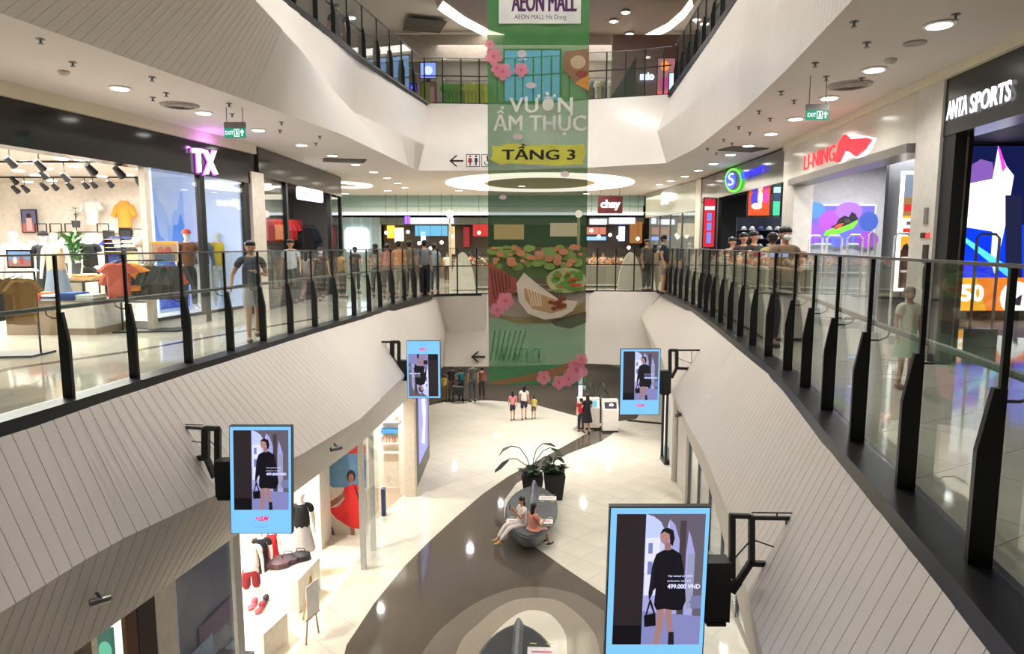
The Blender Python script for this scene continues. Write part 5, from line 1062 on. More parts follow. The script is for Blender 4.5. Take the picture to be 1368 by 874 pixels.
picture('bright blue glowing panel at the upper right railing corner', 894, 904, 98, 120, 23.6, (140, 190, 255), [(rect(.4, 0, .6, 1), (220, 230, 255))], 'lit_poster', 'poster', 2.0, stand=F2)
a, c = WY(855, 107, 25), WY(874, 97, 25); sg = thing('shop_sign', 'small blue white glowing sign behind the upper railing right of the banner', 'sign', (a.x, 25, a.z)); b = MB(); text_on(b, 'mio', (a.x, 25, a.z), (c.x - a.x, 0, 0), (0, 0, c.z - a.z), .04, bold=.05); part('glowing_word', b, glow(190, 210, 255, 2.0), sg)
b = MB(); b.box(a.x - 1, c.x + 1.6, 25.05, 25.2, F2, 9.0); single('partition', b, flat(150, 118, 112), 'rosy brown partition behind the small blue sign upstairs', 'wall', (a.x, 25.05, F2))
b = MB(); q = WY(850, 132, 24.6); b.hexa([(q.x - 1.3, 24.4), (q.x, 24.4), (q.x, 24.6), (q.x - .2, 24.6)], F2, F2 + .3); b.slab([(q.x - 1.3, 24.4, F2), (q.x - .1, 24.4, F2), (q.x - .05, 24.4, F2 + 1.9), (q.x - .6, 24.4, F2 + 1.0)], (0, .2, 0)); single('model_structure', b, flat(50, 44, 44), 'dark pointed display structure behind the upper railing', 'display', (q.x, 24.4, F2))
figure('dark silhouetted person behind the top left railing', W(478, 80, F2) + Vector((-.8, 1.2, 0)), H=1.75, top=(60, 60, 66), bottom=(40, 40, 44), rz=.4)

# ------------------------------------------------------------------ wayfinding marks on the far walls
def mark_panel(name, label, cat, Y, shapes, anchor):
    t = thing(name, label, cat, WY(anchor[0], anchor[1], Y))
    for nm, polys, m_ in shapes:
        b = MB()
        for k, pl_ in enumerate(polys): b.slab([WY(x, y, Y - .01) for x, y in pl_], (0, .01, 0))
        part(nm, b, m_, t)
ink = flat(26, 26, 28)
def arrow(x, y, s): return [[(x - 10 * s, y), (x - 1 * s, y - 7.5 * s), (x + 1.5 * s, y - 7.5 * s), (x - 5.5 * s, y - 1.2 * s), (x + 9 * s, y - 1.2 * s), (x + 9 * s, y + 1.2 * s), (x - 5.5 * s, y + 1.2 * s), (x + 1.5 * s, y + 7.5 * s), (x - 1 * s, y + 7.5 * s)]]
def manpic(x, y, s, skirt=False):
    body = [(x - 2 * s, y - 3 * s), (x + 2 * s, y - 3 * s), (x + (3 if skirt else 2) * s, y + 3 * s), (x + 1 * s, y + 3 * s), (x + 1 * s, y + 7 * s), (x - 1 * s, y + 7 * s), (x - 1 * s, y + 3 * s), (x - (3 if skirt else 2) * s, y + 3 * s)]
    return [body, [(x + 1.5 * s * math.cos(i), y - 5.2 * s + 1.5 * s * math.sin(i)) for i in [j * PI / 4 for j in range(8)]]]
def boxline(x0, x1, y0, y1, w=.8): return [[(x0, y0), (x1, y0), (x1, y0 + w), (x0, y0 + w)], [(x0, y1 - w), (x1, y1 - w), (x1, y1), (x0, y1)], [(x0, y0), (x0 + w, y0), (x0 + w, y1), (x0, y1)], [(x1 - w, y0), (x1, y0), (x1, y1), (x1 - w, y1)]]
Yu = min(W(620, 228, C1).y, W(650, 190, 4.6).y) - .03
wheel = [[(650, 208), (652, 208), (652.5, 214), (656, 214), (658, 219), (656.5, 219.5), (655, 215.5), (650.5, 215.5)], [(x, y) for x, y in [(651 + 4.2 * math.cos(i * .5), 217 + 4.2 * math.sin(i * .5)) for i in range(0, 8)] + [(651 + 3 * math.cos(i * .5), 217 + 3 * math.sin(i * .5)) for i in range(7, -1, -1)]]]
mark_panel('wayfinding_sign', 'black arrow and toilet pictograms on the upper far wall left of the banner', 'sign', Yu, [('arrow', arrow(610, 215, 1.0), ink), ('pictogram_frame', boxline(623, 641, 206, 223) + boxline(643, 661, 206, 223), ink), ('red_woman_pictogram', manpic(628, 214, 1.0, True), flat(150, 50, 60)), ('blue_man_pictogram', manpic(636, 214, 1.0), flat(36, 50, 100)), ('wheelchair_pictogram', wheel, ink)], (630, 222))
Yd = min(W(650, 490, C0).y, W(650, 444, -1.3).y) - .03
bx = []
for k in range(4): bx += boxline(665 + k * 16, 679 + k * 16, 466, 484)
mark_panel('wayfinding_sign', 'black arrow and service pictograms on the lower far wall behind the banner', 'sign', Yd, [('arrow', arrow(639, 477, 1.0), ink), ('pictogram_frame', bx, ink), ('man_pictogram', manpic(672, 475, 1.0) + manpic(688, 475, 1.0, True) + manpic(704, 475, 1.0) + manpic(720, 475, 1.0), ink)], (640, 486))

# ------------------------------------------------------------------ hanging banner
def bmat(key, rgb, tr=.20):
    k = 'banner_' + key
    if k in MT: return MT[k]
    m = mat(k, col(*rgb), .75, noise=.10, nscale=3); nt = m.node_tree; p = nt.nodes['Principled BSDF']; out = [n for n in nt.nodes if n.type == 'OUTPUT_MATERIAL'][0]
    t_ = nt.nodes.new('ShaderNodeBsdfTransparent'); tl = nt.nodes.new('ShaderNodeBsdfTranslucent'); tl.inputs[0].default_value = (*col(*rgb), 1); m1 = nt.nodes.new('ShaderNodeMixShader'); m2 = nt.nodes.new('ShaderNodeMixShader'); m1.inputs[0].default_value = .15; m2.inputs[0].default_value = tr
    nt.links.new(p.outputs[0], m1.inputs[1]); nt.links.new(tl.outputs[0], m1.inputs[2]); nt.links.new(m1.outputs[0], m2.inputs[1]); nt.links.new(t_.outputs[0], m2.inputs[2]); nt.links.new(m2.outputs[0], out.inputs[0]); return m
BY = 13.0; bn = thing('hanging_banner', 'tall translucent green food festival banner hanging in the middle of the atrium', 'banner', (WY(718, 514, BY).x, BY, WY(718, 514, BY).z))
zt = 9.9; xl, xr = WY(652, 260, BY).x, WY(784.5, 260, BY).x; zb = WY(700, 514, BY).z
def Z(y): return WY(718, y, BY).z
def X(x): return xl + (x - 652) / (784.5 - 652) * (xr - xl)
def sheetrows(y0, y1, m_, nm, lay=0):
    b = MB(); n = 14; z0 = Z(y0) if y0 is not None else zt; z1 = Z(y1); rows = []
    for j in range(5): rows.append([(xl + (xr - xl) * i / n, BY - .0015 * lay + .012 * math.sin(i * .9), z0 + (z1 - z0) * j / 4) for i in range(n + 1)])
    b.grid(rows); part(nm, b, m_, bn, True)
sheetrows(None, 235, bmat('green_a', (58, 128, 66)), 'banner_cloth'); sheetrows(235, 330, bmat('green_b', (46, 84, 52)), 'banner_cloth'); sheetrows(330, 425, bmat('brown', (112, 92, 70)), 'banner_cloth'); sheetrows(425, 514, bmat('green_c', (64, 140, 86)), 'banner_cloth')
_lay = [8]
def art(nm, polys, m_):
    b = MB()
    for pl_ in polys:
        _lay[0] += 1; b.add([(X(x), BY - .015 - .0008 * _lay[0], Z(y)) for x, y in pl_], [list(range(len(pl_)))])
    o = part(nm, b, m_, bn)
    if len(polys) > 3 and nm != 'printed_flower': o['kind'] = 'stuff'
    return o
def flower(cx, cy, r, pet=5): return [[(cx + r * .62 * math.cos(2 * PI * k / pet + .3) + r * .5 * math.cos(j * PI / 4), cy + r * .62 * math.sin(2 * PI * k / pet + .3) + r * .5 * math.sin(j * PI / 4)) for j in range(8)] for k in range(pet)]
pink = bmat('pink', (232, 140, 160), .15); pink2 = bmat('pink2', (214, 100, 130), .15)
def flowers(lst):
    for cx, cy, r in lst: art('printed_flower', flower(cx, cy, r), pink); art('flower_centre', [ell(cx, cy, r * .25, r * .25, 8)], pink2)
art('white_label', [rect(667, -20, 773, 32)], bmat('label', (232, 232, 228), .05))
def word(s, x0, x1, y0, y1, m_, bold, nm='printed_word'):
    b = MB(); th = bold * 4.5 * (X(x1) - X(x0)) / max(4, len(s))     # heavier strokes by slightly shifted copies
    for k in range(3 if bold else 1):
        _lay[0] += 1; text_on(b, s, (X(x0) + th * (k - 1) * .5 * (1 if bold else 0), BY - .015 - .0008 * _lay[0], Z(y1) + th * (k - 1) * .2 * (1 if bold else 0)), (X(x1) - X(x0), 0, 0), (0, 0, Z(y0) - Z(y1)), 0, None, 0)
    part(nm, b, m_, bn)
word('AEON MALL Ha Dong', 687, 754, 20, 28, bmat('violet_ink', (90, 40, 90), .0), .0); word('AEON MALL', 684, 767, -10, 16, bmat('violet_ink', (90, 40, 90), .0), .04)
flowers([(660, 76, 11), (672, 96, 11), (664, 92, 7), (696, 94, 9), (655, 60, 6)])
art('printed_dish', [[(752, 70), (784, 66), (784.5, 118), (765, 110), (750, 92)]], bmat('dish_brown', (150, 112, 84), .1)); art('printed_dish', [ell(770, 84, 10, 9)], bmat('dish_pale', (206, 180, 150), .1)); art('printed_dish', [[(766, 112), (784, 100), (784.5, 122)]], bmat('dish_orange', (226, 160, 70), .1)); art('printed_dish', [ell(775, 100, 8, 5)], bmat('dish_red', (160, 80, 60), .1))
white_ink = bmat('white_ink', (238, 238, 230), .04)
word('VƯỜN', 681, 763, 124, 151, white_ink, .014); word('ẨM THỰC', 660, 781, 143, 181, white_ink, .014)
art('printed_petal', [ell(692, 183, 7, 4), ell(697, 73, 6, 5), ell(709, 115, 7, 4), ell(754, 233, 6, 4), ell(672, 264, 5, 3)], bmat('petal', (230, 206, 210), .2))
rp = random.Random(2); brush = [(657 + i * 11.0, 192 + rp.random() * 4) for i in range(12)] + [(781, 205), (778, 216)] + [(779 - i * 11.0, 219 + rp.random() * 3) for i in range(11)] + [(656, 214), (659, 203)]
art('yellow_brush_stroke', [brush], bmat('yellow', (226, 222, 84), .06)); word('TẦNG 3', 671, 767, 193, 214, bmat('dark_ink', (40, 44, 40), .0), .02)
# food artwork
art('printed_leaf', [[(652, 420), (700, 424), (760, 415), (784, 400), (784, 416), (740, 432), (690, 432)]], bmat('leaf_brown', (150, 128, 74), .2))
art('printed_dish', [[(652, 330), (690, 340), (720, 350), (752, 345), (784, 330), (784, 366), (730, 372), (690, 372), (652, 356)]], bmat('herb_green', (92, 120, 66), .15))
rb = random.Random(11)
art('printed_salad', [ell(658 + rb.random() * 120, 330 + rb.random() * 26, 3 + rb.random() * 6, 2 + rb.random() * 4, 7, rb.random()) for _ in range(46)], bmat('salad', (150, 180, 96), .1))
art('printed_prawns', [ell(658 + rb.random() * 120, 328 + rb.random() * 26, 3 + rb.random() * 4, 2 + rb.random() * 3, 7, rb.random()) for _ in range(26)], bmat('prawn', (222, 150, 110), .1))
art('printed_meat', [[(652, 350), (672, 362), (690, 372), (692, 384), (680, 396), (652, 410)]], bmat('meat', (166, 84, 74), .12)); art('printed_meat', [[(654 + k * 5, 358 + k * 2), (656 + k * 5, 358 + k * 2), (662 + k * 4, 400 - k * 3), (660 + k * 4, 400 - k * 3)] for k in range(6)], bmat('meat_dark', (120, 60, 54), .1))
art('printed_plate', [ell(757, 374, 27, 17, 20)], bmat('plate_green', (190, 196, 140), .1)); art('printed_salad', [ell(737 + rb.random() * 42, 362 + rb.random() * 26, 4 + rb.random() * 3, 2 + rb.random() * 2, 7) for _ in range(26)], bmat('salad2', (110, 160, 70), .05)); art('printed_prawns', [ell(740 + rb.random() * 36, 364 + rb.random() * 20, 3, 2, 7) for _ in range(14)], bmat('tomato', (206, 96, 60), .05))
art('printed_bowl', [[(690, 378), (700, 364), (722, 382), (745, 398), (773, 402), (766, 414), (750, 423), (728, 426), (706, 418), (693, 402)]], bmat('bowl', (226, 214, 196), .05)); art('printed_noodles', [[(700, 384), (722, 392), (755, 404), (758, 412), (736, 418), (712, 412), (702, 400)]], bmat('noodle', (196, 160, 116), .05)); art('printed_meat', [ell(736 + rb.random() * 18, 398 + rb.random() * 14, 4, 3, 7) for _ in range(12)], bmat('meat_brown', (140, 70, 44), .05)); art('printed_noodles', [[(704 + k * 4, 386 + k), (706 + k * 4, 386 + k), (712 + k * 3, 408), (710 + k * 3, 408)] for k in range(5)], bmat('noodle_pale', (236, 216, 180), .05))
art('printed_shadow_leaf', [[(735, 427), (784, 415), (784, 430), (762, 438), (742, 434)]], bmat('shade', (70, 70, 48), .2))
art('printed_leaf_edge', [[(652, 508), (700, 500), (740, 490), (784, 474), (784, 486), (745, 500), (700, 508), (660, 512)]], bmat('leaf_edge', (168, 110, 76), .2))
art('printed_leaf_vein', [[(660 + k * 7, 440), (662 + k * 7, 440), (656 + k * 6, 480), (654 + k * 6, 480)] for k in range(7)], bmat('leaf_dark', (62, 124, 80), .3))
flowers([(675, 401, 11), (664, 413, 9), (772, 492, 14), (761, 504, 9), (727, 502, 9), (748, 508, 9), (778, 478, 8)])
b = MB(); b.tube([(xl - .03, BY, zt), (xr + .03, BY, zt)], .02, 8); part('top_bar', b, grey_metal, bn)
b = MB(); b.tube([(xl, BY, zb), (xr, BY, zb)], .012, 8); part('bottom_bar', b, mat('banner_hem', col(60, 110, 70), .6), bn)
for xx in (xl + .2, xr - .2): b = MB(); b.tube([(xx, BY, zt), (xx, BY, C2 + .15)], .006, 5); part('cable', b, grey_metal, bn)

# ------------------------------------------------------------------ portrait screens on the fascias
def portrait_screen(label, Y, x0, x1, y0, y1, arms, thin, box, flip=False, lean=0, wallY=0):
    """x0..y1 face edges; arms/thin bracket bars; box control box, all read off at depth Y"""
    a = WY((x0 + x1) / 2, (y0 + y1) / 2, Y); w = WY(x1, (y0 + y1) / 2, Y).x - WY(x0, (y0 + y1) / 2, Y).x; h = WY(x0, y0, Y).z - WY(x0, y1, Y).z
    t = thing('portrait_screen', label, 'screen', a); k = 1
    def P(u, v, o=0):
        if flip: u, v = 1 - u, 1 - v
        return Vector((a.x + (u - .5) * w + (v - .5) * h * lean, Y - o, a.z - (v - .5) * h))
    b = MB(); b.slab([P(-.012, -.007), P(1.012, -.007), P(1.012, 1.007), P(-.012, 1.007)], (0, .07, 0)); part('housing', b, black_metal, t)
    b = MB(); b.slab([P(0, 0, .003), P(1, 0, .003), P(1, 1, .003), P(0, 1, .003)], (0, .01, 0)); part('lit_face', b, glow(118, 182, 232, .95), t)
    px = lambda u, v: (.06 + .90 * u, .03 + .745 * v)
    L_ = [0]
    def pic(nm, polys, rgb, s_=.95):
        b = MB()
        for pl_ in polys: L_[0] += 1; b.add([P(*px(u, v), .004 + .0006 * L_[0]) for u, v in pl_], [list(range(len(pl_)))])
        part(nm, b, glow(*rgb, s_), t)
    pic('picture', [rect(0, 0, 1, 1)], (150, 150, 200))
    pic('sky', [rect(.33, 0, .60, .45)], (176, 186, 236)); pic('building', [rect(.34, .18, .5, .62)], (206, 206, 232)); pic('windows', [rect(.37, .22, .42, .3), rect(.37, .36, .42, .46)], (110, 120, 170))
    pic('arch', [[(.33, 0), (1, 0), (1, .9), (.9, .85), (.9, .3), (.86, .2), (.82, .12), (.8, .3), (.8, .84), (.72, .84), (.72, .2), (.66, .08), (.6, .04), (.56, .14), (.50, .06), (.42, .02)]], (92, 84, 98)); pic('arch_face', [rect(.72, .05, .79, .84)], (66, 56, 60)); pic('courtyard', [rect(.82, .3, .9, .72)], (140, 140, 170)); pic('steps', [rect(.88, .62, 1, .72), rect(.86, .66, 1, .68)], (110, 112, 150))
    pic('pavement', [[(.33, .74), (1, .78), (1, 1), (.33, 1)]], (120, 122, 172)); pic('dark_pillar', [rect(0, 0, .33, 1)], (40, 32, 36)); pic('pillar_foot', [rect(0, .85, .33, 1)], (16, 14, 20))
    pic('model_legs', [[(.50, .70), (.58, .70), (.57, .86), (.53, 1.0), (.47, 1.0), (.49, .86)], [(.58, .70), (.66, .70), (.68, .86), (.70, .92), (.64, .92), (.60, .80)]], (150, 112, 112)); pic('model_boot', [[(.64, .90), (.70, .90), (.71, 1.0), (.64, 1.0)]], (30, 26, 34))
    pic('model_dress', [[(.54, .27), (.64, .26), (.74, .30), (.78, .42), (.81, .58), (.82, .66), (.78, .73), (.68, .73), (.58, .72), (.49, .73), (.46, .69), (.47, .56), (.42, .60), (.41, .54), (.44, .38), (.46, .30)]], (18, 15, 24)); pic('model_sleeve', [[(.46, .30), (.44, .60), (.40, .66), (.39, .60), (.42, .38)]], (26, 22, 32))
    pic('model_face', [ell(.55, .17, .055, .055)], (160, 120, 116)); pic('model_neck', [rect(.55, .21, .62, .27)], (140, 104, 102)); pic('model_hair', [[(.49, .15), (.52, .11), (.58, .10), (.64, .12), (.66, .18), (.64, .24), (.61, .22), (.60, .15), (.54, .13)]], (24, 18, 22))
    pic('handbag', [[(.35, .77), (.48, .75), (.49, .85), (.36, .86)]], (16, 14, 22)); pic('bag_strap', [[(.40, .66), (.42, .64), (.48, .76), (.46, .76)], [(.40, .66), (.42, .66), (.38, .78), (.36, .78)]], (24, 20, 30))
    for s_, u0, u1, v0, v1, bd in (('Váy tweed từ 100%', .60, .88, .455, .475, .0), ('polyester tái chế', .60, .86, .49, .51, .0), ('499.000 VND', .60, .97, .525, .56, .02)):
        L_[0] += 2; b = MB(); A0 = P(*px(u0, v1), .006 + .0006 * L_[0]); text_on(b, s_, A0, P(*px(u1, v1), .006 + .0006 * L_[0]) - A0, P(*px(u0, v0), .006 + .0006 * L_[0]) - A0, 0, None, bd); part('caption', b, glow(205, 205, 250, 1.2), t)
    b = MB(); A0 = P(.40, .885, .006); text_on(b, 'H&M', A0, P(.60, .885, .006) - A0, P(.43, .835, .006) - A0, 0, None, .02); part('red_logo', b, glow(225, 30, 80, 1.1), t)
    b = MB(); A0 = P(.41, .945, .006); text_on(b, 'hm.com', A0, P(.59, .945, .006) - A0, P(.41, .932, .006) - A0, 0, None, .0); part('small_caption', b, glow(90, 110, 190, .9), t)
    bx0, bx1, by0, by1 = box; q0, q1 = WY(bx0, by1, Y), WY(bx1, by0, Y); b = MB(); b.box(q0.x, q1.x, Y + .0, Y + .16, q0.z, q1.z); b.box(q0.x + .02, q1.x - .03, Y - .01, Y + .14, q0.z - .03, q0.z); part('motor_box', b, flat(24, 24, 26, .5), t)
    xs_ = [q for a_ in arms for q in (a_[0], a_[2])]; xo = min(xs_) if x0 < CX else max(xs_); xi = bx1 if x0 < CX else bx0
    yy = lambda x: Y + .08 + wallY * max(0, (x - xi) / (xo - xi))
    for (u0, v0, u1, v1, ww) in arms: b = MB(); b.bar(WY(u0, v0, yy(u0)), WY(u1, v1, yy(u1)), ww, ww); part('bracket_arm', b, flat(20, 20, 22, .5), t)
    for (u0, v0, u1, v1) in thin: b = MB(); b.tube([WY(u0, v0, yy(u0)), WY(u1, v1, yy(u1))], .006, 6); part('bracket_rod', b, flat(34, 32, 32, .5), t)
portrait_screen('large portrait screen at the lower right, nearest to the camera', 5.15, 812, 942, 681, 913, [(975, 689, 1003, 690, .035), (978, 688, 978, 772, .045), (1004, 689, 1004, 752, .045), (1004, 750, 986, 778, .045), (986, 776, 976, 790, .06), (1004, 692, 1080, 693, .028), (1004, 753, 1052, 755, .04)], [(1004, 685, 1083, 686), (1038, 685, 1038, 692), (1050, 694, 1052, 752), (1008, 722, 1057, 739), (980, 748, 1000, 725)], (941, 978, 753, 832), lean=-.018)
portrait_screen('large portrait screen hanging at the left in front of the fashion shop below', 7.2, 308, 389, 571, 713, [(274, 572, 292, 573, .05), (275, 572, 275, 611, .075), (291, 573, 291, 618, .06), (275, 610, 287, 638, .055), (233, 570, 275, 573, .03), (252, 611, 276, 612, .055)], [(231, 567, 271, 568), (246, 571, 247, 601), (246, 588, 274, 592), (276, 585, 290, 598)], (288, 309, 617, 665), lean=-.035, wallY=.5)
portrait_screen('small portrait screen with an upside-down picture left of the banner', 14.6, 544, 588, 456, 532, [(522, 457, 534, 457, .06), (524, 457, 524, 479, .09), (533, 457, 533, 486, .07), (524, 478, 532, 490, .07), (505, 457, 524, 457, .04), (515, 477, 524, 477, .05)], [(516, 457, 516, 477), (506, 459, 515, 476)], (533, 545, 482, 507), flip=True, lean=0)
portrait_screen('small portrait screen right of the banner on the right fascia', 12.8, 829, 881, 467, 554, [(894, 468, 905, 468, .05), (895, 468, 895, 500, .06), (904, 468, 904, 492, .06), (904, 492, 897, 505, .05), (905, 468, 936, 468, .03), (905, 492, 925, 493, .05)], [(924, 469, 924, 492), (906, 479, 925, 486)], (882, 897, 496, 526))

# ------------------------------------------------------------------ ground floor: left fashion shop
bright_wall = flat(246, 238, 222)
SG = Fr((-4.45, 8.0), (-3.55, 16.2), 'L'); SH = Fr((-3.55, 16.2), (-3.0, 24.7), 'L')
t = thing('shop_unit', 'brightly lit fashion shop on the ground floor at the left', 'shop', SG.p(4, -1, G0))
b = MB(); b.hexa([(-10, 7.2), (-4.6, 7.2), (-3.75, 16.6), (-10, 17.3)], G0 + .0005, G0 + .003); part('shop_floor', b, flat(250, 240, 216, .15, noise=.02), t)
b = MB(); b.box(-10.1, -10, 6, 18, G0, C0); part('side_wall', b, bright_wall, t)
b = MB(); b.box(-10, -3.9, 17.5, 17.6, G0, C0); part('back_wall', b, bright_wall, t)
b = MB(); b.box(-10, -4.6, 6.9, 7.0, G0, C0); part('side_wall', b, bright_wall, t)
def sgs(x, o=0): return SG.s_at(x, o, 790)
for xa, xb, m_, nm in ((165, 180, flat(92, 60, 44), 'brown_frame'), (181, 205, flat(50, 38, 30), 'dark_door'), (206, 234, flat(214, 206, 196), 'white_pillar'), (315, 324, flat(196, 194, 190, .3), 'steel_mullion')):
    b = MB(); SG.box(b, sgs(xa), sgs(xb), -.06, .0, G0, C0); part(nm, b, m_, t)
b = MB(); SG.box(b, sgs(235), sgs(314), -.06, -.045, G0 + .05, C0); part('window_pane', b, SHOPGL, t)
b = MB(); SG.box(b, sgs(232, -.9), sgs(316, -.9), -.9, -.86, G0, C0); part('reflection_backdrop', b, flat(78, 86, 124, .4), t)  # board coloured to imitate the bluish reflection in the pane
for k, (a, c_, z) in enumerate(((235, 280, -5.0), (262, 312, -4.7), (240, 314, -5.5))): b = MB(); SG.box(b, sgs(a, -.84), sgs(c_, -.84), -.84, -.83, z - .25, z + .12); part('reflection_stripe', b, (flat(150, 180, 216), flat(96, 76, 120), flat(120, 130, 150))[k], t)  # coloured bars standing in for streaks of that reflection
p = SG.p(sgs(285, -.45), -.45, G0); b = MB(); SG.box(b, sgs(285, -.45) - .6, sgs(285, -.45) + .6, -.75, -.15, G0, G0 + 1.0); single('display_plinth', b, flat(90, 96, 112, .3), 'blue grey display plinth behind the lower left window', 'plinth', (p.x, p.y, G0))
b = MB(); b.lathe([(.05, 0), (.22, .02), (.25, .06), (.20, .10), (.05, .12)], (p.x, p.y, G0 + 1.0), 16, sx=1.3); single('red_bag', b, flat(196, 56, 70), 'red rounded bag on the blue grey plinth', 'bag', (p.x, p.y, G0 + 1.0), smooth=True)
# steel and glass column at the entrance end
for xa, xb in ((484, 490), (497, 508)): 
    q = W(xa + 2, 760 if xa < 490 else 735, G0); b = MB(); b.box(q.x - .06, q.x + .06, q.y - .06, q.y + .06, G0, C0); part('steel_post', b, flat(176, 176, 172, .25), t)
q, r = W(487, 760, G0), W(508, 738, G0); b = MB(); b.hexa([(q.x, q.y), (r.x, r.y), (r.x - .02, r.y + .02), (q.x - .02, q.y + .02)], G0 + .02, C0); part('glass_fin', b, SHOPGL, t)
# big poster: woman in a red dress
picture('large poster of a woman in a red dress on the ground floor shop wall', 434, 488, 592, 732, 17.35, (206, 196, 186), [(rect(0, .06, 1, .42), (96, 140, 180)), (rect(.3, 0, 1, .1), (222, 214, 208)), (rect(.55, .02, 1, .10), (196, 50, 50)), ([(0, .35), (.3, .44), (.3, .7), (0, .6)], (226, 206, 196)), ([(0, .72), (.2, .8), (.3, .96), (0, .96)], (90, 80, 76)), ([(0, .92), (.5, .95), (.6, 1), (0, 1)], (50, 44, 42)),
    ([(.50, .42), (.72, .38), (.86, .42), (.92, .52), (.84, .54), (.82, .66), (.92, .78), (.86, .82), (.60, .80), (.30, .72), (.10, .62), (.34, .60), (.50, .52), (.42, .50)], (216, 34, 36)), ([(.05, .58), (.36, .50), (.50, .46), (.50, .50), (.36, .56), (.06, .64)], (150, 96, 76)), ([(.60, .80), (.70, .81), (.70, .96), (.62, .96)], (140, 90, 70)), ([(.86, .5), (.92, .5), (.88, .66), (.84, .66)], (150, 96, 76)), (ell(.66, .31, .10, .06), (40, 26, 24)), (ell(.66, .33, .06, .045), (150, 100, 84)), ([(.72, .40), (.75, .40), (.86, .56), (.83, .57)], (30, 24, 28))], edge=.02, frame=off_white)
b = MB(); q = WY(435, 740, 16.9); b.box(q.x - .02, q.x + .05, 16.4, 17.5, G0, C0); single('partition', b, bright_wall, 'white partition edge left of the red dress poster', 'wall', (q.x, 16.2, G0))
def plinth(label, corners, h):       # corners of the top given as pixels
    pts = [W(x, y, G0 + h) for x, y in corners]; b = MB(); b.hexa([(p.x, p.y) for p in pts], G0, G0 + h); c = sum(pts, Vector()) / 4; single('display_plinth', b, flat(238, 228, 210, .3), label, 'plinth', (c.x, c.y, G0)); return c
c1 = plinth('white display block with bags in the ground floor fashion shop', [(352, 768), (398, 776), (427, 745), (380, 738)], .75)
c2 = plinth('low white display block at the bottom edge of the picture', [(331, 826), (352, 848), (384, 818), (345, 795)], .60)
def shoe_pair(label, px, py, h, rgb, s=1): 
    q = W(px, py, G0 + h); t = thing('shoe', label, 'shoe', (q.x, q.y, G0 + h)); b = MB(); b.box(q.x - .05 * s, q.x + .05 * s, q.y - .15 * s, q.y + .15 * s, G0 + h, G0 + h + .03); part('sole', b, flat(220, 214, 206), t); b = MB(); b.ball((q.x, q.y - .05 * s, G0 + h + .06), .055 * s, .11 * s, .045, 10); b.ball((q.x, q.y + .08 * s, G0 + h + .09), .05 * s, .06 * s, .075, 10); part('upper', b, flat(*rgb), t, True)
for px, py, rgb, w in ((338, 812, (190, 80, 90), 'left'), (348, 817, (150, 50, 60), 'middle'), (353, 808, (60, 40, 46), 'right')): shoe_pair('patterned sneaker on the low white block, %s' % w, px, py, .60, rgb, 1.3)
for px, py, rgb, w, s_ in ((372, 756, (80, 54, 60), 'brown bag on the white block, left', 1), (385, 751, (60, 44, 52), 'dark bag on the white block, middle', .9), (402, 747, (30, 28, 34), 'black hat on the white block, right', .8)):
    q = W(px, py, G0 + .75); t = thing('bag', w, 'bag', (q.x, q.y, G0 + .75)); b = MB(); b.lathe([(.10 * s_, 0), (.24 * s_, .03), (.22 * s_, .12), (.10 * s_, .17)], (q.x, q.y, G0 + .75), 14, sx=1.2, wav=.05); part('bag_body', b, flat(*rgb), t, True)
    b = MB(); b.tube([(q.x - .12 * s_, q.y, G0 + .85), (q.x - .08, q.y, G0 + 1.0), (q.x + .08, q.y, G0 + 1.0), (q.x + .12 * s_, q.y, G0 + .85)], .012, 6); part('handle', b, flat(*[int(v * .7) for v in rgb]), t)
def gm_at(px, foot, head, label, **k):
    q = W(px, foot, G0); h = WY(px, head, q.y).z - G0; figure(label, q, H=h, manneq=True, name='mannequin', cat='mannequin', hands=False, **k)
gm_at(338, 822, 712, 'mannequin in a white spotted top and dark red shorts in the ground floor shop', top=(232, 222, 214), bottom=(130, 30, 40), kind='shorts', rz=.4)
gm_at(352, 800, 704, 'mannequin in a black outfit beside the spotted one', top=(30, 28, 34), bottom=(60, 40, 50), kind='mini', rz=.3)
gm_at(366, 776, 702, 'mannequin in a red and white dress in the ground floor shop', top=(206, 40, 50), bottom=(206, 40, 50), kind='dress', rz=.2, sleeve=None)
gm_at(406, 768, 655, 'mannequin in a black knit top and patterned pale skirt', top=(28, 28, 32), bottom=(196, 190, 188), kind='skirt', rz=.3)
for i, (x_, y_) in enumerate([(-6.6, 9.5), (-5.6, 12), (-7.4, 13.5), (-5.6, 15), (-8.5, 16), (-5.2, 10.2)]): hall_lamp('round downlight in the bright ground floor fashion shop, %s' % ORD[i], (x_, y_, C0 - .01), 'fashion shop downlights', 1.0, 420)  # lamps hidden by the soffit, added to brighten the shop
for i, (x_, y_) in enumerate([(-4.3, 18.6), (-4.2, 20.2)]): hall_lamp('round downlight in the small bright room with the blue shelf, %s' % ('front', 'back')[i], (x_, y_, C0 - .01), 'bright room downlights', 1.0, 330)  # unseen lamps added to light this room
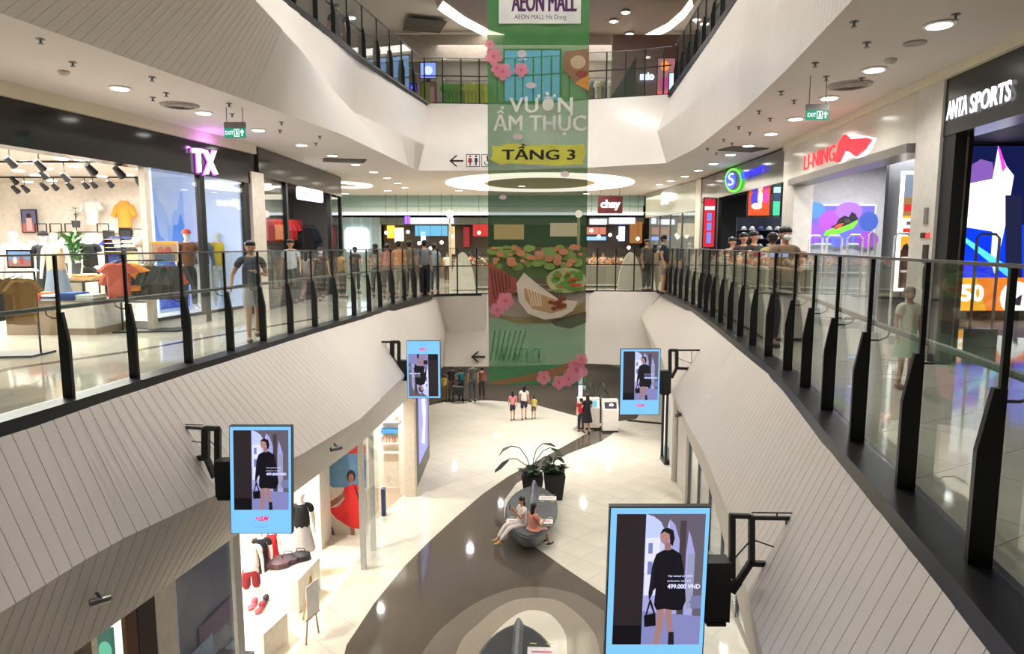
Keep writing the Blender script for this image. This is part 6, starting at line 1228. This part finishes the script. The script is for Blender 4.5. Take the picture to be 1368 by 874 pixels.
# easel sign
e = thing('easel_sign', 'wooden easel holding a white notice board at the shop entrance', 'sign', W(408, 850, G0)); 
def g(px, py, up): q = W(px, py, G0); return Vector((q.x, q.y, G0 + up))
f1, f2, f3 = g(409, 862, 0), g(426, 846, 0), g(405, 828, 0); top_ = Vector(((f1.x + f2.x) / 2 - .05, (f1.y + f2.y) / 2 + .15, G0 + 1.25))
for f in (f1, f2, f3): b = MB(); b.bar(f, top_, .03, .02); part('leg', b, wood, e)
u = (f2 - f1).normalized(); up_ = (top_ - (f1 + f2) / 2).normalized(); cc = (f1 + f2) / 2 + up_ * .80 + u.cross(up_) * .03
b = MB(); b.slab([cc - u * .2 - up_ * .32, cc + u * .2 - up_ * .32, cc + u * .2 + up_ * .32, cc - u * .2 + up_ * .32], u.cross(up_) * .015); part('notice_board', b, flat(238, 232, 222), e)
b = MB(); b.bar(cc - u * .22 - up_ * .33, cc + u * .22 - up_ * .33, .03, .03); part('ledge', b, wood, e)
# teal lit poster at the bottom left
q = W(140, 870, G0 + 1.2); picture('green patterned lit poster at the bottom left corner', 112, 152, 838, 900, 8.6, (30, 90, 80), [(ell(.3, .3, .2, .15), (60, 160, 130)), (ell(.7, .5, .2, .2), (90, 180, 150)), (ell(.5, .75, .2, .12), (30, 60, 120))], 'lit_poster', 'poster', .8, frame=glow(240, 246, 240, 1.2), edge=.10, stand=G0)
# beauty room beyond
t = thing('shop_unit', 'small bright shop room with a blue shelf behind the steel column', 'shop', (-4.4, 19.5, G0))
b = MB(); b.box(-7, -3.1, 21.0, 21.1, G0, C0); part('back_wall', b, bright_wall, t)
q = SH.p(.3, 0, 0); r = SH.p(4.6, 0, 0); b = MB(); b.hexa([(-7, 17.7), (q.x - .5, 17.7), (r.x, 20.9), (-7, 20.9)], G0 + .0005, G0 + .003); part('shop_floor', b, flat(176, 156, 132, .2), t)
for z, m_, nm in ((-4.35, flat(60, 130, 190), 'blue_shelf'), (-4.0, off_white, 'shelf_board'), (-4.7, off_white, 'shelf_board'), (-5.0, off_white, 'shelf_board')): a, c = WY(511, 640, 20.8), WY(535, 640, 20.8); b = MB(); b.box(a.x, c.x, 20.7, 21, z, z + (.12 if 'blue' in nm else .03)); part(nm, b, m_, t)
a, c = WY(534, 668, 20.3), WY(546, 668, 20.3); b = MB(); b.box(a.x, c.x, 20.3, 20.6, G0, G0 + 2.2); part('white_cupboard', b, off_white, t)
rnd = random.Random(8)
for i in range(12):
    px = 512 + (i % 6) * 4; z = (-3.97, -4.67)[i // 6]; q = WY(px, 640, 20.8); b = MB(); b.lathe([(.04, 0), (.045, .02), (.045, .14), (.02, .17), (.02, .2)], (q.x, 20.8, z), 8); single('cosmetic_bottle', b, flat(*rnd.choice([(230, 190, 170), (240, 240, 240), (190, 140, 120)])), 'small bottle on the %s shelf of the bright room, %s from the left' % ('upper' if i < 6 else 'lower', ORD[i % 6].replace('nearest', 'first')), 'bottle', (q.x, 20.8, z), 'cosmetic bottles')
q = W(511, 708, G0); q2 = W(512, 690, G0); b = MB(); b.box(q2.x - .05, q2.x + .05, q2.y, q2.y + .2, G0, G0 + .8); single('blue_stand', b, flat(40, 70, 120), 'narrow dark blue stand at the steel column', 'stand', (q2.x, q2.y, G0))
# white end column and tall lit panel
q = W(546, 664, G0); r = W(556, 656, G0); b = MB(); b.box(q.x - .12, r.x + .05, q.y, q.y + .4, G0, C0); single('column', b, flat(226, 214, 196), 'white column between the bright room and the tall blue lit panel', 'column', (q.x, q.y, G0))
a, c = W(556, 655, G0), W(574, 611, G0); t = thing('lit_wall_panel', 'tall blue violet lit panel along the ground floor shop wall', 'panel', ((a.x + c.x) / 2, (a.y + c.y) / 2, G0)); d = (c - a); nn = Vector((d.y, -d.x, 0)).normalized()
b = MB(); b.slab([a, c, Vector((c.x, c.y, C0)), Vector((a.x, a.y, C0))], -nn * .1); part('panel_body', b, flat(110, 106, 100), t)
b = MB(); f = lambda s_, z: a + d * s_ + nn * .01 + Vector((0, 0, z)); b.add([f(.2, .6), f(.85, .6), f(.85, 3.7), f(.2, 3.7)], [[0, 1, 2, 3]]); part('lit_face', b, glow(150, 150, 225, 1.0), t)
b = MB(); f = lambda s_, z: a + d * s_ + nn * .02 + Vector((0, 0, z)); b.add([f(.35, 1.2), f(.6, .9), f(.7, 2.0), f(.6, 3.2), f(.4, 2.6), f(.5, 1.8)], [[0, 1, 2, 3, 4, 5]]); b.add([f(.3, 2.9), f(.45, 3.1), f(.4, 3.5), f(.28, 3.4)], [[0, 1, 2, 3]]); part('pale_figure', b, glow(205, 208, 250, 1.1), t)

# ------------------------------------------------------------------ ground floor right
a = W(900, 642, G0); b = MB(); b.tube([a, (a.x, a.y, C0)], .10, 14); single('column', b, flat(206, 202, 194), 'slim white column at the right of the ground floor hall', 'column', a, smooth=True)
a, c = W(889, 621, G0), W(912, 622, G0); t = thing('glass_display_tower', 'tall black framed glass display tower behind the slim column', 'display', ((a.x + c.x) / 2, a.y, G0))
for x in (a.x, c.x):
    for y in (a.y, a.y + .6): b = MB(); b.box(x - .04, x + .04, y - .04, y + .04, G0, G0 + 3.0); part('post', b, black_metal, t)
b = MB(); b.box(a.x - .05, c.x + .05, a.y - .05, a.y + .65, G0, G0 + .15); part('base', b, black_metal, t)
b = MB(); b.box(a.x, c.x, a.y - .01, a.y + .005, G0 + .15, G0 + 3.0); part('glass_pane', b, SHOPGL, t)
b = MB(); b.box(a.x - .05, c.x + .05, a.y - .05, a.y + .65, G0 + 3.0, G0 + 3.1); part('top_cap', b, black_metal, t)
b = MB(); b.box(a.x + .38, c.x - .04, a.y + .2, a.y + .5, G0 + .3, G0 + .95); part('blue_box', b, flat(50, 50, 120), t)
b = MB(); b.box(a.x + .04, a.x + .4, a.y + .2, a.y + .5, G0 + .15, G0 + .55); part('teal_goods', b, flat(120, 170, 180), t)
a = W(916, 672, G0); SR = Fr((a.x - .9, 10.0), (a.x, a.y), 'R')
t = thing('shop_unit', 'glass fronted shop on the ground floor at the right', 'shop', SR.p(5, -.5, G0))
b = MB(); SR.box(b, SR.L - .1, SR.L + .25, -.3, .05, G0, C0); part('white_post', b, flat(226, 220, 210), t)
b = MB(); SR.box(b, SR.L + .25, SR.L + 6, -.3, 0, G0, C0); part('white_wall', b, flat(220, 214, 204), t)
b = MB(); SR.box(b, 0, SR.L, -.06, -.045, G0 + .05, C0); part('window_pane', b, SHOPGL, t)
for k in range(7): s_ = .3 + k * (SR.L - .5) / 6; b = MB(); SR.box(b, s_ - .035, s_ + .035, -.09, -.01, G0, C0); part('mullion', b, grey_metal, t)
for z in (G0 + .05, G0 + 2.3): b = MB(); SR.box(b, 0, SR.L, -.08, -.02, z, z + .06); part('transom', b, chrome, t)
b = MB(); SR.box(b, 0, SR.L, -5, -.1, G0 + .0005, G0 + .003); part('shop_floor', b, flat(120, 116, 110, .2), t)
b = MB(); SR.box(b, SR.L, SR.L + .1, -5, -.3, G0, C0); part('side_wall', b, flat(160, 158, 156), t)
b = MB(); SR.box(b, 0, SR.L, -5.1, -5, G0, C0); part('back_wall', b, flat(140, 138, 138), t)
q = SR.p(SR.L - 2, -.9, G0); rack('small rack with red garments inside the right ground floor shop', q.x, q.y, q.x + .8, q.y + .3, G0, 1.5)
for i in range(4): garment('red garment inside the right ground floor shop, %s' % ('leftmost', 'second', 'third', 'rightmost')[i], (q.x + .1 + .2 * i, q.y + .05 * i, G0 + 1.42), 1.0, (190, 50, 48), .5, .7, False, 'red garments downstairs')
a, c = W(838, 563, G0), W(912, 570, G0); b = MB(); b.hexa([(a.x, a.y), (c.x, c.y), (c.x, c.y + .04), (a.x, a.y + .04)], G0, G0 + .08); single('floor_threshold', b, black_metal, 'thin dark threshold line on the far right of the hall floor', 'threshold', (a.x, a.y, G0))

# ------------------------------------------------------------------ information terminals and people in the hall
def kiosk(label, x0, x1, foot, top, dark_scr):
    a, c = W(x0, foot, G0), W(x1, foot, G0); Y = a.y; zt_ = WY((x0 + x1) / 2, top, Y).z; t = thing('information_terminal', label, 'terminal', ((a.x + c.x) / 2, Y, G0)); w = c.x - a.x
    b = MB(); b.box(a.x, c.x, Y, Y + .5, G0, G0 + .08); part('foot', b, flat(40, 40, 42), t)
    b = MB(); b.slab([(a.x, Y, G0 + .08), (a.x, Y + .5, G0 + .08), (a.x, Y + .5, zt_), (a.x, Y + .22, zt_), (a.x, Y, zt_ - .38)], (w, 0, 0)); part('cabinet', b, flat(228, 222, 212, .25), t)
    p0, p1 = Vector((a.x + w * .12, Y + .03, zt_ - .34)), Vector((a.x + w * .12, Y + .20, zt_ - .06)); n_ = Vector((0, -.8, .5)).normalized() * .012
    b = MB(); b.slab([p0 + n_, p0 + Vector((w * .76, 0, 0)) + n_, p1 + Vector((w * .76, 0, 0)) + n_, p1 + n_], -n_ * 2); part('screen', b, flat(60, 44, 56) if dark_scr else glow(120, 190, 220, .8), t)
    if dark_scr: b = MB(); b.ball((a.x + w * .55, Y + .12, zt_ - .2), .10, .06, .06, 10); part('screen_glare', b, glow(255, 250, 240, 2.5), t, True)  # glowing bead standing in for glare on the dark screen
kiosk('white information terminal used by a woman in black', 772, 801, 574, 534, False)
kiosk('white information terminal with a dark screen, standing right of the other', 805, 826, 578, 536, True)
def hall(px, foot, head, label, **k): return person(px, foot, head, label, z=G0, **k)
hall(784, 579, 527, 'woman in a black dress using the information terminal', top=(18, 18, 22), bottom=(16, 16, 20), kind='skirt', hair='long', rz=PI + .2, pose=dict(wl=(-.12, -.26, 1.15), wr=(.12, -.26, 1.15), el=(-.23, -.02, 1.13), er=(.23, -.02, 1.13)))
hall(776, 577, 532, 'person in red half hidden behind the woman in black', top=(180, 30, 44), bottom=(40, 40, 50), rz=PI)
hall(685, 562, 523, 'girl in a pink top walking at the left of the family', top=(226, 140, 156), bottom=(50, 46, 60), kind='shorts', rz=PI + .1, hair='long', pose=walk)
hall(700, 561, 515, 'woman in a white top and dark shorts walking in the middle of the family', top=(226, 220, 214), bottom=(36, 40, 60), kind='shorts', rz=PI, hair='long', pose=walk)
hall(713, 560, 529, 'small child in a yellow top walking at the right of the family', top=(212, 190, 110), bottom=(100, 90, 80), kind='shorts', rz=PI - .1, pose=walk)
for px, foot, head, tp, bt, d in ((594, 535, 500, (206, 190, 90), (120, 100, 60), 'child in a yellow top beside the stroller group'), (603, 534, 488, (56, 50, 60), (110, 100, 110), 'adult in dark clothes by the stroller'), (616, 534, 492, (40, 120, 130), (50, 50, 60), 'person in a teal top by the stroller'), (632, 537, 484, (92, 100, 96), (70, 74, 78), 'man in a grey green shirt standing next to the stroller group'), (644, 533, 490, (140, 84, 74), (60, 56, 60), 'person in a rust top behind the banner edge')):
    hall(px, foot, head, d, top=tp, bottom=bt, rz=PI + .3)
q = W(612, 538, G0); t = thing('stroller', 'dark stroller in the group left of the banner', 'stroller', q)
b = MB(); b.slab([(q.x - .25, q.y, G0 + .4), (q.x + .2, q.y, G0 + .35), (q.x + .3, q.y, G0 + .75), (q.x - .3, q.y, G0 + .8)], (0, .45, 0)); part('seat', b, flat(40, 40, 46), t)
for sx in (-.25, .25):
    for sy in (0, .45): b = MB(); b.tube([(q.x + sx - .02, q.y + sy, G0 + .09), (q.x + sx + .02, q.y + sy, G0 + .09)], .09, 12); part('wheel', b, black_metal, t)
    b = MB(); b.tube([(q.x + sx, q.y + .2, G0 + .1), (q.x + sx, q.y + .5, G0 + 1.0)], .014, 6); part('frame_tube', b, grey_metal, t)
b = MB(); b.tube([(q.x - .25, q.y + .5, G0 + 1.0), (q.x + .25, q.y + .5, G0 + 1.0)], .018, 6); part('handle', b, black_metal, t)
q = W(775, 556, G0); t = thing('light_pole', 'slim glowing pole with a pink lit top behind the terminals', 'lamp', q); b = MB(); b.tube([q, (q.x, q.y, G0 + 2.4)], .09, 10); part('glowing_pole', b, glow(225, 235, 255, 1.5), t); b = MB(); b.box(q.x - .2, q.x + .2, q.y - .05, q.y + .05, G0 + 2.4, G0 + 2.75); part('pink_symbol', b, glow(255, 130, 190, 1.3), t)

# ------------------------------------------------------------------ plants
def long_leaf(mbt, base, pts, w, wmul=1.9):
    pts = [Vector(p) for p in pts]; rows = []
    for i, p in enumerate(pts):
        d = (pts[min(i + 1, len(pts) - 1)] - pts[max(0, i - 1)]).normalized(); s_ = d.cross(Vector((0, 0, 1))); s_ = s_.normalized() if s_.length > .05 else Vector((1, 0, 0)); f = math.sin(PI * (i + .35) / (len(pts) - .3)) * w * wmul
        rows.append([p - s_ * f + Vector((0, 0, -.25 * f)), p + Vector((0, 0, .04 * w)), p + s_ * f + Vector((0, 0, -.25 * f))])
    mbt.grid(rows)
def tall_plant(label, px, foot, pot_top, leaves, bushy=26, r0=.24, r1=.33, seed=1):
    q = W(px, foot, G0); h = WY(px, pot_top, q.y).z - G0; t = thing('potted_plant', label, 'plant', q)
    b = MB(); n = 4; lo = [(q.x + r0 * a, q.y + r0 * c) for a, c in ((-1, -1), (1, -1), (1, 1), (-1, 1))]; hi = [(q.x + r1 * a, q.y + r1 * c) for a, c in ((-1, -1), (1, -1), (1, 1), (-1, 1))]
    b.add([(*p, G0) for p in lo] + [(*p, G0 + h) for p in hi], [[3, 2, 1, 0], [4, 5, 6, 7], [0, 1, 5, 4], [1, 2, 6, 5], [2, 3, 7, 6], [3, 0, 4, 7]]); part('pot', b, flat(26, 26, 28, .4), t)
    b = MB(); b.box(q.x - r1 * .85, q.x + r1 * .85, q.y - r1 * .85, q.y + r1 * .85, G0 + h, G0 + h + .03); part('soil', b, flat(40, 30, 24), t)
    rnd = random.Random(seed); z0 = G0 + h
    for i in range(bushy):
        a = rnd.random() * 2 * PI; L_ = .15 + rnd.random() * .22; d = Vector((math.cos(a), math.sin(a), 0)); s0 = Vector((q.x, q.y, z0)) + d * r1 * rnd.random() * .7; b = MB(); long_leaf(b, None, [s0, s0 + d * L_ * .4 + Vector((0, 0, L_ * .7)), s0 + d * L_ * .9 + Vector((0, 0, L_ * .6))], .05); part('leaf', b, leaf_m, t, True)
    for tips, w in leaves:
        P_ = [WY(x, y, q.y + .05) for x, y in tips]; P_[0] = Vector((q.x, q.y, z0)); k = len(P_) // 2
        b = MB(); b.tube(P_[:k + 1], .014, 6); part('leaf_stalk', b, leaf_m, t, True); b = MB(); long_leaf(b, None, [P_[k] + (P_[j] - P_[k]) for j in range(k, len(P_))], w); part('large_leaf', b, leaf_m, t, True)
tall_plant('tall black pot with long arching banana-like leaves behind the boat bench', 711, 664, 635, [([(711, 635), (704, 612), (694, 598), (682, 596), (672, 599), (667, 608)], .10), ([(711, 635), (703, 622), (690, 613), (680, 613), (670, 619), (661, 629)], .16), ([(711, 635), (713, 612), (717, 600), (726, 592), (736, 592), (742, 596)], .09), ([(711, 635), (716, 615), (726, 602), (736, 598), (746, 601), (752, 608)], .14), ([(711, 635), (716, 622), (722, 614), (728, 610), (734, 609), (738, 612)], .2)], seed=3)
tall_plant('tall black pot with a leafy plant right of the banana-like one', 740, 665, 632, [([(740, 632), (739, 622), (740, 616), (745, 611), (751, 612), (754, 617)], .14), ([(740, 632), (738, 622), (735, 616), (730, 614), (726, 616), (724, 620)], .12), ([(740, 632), (740, 620), (741, 612), (744, 606), (746, 604), (748, 606)], .12)], seed=6, bushy=34)
q = W(797, 560, G0); tall_plant('dark leafy plant behind the white terminals', 796, 558, 536, [([(796, 536), (792, 528), (787, 520), (783, 516), (780, 515), (778, 517)], .3), ([(796, 536), (798, 524), (801, 515), (804, 511), (806, 511), (808, 514)], .3), ([(796, 536), (801, 526), (805, 522), (809, 521), (811, 523), (812, 526)], .3), ([(796, 536), (793, 522), (792, 514), (790, 511), (788, 510), (786, 511)], .3)], seed=8, bushy=20)

# ------------------------------------------------------------------ boat shaped benches
def boat(label, c, L_, w, ang, h=.50, group=None, seatcol=(92, 96, 100)):
    t = thing('boat_bench', label, 'bench', (c[0], c[1], G0), ang); out = []
    n = 28
    for i in range(n): a = 2 * PI * i / n; x = math.cos(a); y = math.sin(a); out.append((w / 2 * math.copysign(abs(x) ** 1.25, x), L_ / 2 * math.copysign(abs(y) ** .92, y)))
    b = MB(); sc = [(.66, 0), (.80, .14), (.93, .34), (1.0, h)]
    b.grid([[(x * f, y * (f * .92 + .08), z) for x, y in out + out[:1]] for f, z in sc]); lpart('hull', b, flat(128, 132, 136, .35), t, True)
    b = MB(); b.hexa([(x * .66, y * .69) for x, y in out], 0, .04); lpart('dark_plinth', b, black_metal, t)
    b = MB(); b.hexa([(x * 1.0, y * 1.0) for x, y in out], h, h + .03); lpart('rim', b, flat(74, 80, 84, .4), t)
    b = MB(); b.hexa([(x * .93, y * .95) for x, y in out], h + .03, h + .06); lpart('seat_cushion', b, flat(*seatcol, .6), t)
    b = MB(); b.add([(-.10, -L_ * .30, h + .06), (.10, -L_ * .30, h + .06), (.10, L_ * .47, h + .06), (-.10, L_ * .47, h + .06), (-.03, -L_ * .22, h + .22), (.03, -L_ * .22, h + .22), (.03, L_ * .40, h + .34), (-.03, L_ * .40, h + .34)], [[0, 1, 5, 4], [1, 2, 6, 5], [2, 3, 7, 6], [3, 0, 4, 7], [4, 5, 6, 7]]); lpart('backrest_ridge', b, flat(112, 118, 122, .4), t)
    for (x, y, w2) in ((.42, .75, .5), (-.34, -.85, .55), (.38, -.80, .45)):
        x *= w / 1.45; y *= L_ / 3.5; b = MB(); b.box(x - w2 / 2, x + w2 / 2, y - .15, y + .15, h + .06, h + .064); lpart('white_notice', b, flat(232, 226, 226), t)
        b = MB(); b.box(x - w2 * .36, x + w2 * .36, y - .02, y + .03, h + .064, h + .066); lpart('notice_line', b, flat(200, 120, 130), t)
        for dy in (-.26, .26):
            for k in (-.15, .15): b = MB(); b.box(x + k - .06, x + k + .06, y + dy - .015, y + dy + .015, h + .06, h + .063); lpart('yellow_dash', b, flat(210, 204, 120), t)
    return t
c0 = W(709, 748, G0); c1 = W(714, 655, G0 + .5); cy = (c0.y + .35 + c1.y) / 2; cx = W(711, 700, G0 + .4).x
boat('grey boat shaped bench on the ground floor with two people sitting on it', (cx, cy), (c1.y - c0.y) + .25, 1.45, -.08)
p = W(690, 862, G0 + .5); boat('dark boat shaped bench at the bottom edge of the picture', (W(688, 862, G0 + .5).x, p.y - 1.0), 3.3, 1.5, -.05, seatcol=(46, 50, 54))
sit = dict(pel=(0, 0, .52), bel=(0, .01, .66), che=(0, .02, .84), nb=(0, .02, .98), nk=(0, .01, 1.045), jaw=(0, -.01, 1.105), hm=(0, -.01, 1.17), ht=(0, .0, 1.225), sl=(-.165, .02, .955), sr=(.165, .02, .955), el=(-.21, -.04, .70), er=(.21, -.04, .70), wl=(-.10, -.26, .72), wr=(.10, -.26, .72), hl=(-.085, -.02, .48), hr=(.085, -.02, .48), kl=(-.12, -.42, .50), kr=(.12, -.42, .50), al=(-.12, -.44, .09), ar=(.12, -.44, .09))
s1 = dict(sit); s1.update(wr=(.06, -.28, .98), er=(.20, -.12, .74), wl=(-.06, -.26, .96), el=(-.21, -.10, .72), al=(-.12, -.66, .16), ar=(.12, -.70, .18))
hb = .56 - .42
q = W(697, 700, G0 + .56); figure('woman in white sitting on the boat bench looking at her phone', (q.x, q.y, G0 + .08), H=1.62, top=(236, 228, 226), bottom=(232, 224, 222), kind='trousers', hair='long', rz=-1.15, pose=s1, level=2, shoes=(200, 160, 90))
ph = Vector((q.x - .31, q.y - .135, G0 + 1.06)); b = MB(); b.box(ph.x - .01, ph.x + .01, ph.y - .04, ph.y + .04, ph.z - .07, ph.z + .08); single('mobile_phone', b, black_metal, 'black phone in the hands of the woman in white on the bench', 'phone', ph)
q = W(713, 708, G0 + .56); figure('woman in a pink dress sitting on the boat bench with her back to the camera', (q.x, q.y, G0 + .08), H=1.58, top=(222, 146, 132), bottom=(222, 146, 132), kind='dress', hair='long', rz=2.2, pose=dict(sit, kl=(-.10, -.36, .50), kr=(.12, -.36, .50)), level=2)
# small white camera domes on the fascia
for w, p in (('left soffit', Vector((LC(5.9) - .1, 6.1, -1.75))), ('left fascia below the railing', Vector((LC(9.9) + .01, 9.9, -1.42))), ('right soffit', Vector((RC(12) , 12.0, -1.44)))):
    t = thing('camera_bracket', 'small grey surveillance camera on the %s' % w, 'camera', p); b = MB(); b.tube([p, p + Vector((.05, 0, -.06))], .015, 6); part('arm', b, grey_metal, t); b = MB(); b.tube([p + Vector((-.03, -.06, -.08)), p + Vector((.10, .06, -.08))], .035, 10); part('camera_body', b, grey_metal, t)
